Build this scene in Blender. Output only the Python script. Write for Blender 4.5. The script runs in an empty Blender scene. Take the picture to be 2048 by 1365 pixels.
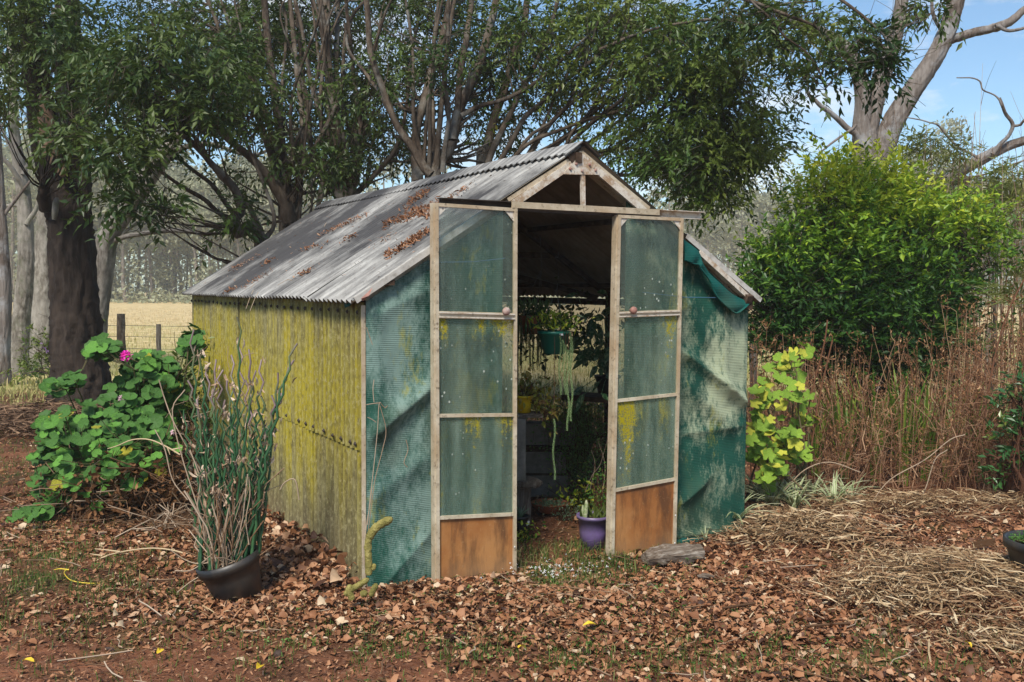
import bpy, math
import numpy as np
from mathutils import Matrix, Vector
rng = np.random.default_rng(11)
S = bpy.context.scene
COL = S.collection
rad = math.radians

# ------------------------------------------------------------------ camera
F_PX, PITCH, ROLL, YAW = 1957.5, .0538, .0056, .5019
CAM = np.array([-1.765, -4.817, 1.592])
FW = np.array([math.sin(YAW)*math.cos(PITCH), math.cos(YAW)*math.cos(PITCH), -math.sin(PITCH)])
R0 = np.array([math.cos(YAW), -math.sin(YAW), 0.]); U0 = np.cross(R0, FW)
RT = R0*math.cos(ROLL)+U0*math.sin(ROLL); UP = -R0*math.sin(ROLL)+U0*math.cos(ROLL)
cd = bpy.data.cameras.new('camera'); cam = bpy.data.objects.new('camera', cd); COL.objects.link(cam)
cd.sensor_width = 36; cd.lens = F_PX/2048*36; cd.clip_start = .05; cd.clip_end = 3000
m = Matrix.Identity(4)
for i in range(3):
    m[i][0] = RT[i]; m[i][1] = UP[i]; m[i][2] = -FW[i]; m[i][3] = CAM[i]
cam.matrix_world = m
S.camera = cam

# ------------------------------------------------------------------ light
SUN_EL, SUN_AZ = rad(50), rad(226)          # azimuth measured from +Y towards +X: behind the camera
sun_dir = Vector((math.sin(SUN_AZ)*math.cos(SUN_EL), math.cos(SUN_AZ)*math.cos(SUN_EL), math.sin(SUN_EL)))
sl = bpy.data.lights.new('sun', 'SUN'); sl.energy = 3.4; sl.angle = rad(14); sl.color = (1, .93, .82)
so = bpy.data.objects.new('sun', sl); COL.objects.link(so)
so.rotation_euler = sun_dir.to_track_quat('Z', 'Y').to_euler()
W = bpy.data.worlds.new('World'); S.world = W; W.use_nodes = True
wn, wl = W.node_tree.nodes, W.node_tree.links
bg = wn['Background']; bg.inputs[1].default_value = .10
sky = wn.new('ShaderNodeTexSky'); sky.sky_type = 'NISHITA'; sky.sun_disc = False
sky.sun_elevation = SUN_EL; sky.sun_rotation = SUN_AZ; sky.air_density = 1.0; sky.dust_density = .5; sky.ozone_density = 2.0
tc = wn.new('ShaderNodeTexCoord')
mp = wn.new('ShaderNodeMapping'); mp.inputs['Scale'].default_value = (1, 1, 2.6)
mp.inputs['Location'].default_value = (2.35, 5.1, .2)
nz = wn.new('ShaderNodeTexNoise'); nz.inputs['Scale'].default_value = 3.4; nz.inputs['Detail'].default_value = 9; nz.inputs['Roughness'].default_value = .6
rp = wn.new('ShaderNodeValToRGB'); rp.color_ramp.elements[0].position = .525; rp.color_ramp.elements[1].position = .68
rp.color_ramp.elements[1].color = (.9, .9, .9, 1)
mx = wn.new('ShaderNodeMix'); mx.data_type = 'RGBA'; mx.inputs[7].default_value = (7.2, 7.1, 7.0, 1)
wl.new(tc.outputs['Generated'], mp.inputs[0]); wl.new(mp.outputs[0], nz.inputs['Vector']); wl.new(nz.outputs[0], rp.inputs[0])
wl.new(rp.outputs[0], mx.inputs[0]); ti = wn.new('ShaderNodeMix'); ti.data_type = 'RGBA'; ti.blend_type = 'MULTIPLY'; ti.inputs[0].default_value = 1; ti.inputs[7].default_value = (.74, .92, 1.0, 1); wl.new(sky.outputs[0], ti.inputs[6]); wl.new(ti.outputs[2], mx.inputs[6]); wl.new(mx.outputs[2], bg.inputs[0])
S.view_settings.view_transform = 'Standard'; S.view_settings.look = 'None'; S.view_settings.gamma = 1
S.view_settings.exposure = .68
S.render.engine = 'CYCLES'
S.cycles.max_bounces = 7; S.cycles.transparent_max_bounces = 12; S.cycles.volume_bounces = 2
S.cycles.use_denoising = True

# ------------------------------------------------------------------ geometry helpers
def ray(u, v):
    return FW + RT*((u-1024)/F_PX) + UP*((682.5-v)/F_PX)
def P(u, v, d): return CAM + ray(u, v)*d
def G(u, v, z=0.):
    r = ray(u, v); return CAM + r*((z-CAM[2])/r[2])
def PY(u, v, y):
    r = ray(u, v); return CAM + r*((y-CAM[1])/r[1])
def PX(u, v, x):
    r = ray(u, v); return CAM + r*((x-CAM[0])/r[0])
MOUNDS = []
for (u, v, a, b, h) in ((1900, 1190, .75, .45, .09), (1560, 1080, .7, .35, .06), (1950, 1040, 1.2, .5, .10), (600, 1110, .7, .30, .02), (1250, 1210, .8, .25, .015)):
    g = G(u, v); MOUNDS.append((g[0], g[1], a, b, h))
def hgt(x, y):
    x = np.asarray(x, float); y = np.asarray(y, float)
    z = .010*np.sin(x*2.3+1)*np.cos(y*1.9)+.008*np.sin(x*5.1+y*3.7)+.004*np.sin(x*11.+2)*np.sin(y*13.)
    for (cx, cy, a, b, h) in MOUNDS:
        ca, sa = R0[0], R0[1]
        p = (x-cx)*ca+(y-cy)*sa; q = -(x-cx)*sa+(y-cy)*ca
        z = z + h*np.exp(-(p/a)**2-(q/b)**2)
    ins = (1/(1+np.exp(-(x-.05)*30)))*(1/(1+np.exp((x-2.55)*30)))*(1/(1+np.exp(-(y+.12)*30)))*(1/(1+np.exp((y-4.6)*30)))
    z = z*(1-ins*.9)
    r = np.hypot(x-CAM[0], y-CAM[1])
    far = np.clip((r-25)/200, 0, 2)
    return z + far*.15*np.sin(x*.05+1)*np.cos(y*.04)

class MB:
    def __init__(s): s.V = []; s.F = []; s.A = []; s.n = 0; s.M = []
    def add(s, V, F, rnd=0., mi=0):
        V = np.asarray(V, np.float32).reshape(-1, 3)
        if isinstance(F, (list, tuple)):
            d = {}
            for f in F: d.setdefault(len(f), []).append(f)
            Fs = [np.array(x, np.int32) for x in d.values()]
        else: Fs = [F]
        for f in Fs:
            s.F.append(f+s.n); s.M.append((len(f), mi))
        s.V.append(V); s.n += len(V)
        s.A.append(np.broadcast_to(np.asarray(rnd, np.float32), (len(V),)) if np.ndim(rnd) == 0 else np.asarray(rnd, np.float32))
        return s
    def inst(s, V, F, M, T, rnd=None, mi=0):
        n = len(T); k = len(V)
        if n == 0: return s
        VV = np.einsum('nij,kj->nki', M, V)+T[:, None, :]
        F = np.asarray(F, np.int32)
        FF = (F[None]+(np.arange(n)*k)[:, None, None]).reshape(-1, F.shape[1])
        r = rng.random(n) if rnd is None else rnd
        return s.add(VV.reshape(-1, 3), FF, np.repeat(r, k), mi)
    def build(s, name, mats, parent=None, smooth=False, kind=None):
        me = bpy.data.meshes.new(name)
        V = np.concatenate(s.V); me.vertices.add(len(V)); me.vertices.foreach_set('co', V.ravel())
        loops = np.concatenate([f.ravel() for f in s.F]); tot = np.concatenate([np.full(len(f), f.shape[1], np.int32) for f in s.F])
        st = np.concatenate(([0], np.cumsum(tot)[:-1])).astype(np.int32)
        me.loops.add(len(loops)); me.loops.foreach_set('vertex_index', loops.astype(np.int32))
        me.polygons.add(len(tot)); me.polygons.foreach_set('loop_start', st); me.polygons.foreach_set('loop_total', tot)
        if not isinstance(mats, (list, tuple)): mats = [mats]
        for mm in mats: me.materials.append(mm)
        if len(mats) > 1:
            me.polygons.foreach_set('material_index', np.concatenate([np.full(n, i, np.int32) for n, i in s.M]))
        me.polygons.foreach_set('use_smooth', np.full(len(tot), bool(smooth)))
        me.update(calc_edges=True)
        at = me.attributes.new('rnd', 'FLOAT', 'POINT'); at.data.foreach_set('value', np.concatenate(s.A).astype(np.float32))
        o = bpy.data.objects.new(name, me); COL.objects.link(o)
        if parent is not None: o.parent = parent
        if kind: o['kind'] = kind
        return o

def empty(name, loc=(0, 0, 0), parent=None, rot=None):
    o = bpy.data.objects.new(name, None); COL.objects.link(o); o.location = loc
    if rot is not None: o.rotation_euler = rot
    if parent is not None: o.parent = parent
    o.empty_display_size = .1
    return o
def tag(o, label=None, cat=None, group=None, kind=None):
    if label: o['label'] = label
    if cat: o['category'] = cat
    if group: o['group'] = group
    if kind: o['kind'] = kind
    return o
def child(parent, name, mb, mat, smooth=False, label=None, kind=None):
    o = mb.build(name, mat, None, smooth, kind)
    o.parent = parent
    # meshes are made in world coordinates: undo the parents' offset
    off = Vector((0, 0, 0)); p = parent
    M = Matrix.Identity(4); ch = []
    while p is not None: ch.append(p); p = p.parent
    for q in reversed(ch):
        M = M @ q.matrix_parent_inverse @ q.matrix_basis
    o.matrix_parent_inverse = M.inverted()
    if label: o['label'] = label
    return o
def dupe(o, parent=None, loc=None, rot=None, scale=None):
    c = o.copy(); COL.objects.link(c); c.parent = parent
    if loc is not None: c.location = loc
    if rot is not None: c.rotation_euler = rot
    if scale is not None: c.scale = scale
    for ch in o.children:
        k = dupe(ch, c); k.matrix_parent_inverse = ch.matrix_parent_inverse.copy()
    return c

BF = [(0, 3, 2, 1), (4, 5, 6, 7), (0, 1, 5, 4), (1, 2, 6, 5), (2, 3, 7, 6), (3, 0, 4, 7)]
def box(mb, lo, hi, rnd=0., mi=0):
    x0, y0, z0 = lo; x1, y1, z1 = hi
    V = [(x0, y0, z0), (x1, y0, z0), (x1, y1, z0), (x0, y1, z0), (x0, y0, z1), (x1, y0, z1), (x1, y1, z1), (x0, y1, z1)]
    return mb.add(V, BF, rnd, mi)
def beam(mb, a, b, w, h, up=(0, 0, 1), rnd=0., mi=0, jit=0.):
    a = np.array(a, float); b = np.array(b, float); d = b-a; L = np.linalg.norm(d); d /= L
    s = np.cross(d, up); s /= np.linalg.norm(s); t = np.cross(s, d)
    V = []
    for p in (a, b):
        for (i, j) in ((-1, -1), (1, -1), (1, 1), (-1, 1)):
            V.append(p+s*i*w/2+t*j*h/2+(rng.normal(0, jit, 3) if jit else 0))
    F = [(0, 1, 2, 3), (7, 6, 5, 4), (0, 4, 5, 1), (1, 5, 6, 2), (2, 6, 7, 3), (3, 7, 4, 0)]
    return mb.add(V, F, rnd, mi)
def tube(mb, pts, rads, sides=8, rnd=0., mi=0, rough=0., cap=True):
    pts = np.asarray(pts, float); n = len(pts)
    rads = np.broadcast_to(np.asarray(rads, float), (n,))
    T = np.gradient(pts, axis=0); T /= np.linalg.norm(T, axis=1)[:, None]+1e-9
    ref = np.array([0.31, 0.13, .94]) if abs(T[0][2]) < .8 else np.array([.95, .2, .1])
    s = np.cross(T, ref); s /= np.linalg.norm(s, axis=1)[:, None]+1e-9
    t = np.cross(T, s)
    a = np.arange(sides)*2*math.pi/sides
    rr = rads[:, None]*np.ones(sides)
    if rough: rr = rr*(1+rng.normal(0, rough, rr.shape))
    V = pts[:, None, :]+(np.cos(a)[None, :, None]*s[:, None, :]+np.sin(a)[None, :, None]*t[:, None, :])*rr[:, :, None]
    i = np.arange(n-1)[:, None]*sides; j = np.arange(sides)[None, :]; k = (j+1) % sides
    F = np.stack([i+j, i+k, i+sides+k, i+sides+j], -1).reshape(-1, 4).astype(np.int32)
    mb.add(V.reshape(-1, 3), F, rnd, mi)
    if cap:
        mb.add(V[0], [tuple(range(sides))], rnd, mi); mb.add(V[-1], [tuple(range(sides))[::-1]], rnd, mi)
    return mb
def smooth_line(pts, n):
    """Catmull-Rom through pts (any columns), n samples per span"""
    p = np.asarray(pts, float); q = np.vstack([2*p[0]-p[1], p, 2*p[-1]-p[-2]]); out = []
    for i in range(1, len(q)-2):
        t = (np.arange(n)/n)[:, None]
        a, b, c, d = q[i-1], q[i], q[i+1], q[i+2]
        out.append(.5*(2*b+(c-a)*t+(2*a-5*b+4*c-d)*t*t+(3*b-a-3*c+d)*t**3))
    out.append(q[-2][None]); return np.vstack(out)
def lathe(mb, prof, c=(0, 0, 0), n=32, rnd=0., mi=0, M=None):
    prof = np.asarray(prof, float); a = np.arange(n)*2*math.pi/n
    V = np.stack([prof[:, 0][:, None]*np.cos(a), prof[:, 0][:, None]*np.sin(a), np.repeat(prof[:, 1][:, None], n, 1)], -1).reshape(-1, 3)
    if M is not None: V = V@np.array(M).T
    V = V+np.array(c)
    i = np.arange(len(prof)-1)[:, None]*n; j = np.arange(n)[None]; k = (j+1) % n
    F = np.stack([i+j, i+k, i+n+k, i+n+j], -1).reshape(-1, 4).astype(np.int32)
    return mb.add(V, F, rnd, mi)
def rotmats(n, dirs=None, tilt=1., spin=True):
    """n rotation matrices whose x column follows dirs (or random)"""
    if dirs is None:
        dirs = rng.normal(size=(n, 3))
    x = dirs/(np.linalg.norm(dirs, axis=1)[:, None]+1e-9)
    r = rng.normal(size=(n, 3))*tilt+np.array([0, 0, 1.])
    y = np.cross(r, x); y /= np.linalg.norm(y, axis=1)[:, None]+1e-9
    z = np.cross(x, y)
    return np.stack([x, y, z], -1)
def vnoise(x, y, z=0., s=1.):
    return (np.sin(x*1.7*s+y*2.3*s+z*1.9*s)+np.sin(x*3.1*s-y*1.3*s+z*2.7*s+1.3)+np.sin(-x*2.2*s+y*3.7*s-z*1.1*s+2.1)+np.sin(x*5.3*s+y*4.9*s+.7)*.6)/3.6

# ------------------------------------------------------------------ materials
class Mat:
    def __init__(s, name, rough=.8, spec=.3):
        s.m = bpy.data.materials.new(name); s.m.use_nodes = True; s.t = s.m.node_tree; s.n = s.t.nodes; s.l = s.t.links
        s.b = s.n['Principled BSDF']; s.out = s.n['Material Output']
        s.b.inputs['Roughness'].default_value = rough; s.b.inputs['Specular IOR Level'].default_value = spec
        s._c = None
    def set(s, inp, v):
        if hasattr(v, 'is_output'): s.l.new(v, inp)
        elif isinstance(v, (tuple, list)) and len(v) == 3 and inp.type == 'RGBA': inp.default_value = (*v, 1)
        else: inp.default_value = v
    def co(s, scale=(1, 1, 1), loc=(0, 0, 0)):
        if s._c is None: s._c = s.n.new('ShaderNodeTexCoord')
        mp = s.n.new('ShaderNodeMapping'); s.l.new(s._c.outputs['Object'], mp.inputs[0])
        mp.inputs['Scale'].default_value = scale; mp.inputs['Location'].default_value = loc
        return mp.outputs[0]
    def xyz(s):
        if s._c is None: s._c = s.n.new('ShaderNodeTexCoord')
        q = s.n.new('ShaderNodeSeparateXYZ'); s.l.new(s._c.outputs['Object'], q.inputs[0]); return q.outputs
    def noise(s, scale=5, detail=4, rough=.55, vec=None, dist=0.):
        q = s.n.new('ShaderNodeTexNoise'); q.inputs['Scale'].default_value = scale; q.inputs['Detail'].default_value = detail
        q.inputs['Roughness'].default_value = rough; q.inputs['Distortion'].default_value = dist
        s.l.new(vec if vec is not None else s.co(), q.inputs['Vector']); return q.outputs[0]
    def vor(s, scale=5, vec=None, feat='F1', out=0):
        q = s.n.new('ShaderNodeTexVoronoi'); q.inputs['Scale'].default_value = scale; q.feature = feat
        s.l.new(vec if vec is not None else s.co(), q.inputs['Vector']); return q.outputs[out]
    def ramp(s, fac, stops, interp='LINEAR'):
        q = s.n.new('ShaderNodeValToRGB'); s.l.new(fac, q.inputs[0]); e = q.color_ramp; e.interpolation = interp
        while len(e.elements) < len(stops): e.elements.new(.5)
        for el, (p, c) in zip(e.elements, stops):
            el.position = p; el.color = (*c, 1) if isinstance(c, (tuple, list)) else (c, c, c, 1)
        return q.outputs[0]
    def mix(s, fac, a, b, mode='MIX'):
        q = s.n.new('ShaderNodeMix'); q.data_type = 'RGBA'; q.blend_type = mode
        s.set(q.inputs[0], fac); s.set(q.inputs[6], a); s.set(q.inputs[7], b); return q.outputs[2]
    def math(s, op, a, b=0., c=None, clamp=False):
        q = s.n.new('ShaderNodeMath'); q.operation = op; q.use_clamp = clamp; s.set(q.inputs[0], a); s.set(q.inputs[1], b)
        if c is not None: s.set(q.inputs[2], c)
        return q.outputs[0]
    def rnd(s):
        q = s.n.new('ShaderNodeAttribute'); q.attribute_name = 'rnd'; return q.outputs['Fac']
    def orand(s):
        q = s.n.new('ShaderNodeObjectInfo'); return q.outputs['Random']
    def bump(s, h, strength=.5, dist=.01):
        q = s.n.new('ShaderNodeBump'); q.inputs['Strength'].default_value = strength; q.inputs['Distance'].default_value = dist
        s.l.new(h, q.inputs['Height']); s.l.new(q.outputs[0], s.b.inputs['Normal']); return q.outputs[0]
    def color(s, c): s.set(s.b.inputs['Base Color'], c); s.c = c; return s
    def translucent(s, fac=.3, c=None):
        t = s.n.new('ShaderNodeBsdfTranslucent'); s.set(t.inputs[0], c if c is not None else s.c)
        q = s.n.new('ShaderNodeMixShader'); s.set(q.inputs[0], fac); s.l.new(s.b.outputs[0], q.inputs[1]); s.l.new(t.outputs[0], q.inputs[2])
        s.l.new(q.outputs[0], s.out.inputs[0]); return q

def leafmat(name, stops, rough=.45, trans=.3, spec=.4, var=True):
    k = Mat(name, rough, spec)
    c = k.ramp(k.rnd(), stops)
    if var:
        n = k.noise(1.1, 2); c = k.mix(.35, c, k.ramp(n, [(.35, tuple(.55*x for x in stops[0][1])), (.65, stops[-1][1])]), 'MIX')
    k.color(c)
    if trans: k.translucent(trans)
    return k.m
def bark(name, dark, mid, light, sc=6, stretch=.25, bump=.8, lich=None):
    k = Mat(name, .9, .2)
    v = k.co((1, 1, stretch))
    n = k.noise(sc, 6, .65, v, .6); n2 = k.noise(sc*3.4, 5, .6, v)
    big = k.noise(1.3, 4, .6)
    c = k.ramp(k.math('MULTIPLY_ADD', n2, .5, k.math('MULTIPLY', n, .5)), [(.38, dark), (.5, mid), (.62, light)])
    c = k.mix(k.ramp(big, [(.42, 0.), (.62, .6)]), c, light)
    if lich is not None:
        l = k.noise(2.3, 7, .7); c = k.mix(k.ramp(l, [(.52, 0.), (.64, .75)]), c, lich)
    k.color(c); k.bump(k.math('ADD', n, k.math('MULTIPLY', n2, .5)), bump, .03); return k.m

M = {}
M['leaf_dark'] = leafmat('leaf_dark', [(0, (.012, .034, .007)), (.5, (.034, .084, .014)), (.93, (.075, .15, .022)), (1, (.18, .20, .04))])
M['leaf_mid'] = leafmat('leaf_mid', [(0, (.022, .060, .010)), (.5, (.065, .14, .020)), (.95, (.14, .22, .03)), (1, (.28, .26, .04))])
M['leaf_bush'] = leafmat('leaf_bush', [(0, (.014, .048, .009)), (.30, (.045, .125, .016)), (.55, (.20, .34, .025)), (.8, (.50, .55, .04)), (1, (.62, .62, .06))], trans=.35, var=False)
M['leaf_far'] = leafmat('leaf_far', [(0, (.19, .21, .12)), (.5, (.30, .32, .19)), (1, (.42, .42, .27))], trans=.3)
M['leaf_bamboo'] = leafmat('leaf_bamboo', [(0, (.06, .09, .02)), (.6, (.15, .19, .04)), (1, (.35, .36, .1))], trans=.35)
M['dry'] = leafmat('dry_leaf', [(0, (.06, .028, .012)), (.35, (.17, .08, .034)), (.7, (.30, .155, .07)), (1, (.50, .32, .18))], .75, .12, .2, False)
M['litter'] = leafmat('litter_leaf', [(0, (.035, .015, .008)), (.22, (.10, .040, .019)), (.50, (.27, .115, .050)), (.76, (.40, .20, .10)), (.95, (.46, .30, .185)), (1, (.58, .44, .29))], .62, .08, .35, False)
M['straw'] = leafmat('straw', [(0, (.09, .045, .020)), (.4, (.25, .145, .07)), (.75, (.42, .29, .155)), (1, (.62, .49, .31))], .6, .1, .3, False)
M['straw_old'] = leafmat('straw_old', [(0, (.06, .035, .02)), (.6, (.15, .085, .05)), (1, (.28, .18, .11))], .8, .05, .2, False)
M['grass'] = leafmat('grass_blade', [(0, (.035, .075, .012)), (.6, (.09, .16, .025)), (.85, (.20, .22, .06)), (1, (.36, .30, .14))], .55, .3, .3, False)
M['clover'] = leafmat('clover_leaf', [(0, (.03, .10, .016)), (.7, (.08, .19, .03)), (1, (.16, .28, .06))], .5, .3, .3, False)
M['twig'] = leafmat('dry_twig', [(0, (.07, .035, .018)), (.5, (.19, .11, .06)), (1, (.42, .33, .24))], .8, 0, .2, False)
M['redstalk'] = leafmat('brown_stalk', [(0, (.075, .032, .017)), (.5, (.20, .090, .046)), (1, (.40, .25, .15))], .8, 0, .2, False)
M['bark_brown'] = bark('bark_brown', (.014, .009, .006), (.055, .038, .026), (.135, .105, .078), 7, .3, .9, (.20, .19, .165))
M['bark_dark'] = bark('bark_dark', (.005, .004, .0035), (.019, .0135, .0105), (.05, .037, .029), 5, .2, 1.)
M['bark_pale'] = bark('bark_pale', (.06, .05, .038), (.17, .15, .125), (.31, .285, .25), 6, .4, .5, (.10, .11, .065))
M['bark_gum'] = bark('bark_gum', (.04, .030, .024), (.135, .105, .085), (.235, .21, .19), 7, .16, 1., (.30, .30, .30))
M['bark_far'] = bark('bark_far', (.07, .055, .042), (.15, .12, .095), (.27, .23, .195), 3, .2, .3)

def simple(name, c, rough=.6, nz=.25, sc=8, spec=.4, metal=0., bump=.1, dirt=None):
    k = Mat(name, rough, spec); n = k.noise(sc, 6, .65)
    col = k.mix(k.ramp(n, [(.3, 0.), (.7, 1.)]), tuple(x*(1-nz) for x in c), tuple(min(1, x*(1+nz)) for x in c))
    if dirt is not None:
        d = k.noise(sc*.45, 8, .7); col = k.mix(k.ramp(d, [(.47, 0.), (.62, .85)]), col, dirt)
    k.color(col); k.b.inputs['Metallic'].default_value = metal
    if bump: k.bump(k.noise(sc*6, 4), bump, .004)
    return k.m
M['plastic_black'] = simple('black_plastic', (.018, .019, .021), .45, .35, 9, .5, dirt=(.05, .04, .03))
M['plastic_green'] = simple('green_plastic', (.01, .17, .115), .35, .15, 6, .5)
M['plastic_yellow'] = simple('yellow_plastic', (.75, .50, .01), .4, .12, 6, .5)
M['plastic_purple'] = simple('purple_plastic', (.17, .115, .29), .42, .2, 5, .5, dirt=(.10, .085, .12))
M['terracotta'] = simple('terracotta', (.35, .11, .045), .8, .25, 9, dirt=(.16, .08, .045))
M['soil'] = simple('potting_soil', (.03, .018, .011), .95, .5, 40, .1, bump=.6)
M['metal_dark'] = simple('dark_rusty_metal', (.05, .038, .030), .7, .4, 20, metal=.3)
M['chain'] = simple('chain_metal', (.12, .11, .10), .5, .3, 20, metal=.7)
M['knob'] = simple('weathered_knob', (.27, .13, .10), .6, .3, 30, dirt=(.42, .34, .30))
M['white_label'] = simple('white_label', (.7, .7, .68), .6, .1, 10)
M['block'] = simple('grey_block', (.26, .235, .20), .95, .3, 7, .1, bump=.5, dirt=(.13, .11, .08))

# weathered cream-painted aluminium frame
k = Mat('weathered_cream_metal', .55, .4); n = k.noise(9, 8, .7); n2 = k.noise(38, 5, .7); n3 = k.noise(3, 3)
c = k.mix(k.ramp(n, [(.4, 0.), (.62, 1.)]), (.38, .31, .21), (.55, .48, .36))
c = k.mix(k.ramp(n3, [(.45, 0.), (.7, .7)]), c, (.36, .24, .13))
c = k.mix(k.ramp(n2, [(.56, 0.), (.68, .85)]), c, (.13, .095, .06)); k.color(c); k.bump(n2, .3, .003); M['frame'] = k.m
k = Mat('peeling_white_metal', .55, .4); n = k.noise(11, 8, .75); n2 = k.noise(30, 5, .7)
c = k.mix(k.ramp(n, [(.47, 0.), (.6, 1.)]), (.58, .53, .45), (.33, .22, .13))
c = k.mix(k.ramp(n2, [(.58, 0.), (.68, .9)]), c, (.12, .09, .065)); k.color(c); k.bump(n, .4, .004); M['frame_white'] = k.m
k = Mat('pale_verge_metal', .6, .3); n = k.noise(9, 7, .7, k.co((1, 1, 1))); k.color(k.ramp(n, [(.36, (.17, .15, .12)), (.5, (.42, .40, .36)), (.7, (.56, .54, .50))])); M['verge'] = k.m
# weathered timber
k = Mat('weathered_timber', .9, .15); v = k.co((1, 14, 14)); n = k.noise(5, 7, .65, v); b = k.noise(2, 4)
c = k.ramp(n, [(.3, (.045, .034, .025)), (.5, (.16, .125, .095)), (.7, (.36, .32, .27))]); c = k.mix(k.ramp(b, [(.4, 0.), (.7, .5)]), c, (.13, .075, .045)); k.color(c); k.bump(n, .9, .012); M['timber_grey'] = k.m
k = Mat('dark_timber', .9, .15); v = k.co((3, 3, 3)); n = k.noise(5, 7, .65, v)
k.color(k.ramp(n, [(.3, (.022, .015, .010)), (.55, (.07, .045, .03)), (.75, (.14, .10, .07))])); k.bump(n, .6, .01); M['timber_dark'] = k.m
k = Mat('post_timber', .9, .15); v = k.co((14, 14, 1)); n = k.noise(4, 7, .65, v)
k.color(k.ramp(n, [(.3, (.05, .04, .03)), (.5, (.15, .12, .095)), (.7, (.30, .27, .235))])); k.bump(n, .9, .012); M['timber_post'] = k.m
# orange kick panel
k = Mat('rust_stained_panel', .55, .35); n = k.noise(2.2, 7, .62, k.co((1, 1, .8))); n2 = k.noise(9, 8, .7, k.co((1, 1, .22))); n3 = k.noise(46, 4, .7)
z = k.xyz()[2]
c = k.ramp(n, [(.34, (.13, .045, .012)), (.5, (.29, .11, .03)), (.66, (.40, .19, .065))])
c = k.mix(k.ramp(n2, [(.46, 0.), (.62, .8)]), c, (.075, .032, .014))
c = k.mix(k.ramp(n3, [(.60, 0.), (.75, .5)]), c, (.40, .26, .13))
dz = k.math('SUBTRACT', z, .28); c = k.mix(k.ramp(k.math('MULTIPLY_ADD', k.math('MULTIPLY', dz, -1.), 1.6, k.math('MULTIPLY', n2, .35)), [(.40, 0.), (.66, .5)]), c, (.30, .20, .11))
k.color(c); k.bump(n3, .15, .002); M['panel'] = k.m

# shade cloth (knitted, with lichen)
def cloth(name, base, dark, seed, lichen=.5, yellow=.5, trans=.12, pale=(.42, .47, .36), spots=(), holes=0.):
    k = Mat(name, .8, .15); X = k.xyz()
    w = k.n.new('ShaderNodeTexWave'); w.bands_direction = 'Z'; w.inputs['Scale'].default_value = 31; w.inputs['Distortion'].default_value = .5; w.inputs['Detail'].default_value = 1
    k.l.new(k.co(), w.inputs['Vector'])
    big = k.noise(1.9, 5, .6, k.co((1.3, 1, .7), (seed, 0, seed)))
    c = k.mix(k.ramp(big, [(.35, 0.), (.65, 1.)]), dark, base)
    c = k.mix(k.math('MULTIPLY', w.outputs[0], .28), c, tuple(x*.62 for x in base))
    # pale lichen: broad patches broken up by fine speckle and vertical runs
    patch = k.noise(2.1, 4, .6, k.co((1.2, 1, .55), (seed*3, 1, seed))); fine = k.noise(26, 8, .75, k.co((1, 1, .42), (seed, 2, 0))); fl = k.noise(90, 3, .6, k.co((1, 1, .8)))
    p = patch
    for (cx, cz, rx, rz, a) in spots:
        dx = k.math('DIVIDE', k.math('SUBTRACT', X[0], cx), rx); dzz = k.math('DIVIDE', k.math('SUBTRACT', X[2], cz), rz)
        rr = k.math('ADD', k.math('MULTIPLY', dx, dx), k.math('MULTIPLY', dzz, dzz))
        g = k.math('MULTIPLY', k.math('MAXIMUM', k.math('SUBTRACT', 1.0, rr), 0.), a); p = k.math('ADD', p, k.math('MULTIPLY', g, k.math('MULTIPLY_ADD', fine, 1.6, .1)))
    s_ = k.math('ADD', k.math('MULTIPLY', p, .48), k.math('ADD', k.math('MULTIPLY', fine, .42), k.math('MULTIPLY', fl, .16)))
    lo = .60-lichen*.09
    c = k.mix(k.ramp(s_, [(lo-.06, 0.), (lo+.01, .28), (lo+.10, .72)]), c, k.mix(fl, pale, tuple(x*.8 for x in pale)))
    yl = k.noise(3.1, 4, .55, k.co((1.4, 1, .5), (5+seed, 0, seed*2))); yf = k.noise(34, 6, .75, k.co((1, 1, .35), (seed, 7, 0)))
    y = k.math('ADD', k.math('MULTIPLY', yl, .6), k.math('MULTIPLY', yf, .4)); ly = .64-yellow*.09
    c = k.mix(k.ramp(y, [(ly-.03, 0.), (ly+.08, .8)]), c, (.34, .31, .02))
    br = k.noise(1.4, 4, .6, k.co((1, 1, .6), (9+seed, 0, 4))); c = k.mix(k.ramp(br, [(.52, 0.), (.72, .6)]), c, (.09, .075, .035))
    k.color(c); h = k.math('ADD', k.math('MULTIPLY', w.outputs[0], .7), k.math('MULTIPLY', fine, .9)); k.bump(h, .45, .004)
    q = k.translucent(trans)
    if holes:
        tp = k.n.new('ShaderNodeBsdfTransparent'); q2 = k.n.new('ShaderNodeMixShader'); q2.inputs[0].default_value = holes
        k.l.new(q.outputs[0], q2.inputs[1]); k.l.new(tp.outputs[0], q2.inputs[2]); k.l.new(q2.outputs[0], k.out.inputs[0])
    return k.m
M['cloth_left'] = cloth('green_shade_cloth_left', (.030, .115, .082), (.013, .058, .043), 1.3, .66, .6, spots=((.25, 1.25, .25, .35, .16), (.42, .92, .25, .2, .16), (.38, .22, .3, .34, .22)), pale=(.30, .42, .37))
M['cloth_right'] = cloth('green_shade_cloth_right', (.020, .100, .070), (.010, .052, .038), 4.7, .25, .55, pale=(.55, .60, .40), spots=((2.42, 1.12, .24, .42, .5), (2.32, .80, .34, .20, .30), (2.38, .38, .16, .20, .22)))
M['cloth_flap'] = cloth('green_shade_cloth_flap', (.010, .115, .095), (.007, .055, .05), 2.1, -1.5, -1.5)
M['cloth_side'] = cloth('green_shade_cloth_side', (.03, .13, .09), (.015, .07, .05), 3.3, .4, .4, .35, holes=.42)
M['cloth_back'] = cloth('beige_shade_cloth', (.62, .60, .40), (.46, .46, .28), 7.7, .3, -.5, .6, holes=.58)

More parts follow.
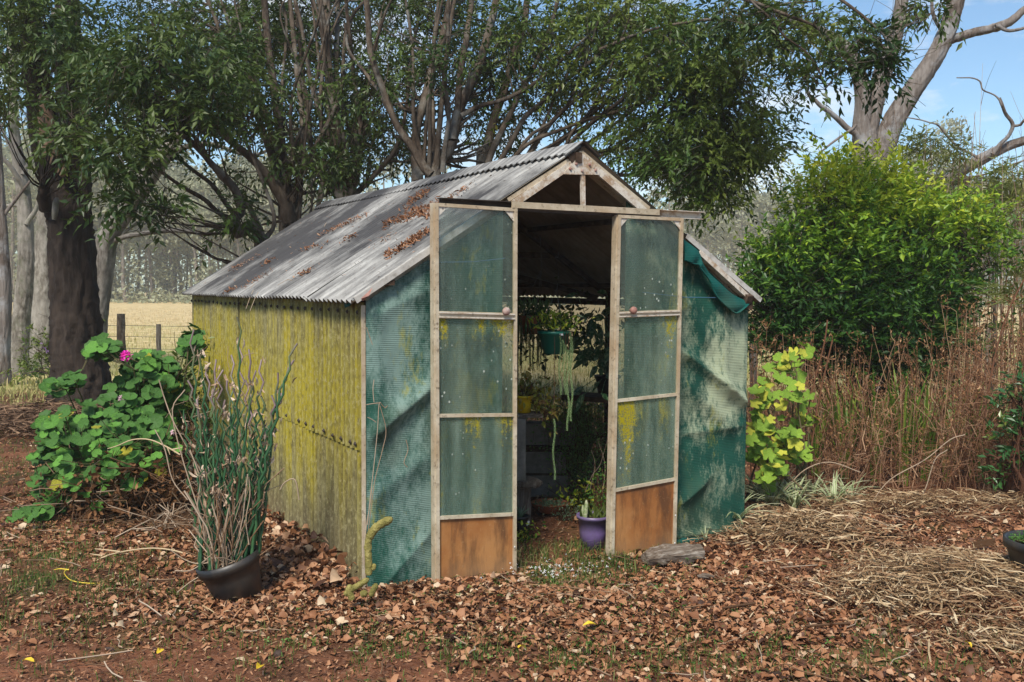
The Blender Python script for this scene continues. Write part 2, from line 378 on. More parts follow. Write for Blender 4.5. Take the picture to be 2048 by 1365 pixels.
# corrugated sheets
k = Mat('weathered_roof_sheet', .75, .25); X = k.xyz()
n = k.noise(1.5, 6, .62, k.co((.9, 1, .9))); st = k.noise(7, 7, .65, k.co((.45, 3.2, .45))); f = k.noise(60, 5, .7)
c = k.mix(k.ramp(st, [(.3, 0.), (.68, 1.)]), (.12, .115, .11), (.44, .43, .40)); w = k.math('SINE', k.math('MULTIPLY', X[1], 2*math.pi/.0762)); c = k.mix(k.math('MULTIPLY', k.math('MAXIMUM', k.math('MULTIPLY', w, -1.), 0.), .55), c, (.07, .065, .06))  # sine darkens the valleys: dirt tint that also stands in for weak rib shading
hi = k.math('DIVIDE', k.math('SUBTRACT', X[2], 1.5), .9)
dk = k.math('ADD', k.math('MULTIPLY', n, .9), k.math('SUBTRACT', k.math('MULTIPLY', k.math('SUBTRACT', 1., k.math('ABSOLUTE', k.math('SUBTRACT', hi, .55))), .25), .2))
dk2 = k.math('ADD', dk, k.math('MULTIPLY', k.math('MINIMUM', X[1], 3.), .035))
c = k.mix(k.ramp(dk2, [(.37, 0.), (.57, .94)]), c, (.035, .034, .036))
c = k.mix(k.ramp(f, [(.55, 0.), (.72, .55)]), c, (.06, .055, .05))
k.color(c); k.bump(f, .25, .003); M['roof'] = k.m
k = Mat('roof_underside', .85, .2); n = k.noise(3, 6, .62); k.color(k.ramp(n, [(.35, (.17, .145, .11)), (.7, (.36, .32, .26))])); M['roof_under'] = k.m
k = Mat('mossy_wall_sheet', .8, .2); X = k.xyz()
f = k.noise(70, 6, .75, k.co((1, .8, .45))); st = k.noise(9, 6, .6, k.co((1, 1.6, .22))); st2 = k.noise(5, 5, .62, k.co((1, 1., .12), (2, 3, 0))); n = k.noise(1.5, 4, .6)
base = k.mix(k.ramp(st, [(.3, 0.), (.7, 1.)]), (.085, .075, .030), (.29, .26, .115))
zz = k.math('DIVIDE', X[2], 1.52)
ym = k.math('ADD', k.math('MULTIPLY', st2, .55), k.math('MULTIPLY', k.math('SUBTRACT', 1., k.math('ABSOLUTE', k.math('MULTIPLY', k.math('SUBTRACT', zz, .62), 1.35))), .30))
ym = k.math('ADD', ym, k.math('MULTIPLY', f, .22))
c = k.mix(k.ramp(ym, [(.50, 0.), (.64, .95)]), base, k.mix(st, (.36, .275, .010), (.27, .25, .03)))
c = k.mix(k.ramp(k.math('SUBTRACT', k.math('MULTIPLY', n, .45), zz), [(-.12, 0.), (.22, .8)]), c, (.14, .105, .065))
w = k.math('SINE', k.math('MULTIPLY', X[1], 2*math.pi/.0762)); c = k.mix(k.math('MULTIPLY', k.math('MAXIMUM', k.math('MULTIPLY', w, -1.), 0.), .5), c, (.075, .06, .025)); c = k.mix(k.ramp(f, [(.50, 0.), (.62, .6)]), c, (.34, .31, .17)); f2 = k.noise(48, 6, .75, k.co((1, .9, .35), (4, 0, 1))); c = k.mix(k.ramp(f2, [(.50, 0.), (.64, .65)]), c, (.065, .05, .022))  # valleys tinted dark so the ribs read: shading painted in along with dirt
k.color(c); k.bump(f, .5, .004); M['wall'] = k.m

# dirty glazing
def glaz(name, film, streak, yellow, seed, ztop, zh, dark=False):
    k = Mat(name, .35, .4); X = k.xyz()
    f = k.noise(46, 7, .75, k.co((1, 1, .6), (seed, 0, 0))); st = k.noise(6, 6, .6, k.co((1.6, 1, .16), (seed, 2, seed))); sp = k.vor(27, k.co((1, 1, .75), (seed, 0, 3))); big = k.noise(2.6, 4, .6, k.co((1, 1, 1), (seed*2, 0, 0)))
    up = k.math('DIVIDE', k.math('SUBTRACT', X[2], ztop-zh), zh)        # 1 at the top of the pane
    yy = k.math('ADD', k.math('MULTIPLY', st, .50), k.math('ADD', k.math('MULTIPLY', f, .50), k.math('MULTIPLY', k.math('POWER', k.math('MAXIMUM', up, 0.), 3.), .16*yellow+.02)))
    ly = .665-.075*yellow
    ym = k.ramp(yy, [(ly-.03, 0.), (ly+.06, 1.)])
    gx_ = k.noise(5.5, 3, .6, k.co((1, 1, .25), (seed*5, 1, 2))); ym = k.math('MULTIPLY', ym, k.ramp(gx_, [(.40, .0), (.52, 1.)])); fsp = k.noise(120, 3, .7); ym = k.math('MULTIPLY', ym, k.ramp(fsp, [(.38, .35), (.52, 1.)]))
    spots = k.ramp(sp, [(.10, 1.), (.19, 0.)]); gate = k.ramp(big, [(.50, 0.), (.58, 1.)])
    spots = k.math('MULTIPLY', spots, gate)
    c = k.mix(k.ramp(st, [(.35, 0.), (.65, 1.)]), (.17, .27, .20), (.36, .47, .37))
    c = k.mix(ym, c, (.50, .41, .01)); c = k.mix(k.math('MULTIPLY', spots, .9), c, (.62, .64, .58))
    d = k.n.new('ShaderNodeBsdfDiffuse'); k.set(d.inputs[0], c)
    d0 = d; tr_ = k.n.new('ShaderNodeBsdfTranslucent'); k.set(tr_.inputs[0], c); d = k.n.new('ShaderNodeMixShader'); d.inputs[0].default_value = .35; k.l.new(d0.outputs[0], d.inputs[1]); k.l.new(tr_.outputs[0], d.inputs[2])
    t = k.n.new('ShaderNodeBsdfTransparent'); t.inputs[0].default_value = (.95, .96, .95, 1)
    g = k.n.new('ShaderNodeBsdfGlossy'); g.inputs[1].default_value = .22
    lw = k.n.new('ShaderNodeLayerWeight'); lw.inputs[0].default_value = .5; fz = k.math('MULTIPLY_ADD', k.math('POWER', lw.outputs['Facing'], 4.), .5, .035)
    m1 = k.n.new('ShaderNodeMixShader'); k.set(m1.inputs[0], fz); k.l.new(t.outputs[0], m1.inputs[1]); k.l.new(g.outputs[0], m1.inputs[2])
    fac = k.math('ADD', film, k.math('MULTIPLY', k.ramp(st, [(.35, 0.), (.7, 1.)]), streak)); fac = k.math('MULTIPLY', fac, k.math('MULTIPLY_ADD', f, .9, .55))
    fac = k.math('MAXIMUM', fac, k.math('MULTIPLY', ym, .92)); fac = k.math('MAXIMUM', fac, k.math('MULTIPLY', spots, .9), clamp=True)
    m2 = k.n.new('ShaderNodeMixShader'); k.set(m2.inputs[0], fac); k.l.new(m1.outputs[0], m2.inputs[1]); k.l.new(d.outputs[0], m2.inputs[2])
    k.l.new(m2.outputs[0], k.out.inputs[0]); return k.m

# ================================================================== SETTING
# ground sheet, finer near the camera
k = Mat('ground_earth', .95, .1); X = k.xyz()
n = k.noise(.9, 7, .62); n2 = k.noise(7, 7, .7); n3 = k.noise(45, 5, .7); n4 = k.noise(.07, 5, .6)
dirt = k.mix(k.ramp(n2, [(.35, 0.), (.65, 1.)]), (.085, .034, .018), (.24, .10, .052))
dirt = k.mix(k.ramp(n3, [(.5, 0.), (.7, .6)]), dirt, (.33, .19, .12))
mulch = k.mix(k.ramp(n3, [(.4, 0.), (.62, 1.)]), (.030, .015, .009), (.13, .062, .034))
near = k.mix(k.ramp(n, [(.46, 0.), (.60, 1.)]), dirt, mulch)
gm = k.noise(1.6, 6, .65, k.co((1, 1, 1), (3, 8, 0))); near = k.mix(k.ramp(gm, [(.54, 0.), (.64, .55)]), near, (.05, .075, .02))
# paddock: dry straw grass, greener near the fence
fine = k.noise(1.3, 8, .7); tuft = k.noise(.16, 6, .65)
strawc = k.mix(k.ramp(fine, [(.35, 0.), (.65, 1.)]), (.36, .27, .12), (.66, .52, .29))
greenc = k.mix(k.ramp(fine, [(.35, 0.), (.65, 1.)]), (.17, .21, .045), (.44, .42, .15))
along = k.math('ADD', k.math('MULTIPLY', X[0], math.sin(YAW)), k.math('MULTIPLY', X[1], math.cos(YAW)))
gfac = k.math('ADD', k.math('MULTIPLY', k.math('SUBTRACT', 34., along), .022), k.math('MULTIPLY', k.math('SUBTRACT', tuft, .5), 2.2))
field = k.mix(k.ramp(gfac, [(.0, 0.), (.8, 1.)]), strawc, greenc)
c = k.mix(k.ramp(k.math('MULTIPLY', along, .1), [(.93, 0.), (1.0, 1.)]), near, field)   # beyond the trees
k.color(c); k.bump(k.math('ADD', n3, n2), .7, .02); M['ground'] = k.m
def axis(c, near, far, n):
    t = np.linspace(-1, 1, n); return c+near*t+far*np.sign(t)*np.abs(t)**7
gx = axis(.5, 7, 250, 300); gy = axis(1.5, 8, 250, 300)
XX, YY = np.meshgrid(gx, gy); ZZ = hgt(XX, YY)
mb = MB(); n_ = 300
i = np.arange(n_-1)[:, None]*n_; j = np.arange(n_-1)[None]
mb.add(np.stack([XX, YY, ZZ], -1).reshape(-1, 3), np.stack([i+j, i+j+1, i+n_+j+1, i+n_+j], -1).reshape(-1, 4).astype(np.int32))
g = mb.build('ground', M['ground'], None, True); tag(g, kind='structure')

# ================================================================== THE SHED
Wd, Ln = 2.59, 4.57
EZ, RZ, OV, FO = 1.535, 2.41, .065, .07
RXc = Wd/2
slope = (RZ-EZ)/(RXc+OV)
def roof_z(x): return RZ-slope*abs(x-RXc)
shed = tag(empty('greenhouse_shed', (0, 0, 0)), 'old greenhouse shed with corrugated roof, mossy yellow side wall and green shade cloth front', 'shed')
PER = .0762
def corr(mb, o, eu, ev, en, Lu, nv_pts, amp, ph=0., th=.004, sagf=None, rnd=0.):
    """corrugated sheet: waves along eu, flutes run along ev"""
    o, eu, ev, en = [np.array(q, float) for q in (o, eu, ev, en)]
    nu = int(Lu/PER*8)+1; u = np.linspace(0, Lu, nu); v = np.array(nv_pts)
    w = amp*np.sin(2*math.pi*(u+ph)/PER)
    U, Vv = np.meshgrid(u, v); Wv = np.repeat(w[None], len(v), 0)
    if sagf is not None: Wv = Wv+sagf(U, Vv)
    for sgn, flip in ((0, 0), (-th, 1)):
        Pp = o+U[..., None]*eu+Vv[..., None]*ev+(Wv+sgn)[..., None]*en
        i = np.arange(len(v)-1)[:, None]*nu; j = np.arange(nu-1)[None]
        F = np.stack([i+j, i+j+1, i+nu+j+1, i+nu+j], -1).reshape(-1, 4).astype(np.int32)
        if flip: F = F[:, ::-1]
        mb.add(Pp.reshape(-1, 3), F, rnd, flip)
    # edge strip
    top = o+U[..., None]*eu+Vv[..., None]*ev+Wv[..., None]*en; bot = top-en*th
    for r in (0, len(v)-1):
        Pp = np.concatenate([top[r], bot[r]]); jj = np.arange(nu-1)
        mb.add(Pp, np.stack([jj, jj+1, nu+jj+1, nu+jj], -1).astype(np.int32), rnd, 0)
    return mb
roofE = tag(empty('roof', (0, 0, 0), shed))
sl = math.hypot(RXc+OV, RZ-EZ)
y0, y1 = -FO, Ln+.06
ns = 6; step = (y1-y0)/ns
for side in (-1, 1):
    ev = np.array([side*(RXc+OV)/sl, 0, -(RZ-EZ)/sl]); en = np.array([side*(RZ-EZ)/sl, 0, (RXc+OV)/sl])
    for q in range(ns):
        mb = MB(); ext = .10 if q < ns-1 else 0
        lift = .004*(q % 2); dz = rng.normal(0, .003); el = rng.normal(0, .006)
        Lq = step+ext; s0 = y0+q*step
        sg = lambda U, V, a=rng.normal(0, .004): a*np.sin(V*2.1+s0)+.002*np.sin(U*5)
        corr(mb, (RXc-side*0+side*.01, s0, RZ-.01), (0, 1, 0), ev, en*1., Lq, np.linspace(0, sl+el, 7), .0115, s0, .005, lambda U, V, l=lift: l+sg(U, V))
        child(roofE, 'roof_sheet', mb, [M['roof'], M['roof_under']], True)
# the verge strip that caps the front edge of the near slope, a touch paler
for side in (-1, 1):
    mb = MB(); a = PY(0, 0, 0)
    e = np.array([side*(RXc+OV)/sl, 0, -(RZ-EZ)/sl]); nrm = np.array([side*(RZ-EZ)/sl, 0, (RXc+OV)/sl])
    s_, e_ = (.66 if side < 0 else .9), sl+.01
    pts = [np.array([RXc, y0+.012, RZ])+e*t for t in (s_, e_)]
    for (a0, w, h, off) in ((0, .06, .004, .010), ):
        beam(mb, pts[0]+nrm*off, pts[1]+nrm*off, .030, .003, up=nrm)
    beam(mb, pts[0]+nrm*(-.006)+np.array([0, -.0165, 0]), pts[1]+nrm*(-.006)+np.array([0, -.0165, 0]), .003, .032, up=nrm)
    child(roofE, 'verge_strip', mb, M['verge'])
# ridge cap: bent roll with scalloped lower edges
mb = MB(); ys = np.linspace(y0-.02, y1, 240)
cap = []
for t, off in ((-.125, 0), (-.06, 0), (-.012, .006), (.012, .006), (.06, 0), (.125, 0)):
    z = RZ+.024-slope*abs(t)+off; ww = .006*np.sin(2*math.pi*ys/PER)*(1 if abs(t) > .1 else .15)+.006*np.sin(ys*1.7)
    cap.append(np.stack([np.full_like(ys, RXc+t)+rng.normal(0, .0005, len(ys)), ys, z+ww], -1))
cap = np.array(cap)
for dzz, fl in ((0, 0), (-.006, 1)):
    i = np.arange(5)[:, None]*240; j = np.arange(239)[None]
    F = np.stack([i+j, i+240+j, i+240+j+1, i+j+1], -1).reshape(-1, 4).astype(np.int32)
    mb.add((cap+np.array([0, 0, dzz])).reshape(-1, 3), F[:, ::-1] if fl else F, 0)
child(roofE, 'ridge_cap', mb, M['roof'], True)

# left side wall: corrugated sheets, two tiers
for q in range(5):
    st_ = Ln/5; s0 = q*st_
    for tier in (0, 1):
        mb = MB(); z0, z1 = ((-.06, .80) if tier == 0 else (.735, 1.515))
        off = .003*(q % 2)+(0 if tier == 0 else .004)
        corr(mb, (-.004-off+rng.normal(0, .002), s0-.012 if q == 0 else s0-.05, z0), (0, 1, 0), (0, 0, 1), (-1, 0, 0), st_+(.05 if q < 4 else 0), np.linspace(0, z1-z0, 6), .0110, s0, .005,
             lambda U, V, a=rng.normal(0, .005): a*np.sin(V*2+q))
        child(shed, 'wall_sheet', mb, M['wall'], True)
mb = MB(); box(mb, (-.018, -.018, -.05), (.004, -.0125, 1.50)); child(shed, 'corner_strip', mb, M['frame'])
bolt0 = None
def bolt(x, y, z):
    global bolt0
    if bolt0 is None:
        mb = MB(); lathe(mb, [(.0, .011), (.004, .010), (.007, .007), (.011, .004), (.012, 0)], n=8, M=((0, 0, -1), (0, 1, 0), (1, 0, 0)))
        bolt0 = mb.build('bolt', M['metal_dark'], shed, True); b = bolt0
    else: b = dupe(bolt0, shed)
    b.location = (x, y, z)
for q in range(30):
    y = PER*(.72+2*q)+rng.normal(0, .006)-.02
    if y < Ln-.1: bolt(-.021, y, 1.465+rng.normal(0, .004))
for y in (.05, .13, .28, .42, .58, .78, .93, 1.08, 1.35, 1.6, 1.9, 2.3): bolt(-.021, y+.02, .768+rng.normal(0, .003))

# frame timbers and metal inside
def part_beam(name, a, b, w, h, mat, parent=shed, up=(0, 0, 1), jit=0.):
    mb = MB(); beam(mb, a, b, w, h, up, jit=jit); return child(parent, name, mb, mat)
for (x, y) in ((.03, .03), (Wd-.03, .03), (.03, Ln-.03), (Wd-.03, Ln-.03), (.03, 1.5), (.03, 3.), (Wd-.03, 1.5), (Wd-.03, 3.), (.86, Ln-.03), (1.42, Ln-.03), (1.95, Ln-.03)):
    part_beam('post', (x, y, -.05), (x, y, roof_z(x)-.06), .04, .045, M['timber_dark'], up=(0, 1, 0))
for y in (.02, 1.5, 3., Ln-.02):
    for s_ in (-1, 1):
        part_beam('rafter', (RXc, y, RZ-.065), (RXc+s_*(RXc-.01), y, roof_z(0)-.05), .035, .05, M['frame'] if y < .1 else M['timber_dark'], up=(0, 1, 0))
    if y > .1: part_beam('tie_beam', (.55, y+.04, roof_z(.55)-.09), (Wd-.55, y+.04, roof_z(.55)-.09), .03, .045, M['timber_dark'])
for x in (.12, .75, 1.84, Wd-.12):
    part_beam('purlin', (x, -.07, roof_z(x)-.035), (x, Ln, roof_z(x)-.035), .05, .03, M['timber_dark'])
part_beam('purlin', (RXc-.035, -.085, RZ-.075), (RXc-.035, Ln, RZ-.075), .04, .06, M['timber_dark'])
part_beam('wall_plate', (.03, .0, 1.49), (.03, Ln, 1.49), .05, .05, M['timber_dark'])
part_beam('wall_plate', (Wd-.03, -.08, 1.49), (Wd-.03, Ln, 1.49), .05, .05, M['timber_dark'])
part_beam('rear_girt', (.05, Ln-.07, 1.49), (Wd-.05, Ln-.07, 1.49), .05, .09, M['timber_dark'])
part_beam('diagonal_brace', (1.35, 3.0, 1.98), (2.45, 1.5, 1.52), .03, .04, M['timber_dark'])
part_beam('diagonal_brace', (.2, 3.0, 1.60), (1.1, 1.5, 1.95), .03, .04, M['timber_dark'])

# gable frame in the front plane
yg = -.062
apex = PY(1163, 305, yg); fl = PY(1022, 408, yg); fr = PY(1293, 424, yg)
def gable_bar(name, a, b, w, t, mat, y=None):
    a = np.array(a); b = np.array(b)
    if y is not None: a[1] = b[1] = y
    mb = MB(); beam(mb, a, b, t, w, up=(1, 0, .01) if abs((b-a)[2]) > abs((b-a)[0]) else (0, 0, 1)); return child(shed, name, mb, mat)
def bar_y(a, b, w, t):        # bar lying in the XZ plane, width w in plane, thickness t in y
    mb = MB(); a = np.array(a, float); b = np.array(b, float); d = (b-a)/np.linalg.norm(b-a); s_ = np.array([-d[2], 0, d[0]])*w/2; n = np.array([0, t/2, 0])
    V = [a-s_-n, b-s_-n, b+s_-n, a+s_-n, a-s_+n, b-s_+n, b+s_+n, a+s_+n]
    mb.add(V, [(0, 1, 2, 3), (7, 6, 5, 4), (0, 4, 5, 1), (1, 5, 6, 2), (2, 6, 7, 3), (3, 7, 4, 0)]); return mb
d1 = np.array([.0, 0, -.028])
child(shed, 'gable_rafter', bar_y(apex+d1, fl+d1*.3, .040, .02), M['frame_white'])
child(shed, 'gable_rafter', bar_y(apex+d1, fr+d1*.3, .040, .02), M['frame_white'])
child(shed, 'gable_trim', bar_y(apex+np.array([-.0, .012, .0]), fl+np.array([-.02, .012, .02]), .022, .03), M['frame'])
child(shed, 'gable_trim', bar_y(apex+np.array([.0, .012, .0]), fr+np.array([.02, .012, .02]), .022, .03), M['frame'])
mb = MB(); pl = [PY(u, v, yg-.014) for u, v in ((1163, 308), (1130, 343), (1129, 349), (1199, 350), (1200, 344), (1166, 308))]
pl2 = [p+np.array([0, .006, 0]) for p in pl]; mb.add(pl+pl2, [tuple(range(6))[::-1], tuple(range(6, 12))]+[(q, (q+1) % 6, (q+1) % 6+6, q+6) for q in range(6)])
br = child(shed, 'gable_bracket', mb, M['frame_white'])
for (u, v) in ((1152, 328), (1140, 338), (1164, 342), (1179, 330), (1191, 341)):
    mb = MB(); p = PY(u, v, yg-.014); lathe(mb, [(0, .010), (.006, .009), (.009, .0)], p, 8, M=((1, 0, 0), (0, 0, -1), (0, 1, 0))); child(br, 'bolt', mb, M['knob'])
a = PY(1165, 349, yg); b = PY(1166, 412, yg); child(shed, 'gable_strut', bar_y(a, b, .024, .02), M['frame_white'])
# door head and sliding tracks
yt = -.125
for nm, (u0, v0, u1, v1, hh, yy, mt, off) in {'a': (1024, 409, 1318, 426, .034, yt-.006, 'frame', 0), 'b': (1034, 419, 1318, 434, .022, yt+.028, 'metal_dark', 0)}.items():
    p = PY(u0, v0, yy); q = PY(u1, v1, yy); q[2] = (p[2]+q[2])/2; p[2] = q[2]
    child(shed, 'door_head', bar_y(p, q, hh, .014), M[mt])
zt = PY(1024, 409, yt)[2]
for (u0, u1) in ((880, 1030), (1316, 1408)):
    p = PY(u0, 400, yt+.01); q = PY(u1, 430, yt+.01)
    mb = MB(); box(mb, (p[0], yt+.0, zt+.012), (q[0], yt+.045, zt+.016)); box(mb, (p[0]+.01, yt+.041, zt-.028), (q[0]-.002, yt+.045, zt+.0115)); box(mb, (p[0]+.01, yt+.01, zt-.03), (q[0]-.004, yt+.0395, zt-.0265))
    child(shed, 'sliding_track', mb, M['metal_dark'] if u0 < 900 else M['frame_white'])
mb = MB(); a = PY(1180, 300, -.07)
beam(mb, PY(1136, 322, -.05), PY(1150, 312, -.05), .05, .05); child(shed, 'timber_end', mb, M['timber_dark'])

# ---- doors
def door(px, labl, kn, panes, seed):
    # px: four corners (top-left, bottom-left, top-right, bottom-right)
    yd = -.125
    (tl, bl, tr, brr) = [PY(u, v, yd) for u, v in px]
    root = tag(empty('sliding_door', (float(bl[0]+brr[0])/2, yd, 0), shed), label=labl)
    def Q(s, t, dy=0.):   # s across 0..1, t down 0..1
        a = tl+(bl-tl)*t; b = tr+(brr-tr)*t; p = a+(b-a)*s; return p+np.array([0, dy, 0])
    Wm = np.linalg.norm(tr-tl); Hm = np.linalg.norm(bl-tl)
    fw, th = .018, .024
    def bar(s0, t0, s1, t1, w, t=th, dy=0., nm='frame_rail', mt='frame'):
        p = Q(s0, t0, dy); q = Q(s1, t1, dy); return child(root, nm, bar_y(p, q, w, t), M[mt])
    hs, ht = fw/2/Wm, fw/2/Hm
    bar(hs, 0, hs, 1, fw, nm='frame_stile'); bar(1-hs, 0, 1-hs, 1, fw, nm='frame_stile')
    mb = bar_y(Q(-.2*hs, .0, .022), Q(-.2*hs, 1.0, .022), .010, .045); child(root, 'edge_strip', mb, M['frame'])
    levels = panes['rails']
    bar(2*hs, ht, 1-2*hs, ht, fw, t=th-.004)
    for i_, (t, w) in enumerate(levels): bar(2*hs, t, 1-2*hs, t, w, t=th-.006)
    bar(2*hs, 1-ht, 1-2*hs, 1-ht, fw*.6, t=th-.004)
    # grooves of the lock rail
    t0, w0 = levels[0]
    for dd in (-.3, .3):
        p = Q(2*hs, t0+dd*w0/Hm, -.016); q = Q(1-2*hs, t0+dd*w0/Hm, -.016); child(root, 'rail_bead', bar_y(p, q, .006, .006), M['frame_white'])
    edges = [0]+[t for t, _ in levels]+[1]
    for i_ in range(len(edges)-1):
        ta = edges[i_]+(fw if i_ == 0 else levels[i_-1][1]/2)/Hm; tb = edges[i_+1]-(fw*.6 if i_ == len(edges)-2 else levels[i_][1]/2)/Hm
        a, b, c_, d = Q(2*hs, ta, .003), Q(2*hs, tb, .003), Q(1-2*hs, tb, .003), Q(1-2*hs, ta, .003)
        mb = MB(); t_ = np.array([0, .004, 0])
        V = [a, b, c_, d, a+t_, b+t_, c_+t_, d+t_]; Fq = [(0, 1, 2, 3), (7, 6, 5, 4), (0, 4, 5, 1), (1, 5, 6, 2), (2, 6, 7, 3), (3, 7, 4, 0)]
        mb.add(V, Fq)
        if i_ == len(edges)-2: child(root, 'kick_panel', mb, M['panel'])
        else:
            fm, stv, yv = panes['glass'][i_]
            gm_ = glaz('dirty_pane', fm, stv, yv, seed+i_*3.1, a[2], a[2]-b[2])
            child(root, 'window_pane', mb, gm_)
    # corner gussets behind the top pane
    for s_, sg in ((2*hs, 1), (1-2*hs, -1)):
        p = Q(s_, ht*2, -.004); g1 = Q(s_+sg*.055/Wm, ht*2, -.004); g2 = Q(s_, ht*2+.055/Hm, -.004)
        mb = MB(); t_ = np.array([0, .005, 0]); mb.add([p, g1, g2, p+t_, g1+t_, g2+t_], [(0, 1, 2), (5, 4, 3), (0, 3, 4, 1), (1, 4, 5, 2), (2, 5, 3, 0)]); child(root, 'corner_gusset', mb, M['frame_white'])
    # knob
    u, v = kn; p = PY(u, v, yd-.016)
    mb = MB(); lathe(mb, [(.0, -.004), (.010, -.004), (.011, .008), (.018, .014), (.0225, .024), (.021, .034), (.012, .040), (0, .041)], p, 16, M=((1, 0, 0), (0, 0, -1), (0, 1, 0)))
    child(root, 'knob', mb, M['knob'], True)
    # little screws
    for s_ in (.97,):
        for t in (.90, .985):
            mb = MB(); lathe(mb, [(0, .003), (.004, .002), (.005, 0)], Q(s_, t, -.0155), 6, M=((1, 0, 0), (0, 0, -1), (0, 1, 0))); child(root, 'screw', mb, M['white_label'])
    return root
door(((869, 406), (872, 1178), (1033, 417), (1031, 1166)), 'sliding door on the left of the opening, with the wider orange base panel', (1008, 623),
     dict(rails=((.285, .038), (.546, .018), (.813, .018)), glass=((.07, .10, -.5), (.12, .20, 1.0), (.20, .26, 1.15))), 3.)
door(((1235, 430), (1221, 1126), (1365, 437), (1350, 1094)), 'sliding door on the right of the opening, leaning slightly, white spots on its lowest pane', (1262, 621),
     dict(rails=((.284, .036), (.531, .018), (.790, .018)), glass=((.06, .14, -.3), (.12, .28, .6), (.16, .26, 1.3))), 21.)

# ---- shade cloth panels
def fold(x, z, p0, p1, w, h, sharp=1.):
    """ridge along the segment p0-p1"""
    ax, az = p0; bx, bz = p1; dx, dz = bx-ax, bz-az; L = math.hypot(dx, dz); dx /= L; dz /= L
    s = (x-ax)*dx+(z-az)*dz; q = -(x-ax)*dz+(z-az)*dx
    e = np.clip(np.minimum(s+.05, L+.05-s)/.12, 0, 1)
    return h*e*np.exp(-(np.abs(q)/w)**sharp)
def cloth_panel(name, x0, x1, zf, mat, folds, seed, ybase=-.03, nx=150, nz=220, zb=None, y_edge=0., label=None):
    xs = np.linspace(x0, x1, nx); T = np.linspace(0, 1, nz)
    Xg = np.repeat(xs[None], nz, 0); top = np.array([zf(x) for x in xs]); bot = np.array([zb(x) for x in xs]) if zb else np.full(nx, -.03)
    Zg = bot[None]+(top-bot)[None]*T[:, None]
    Y = np.zeros_like(Xg)
    for f in folds: Y += fold(Xg, Zg, *f)
    Y += .012*vnoise(Xg*1.8, Zg*1.1, seed)+.005*vnoise(Xg*5+Zg*3, Zg*4, seed+2)+.0022*vnoise(Xg*14+Zg*9, Zg*11-Xg*6, seed+5)
    Y *= np.clip((xs-x0)/.03, .1, 1)[None]*np.clip((x1-xs)/.03, .1, 1)[None]
    Yg = ybase-Y
    Yg = np.minimum(Yg, -.002); Yg = np.maximum(Yg, -.100)
    mb = MB(); i = np.arange(nz-1)[:, None]*nx; j = np.arange(nx-1)[None]
    F = np.stack([i+j, i+j+1, i+nx+j+1, i+nx+j], -1).reshape(-1, 4).astype(np.int32)
    A = np.stack([Xg, Yg, Zg], -1); mb.add(A.reshape(-1, 3), F); B = A+np.array([0, .003, 0]); mb.add(B.reshape(-1, 3), F[:, ::-1])
    return child(shed, name, mb, mat, True, label)
def fx(u, v): p = PY(u, v, -.04); return (p[0], p[2])
cloth_panel('front_shade_cloth', .006, .805, lambda x: roof_z(x)-.03-(.04 if x > .35 else .03), M['cloth_left'],
    [(fx(735, 880), fx(868, 770), .050, .050, 1.6), (fx(868, 768), fx(1010, 640), .06, .022, 1.5), (fx(740, 1000), fx(868, 905), .06, .020, 1.8), (fx(880, 520), fx(1000, 440), .07, .015, 1.6), (fx(735, 640), fx(868, 575), .06, .018, 1.4),
     (fx(770, 1170), fx(868, 1060), .05, .02, 1.3), (fx(905, 800), fx(1015, 700), .05, .014, 1.5), (fx(760, 620), fx(760, 1160), .05, .010, 1.6)], 1.0, ybase=-.022,
    zb=lambda x: -.03+.0*x)
cloth_panel('front_shade_cloth', 1.635, Wd+.01, lambda x: roof_z(x)-.05-.12*max(0, (x-2.05)), M['cloth_right'],
    [(fx(1360, 700), fx(1500, 812), .040, .058, 1.5), (fx(1365, 760), fx(1470, 860), .06, .030, 1.8), (fx(1370, 590), fx(1420, 700), .05, .03, 1.3), (fx(1290, 500), fx(1360, 600), .06, .018, 1.6),
     (fx(1360, 1010), fx(1420, 955), .05, .045, 1.3), (fx(1360, 870), fx(1500, 850), .03, .012, 1.5), (fx(1440, 600), fx(1455, 800), .08, .03, 1.6), (fx(1350, 1075), fx(1480, 1060), .03, .03, 1.4)], 5.0, ybase=-.02, zb=lambda x: -.02+.05*max(0, x-2.1))
# folded hem of the right panel and its cord
mb = MB(); a = PY(1345, 1080, -.05); b = PY(1490, 1050, -.04)
tube(mb, smooth_line([PY(1340, 1088, -.07), PY(1380, 1083, -.085), PY(1430, 1078, -.08), PY(1480, 1064, -.06)], 6), .022, 8, rough=.15); child(shed, 'rolled_hem', mb, M['cloth_flap'], True)
mb = MB(); tube(mb, [PY(875, 525, -.086), PY(950, 524, -.09), PY(1010, 517, -.09)], .0022, 5); child(shed, 'blue_cord', mb, simple('blue_cord', (.05, .13, .22), .7), label='thin blue cord stretched across the green cloth behind the left door')
mb = MB(); tube(mb, [PY(1285, 585, -.088), PY(1370, 595, -.09), PY(1440, 596, -.088)], .0022, 5); child(shed, 'blue_cord', mb, bpy.data.materials['blue_cord'])
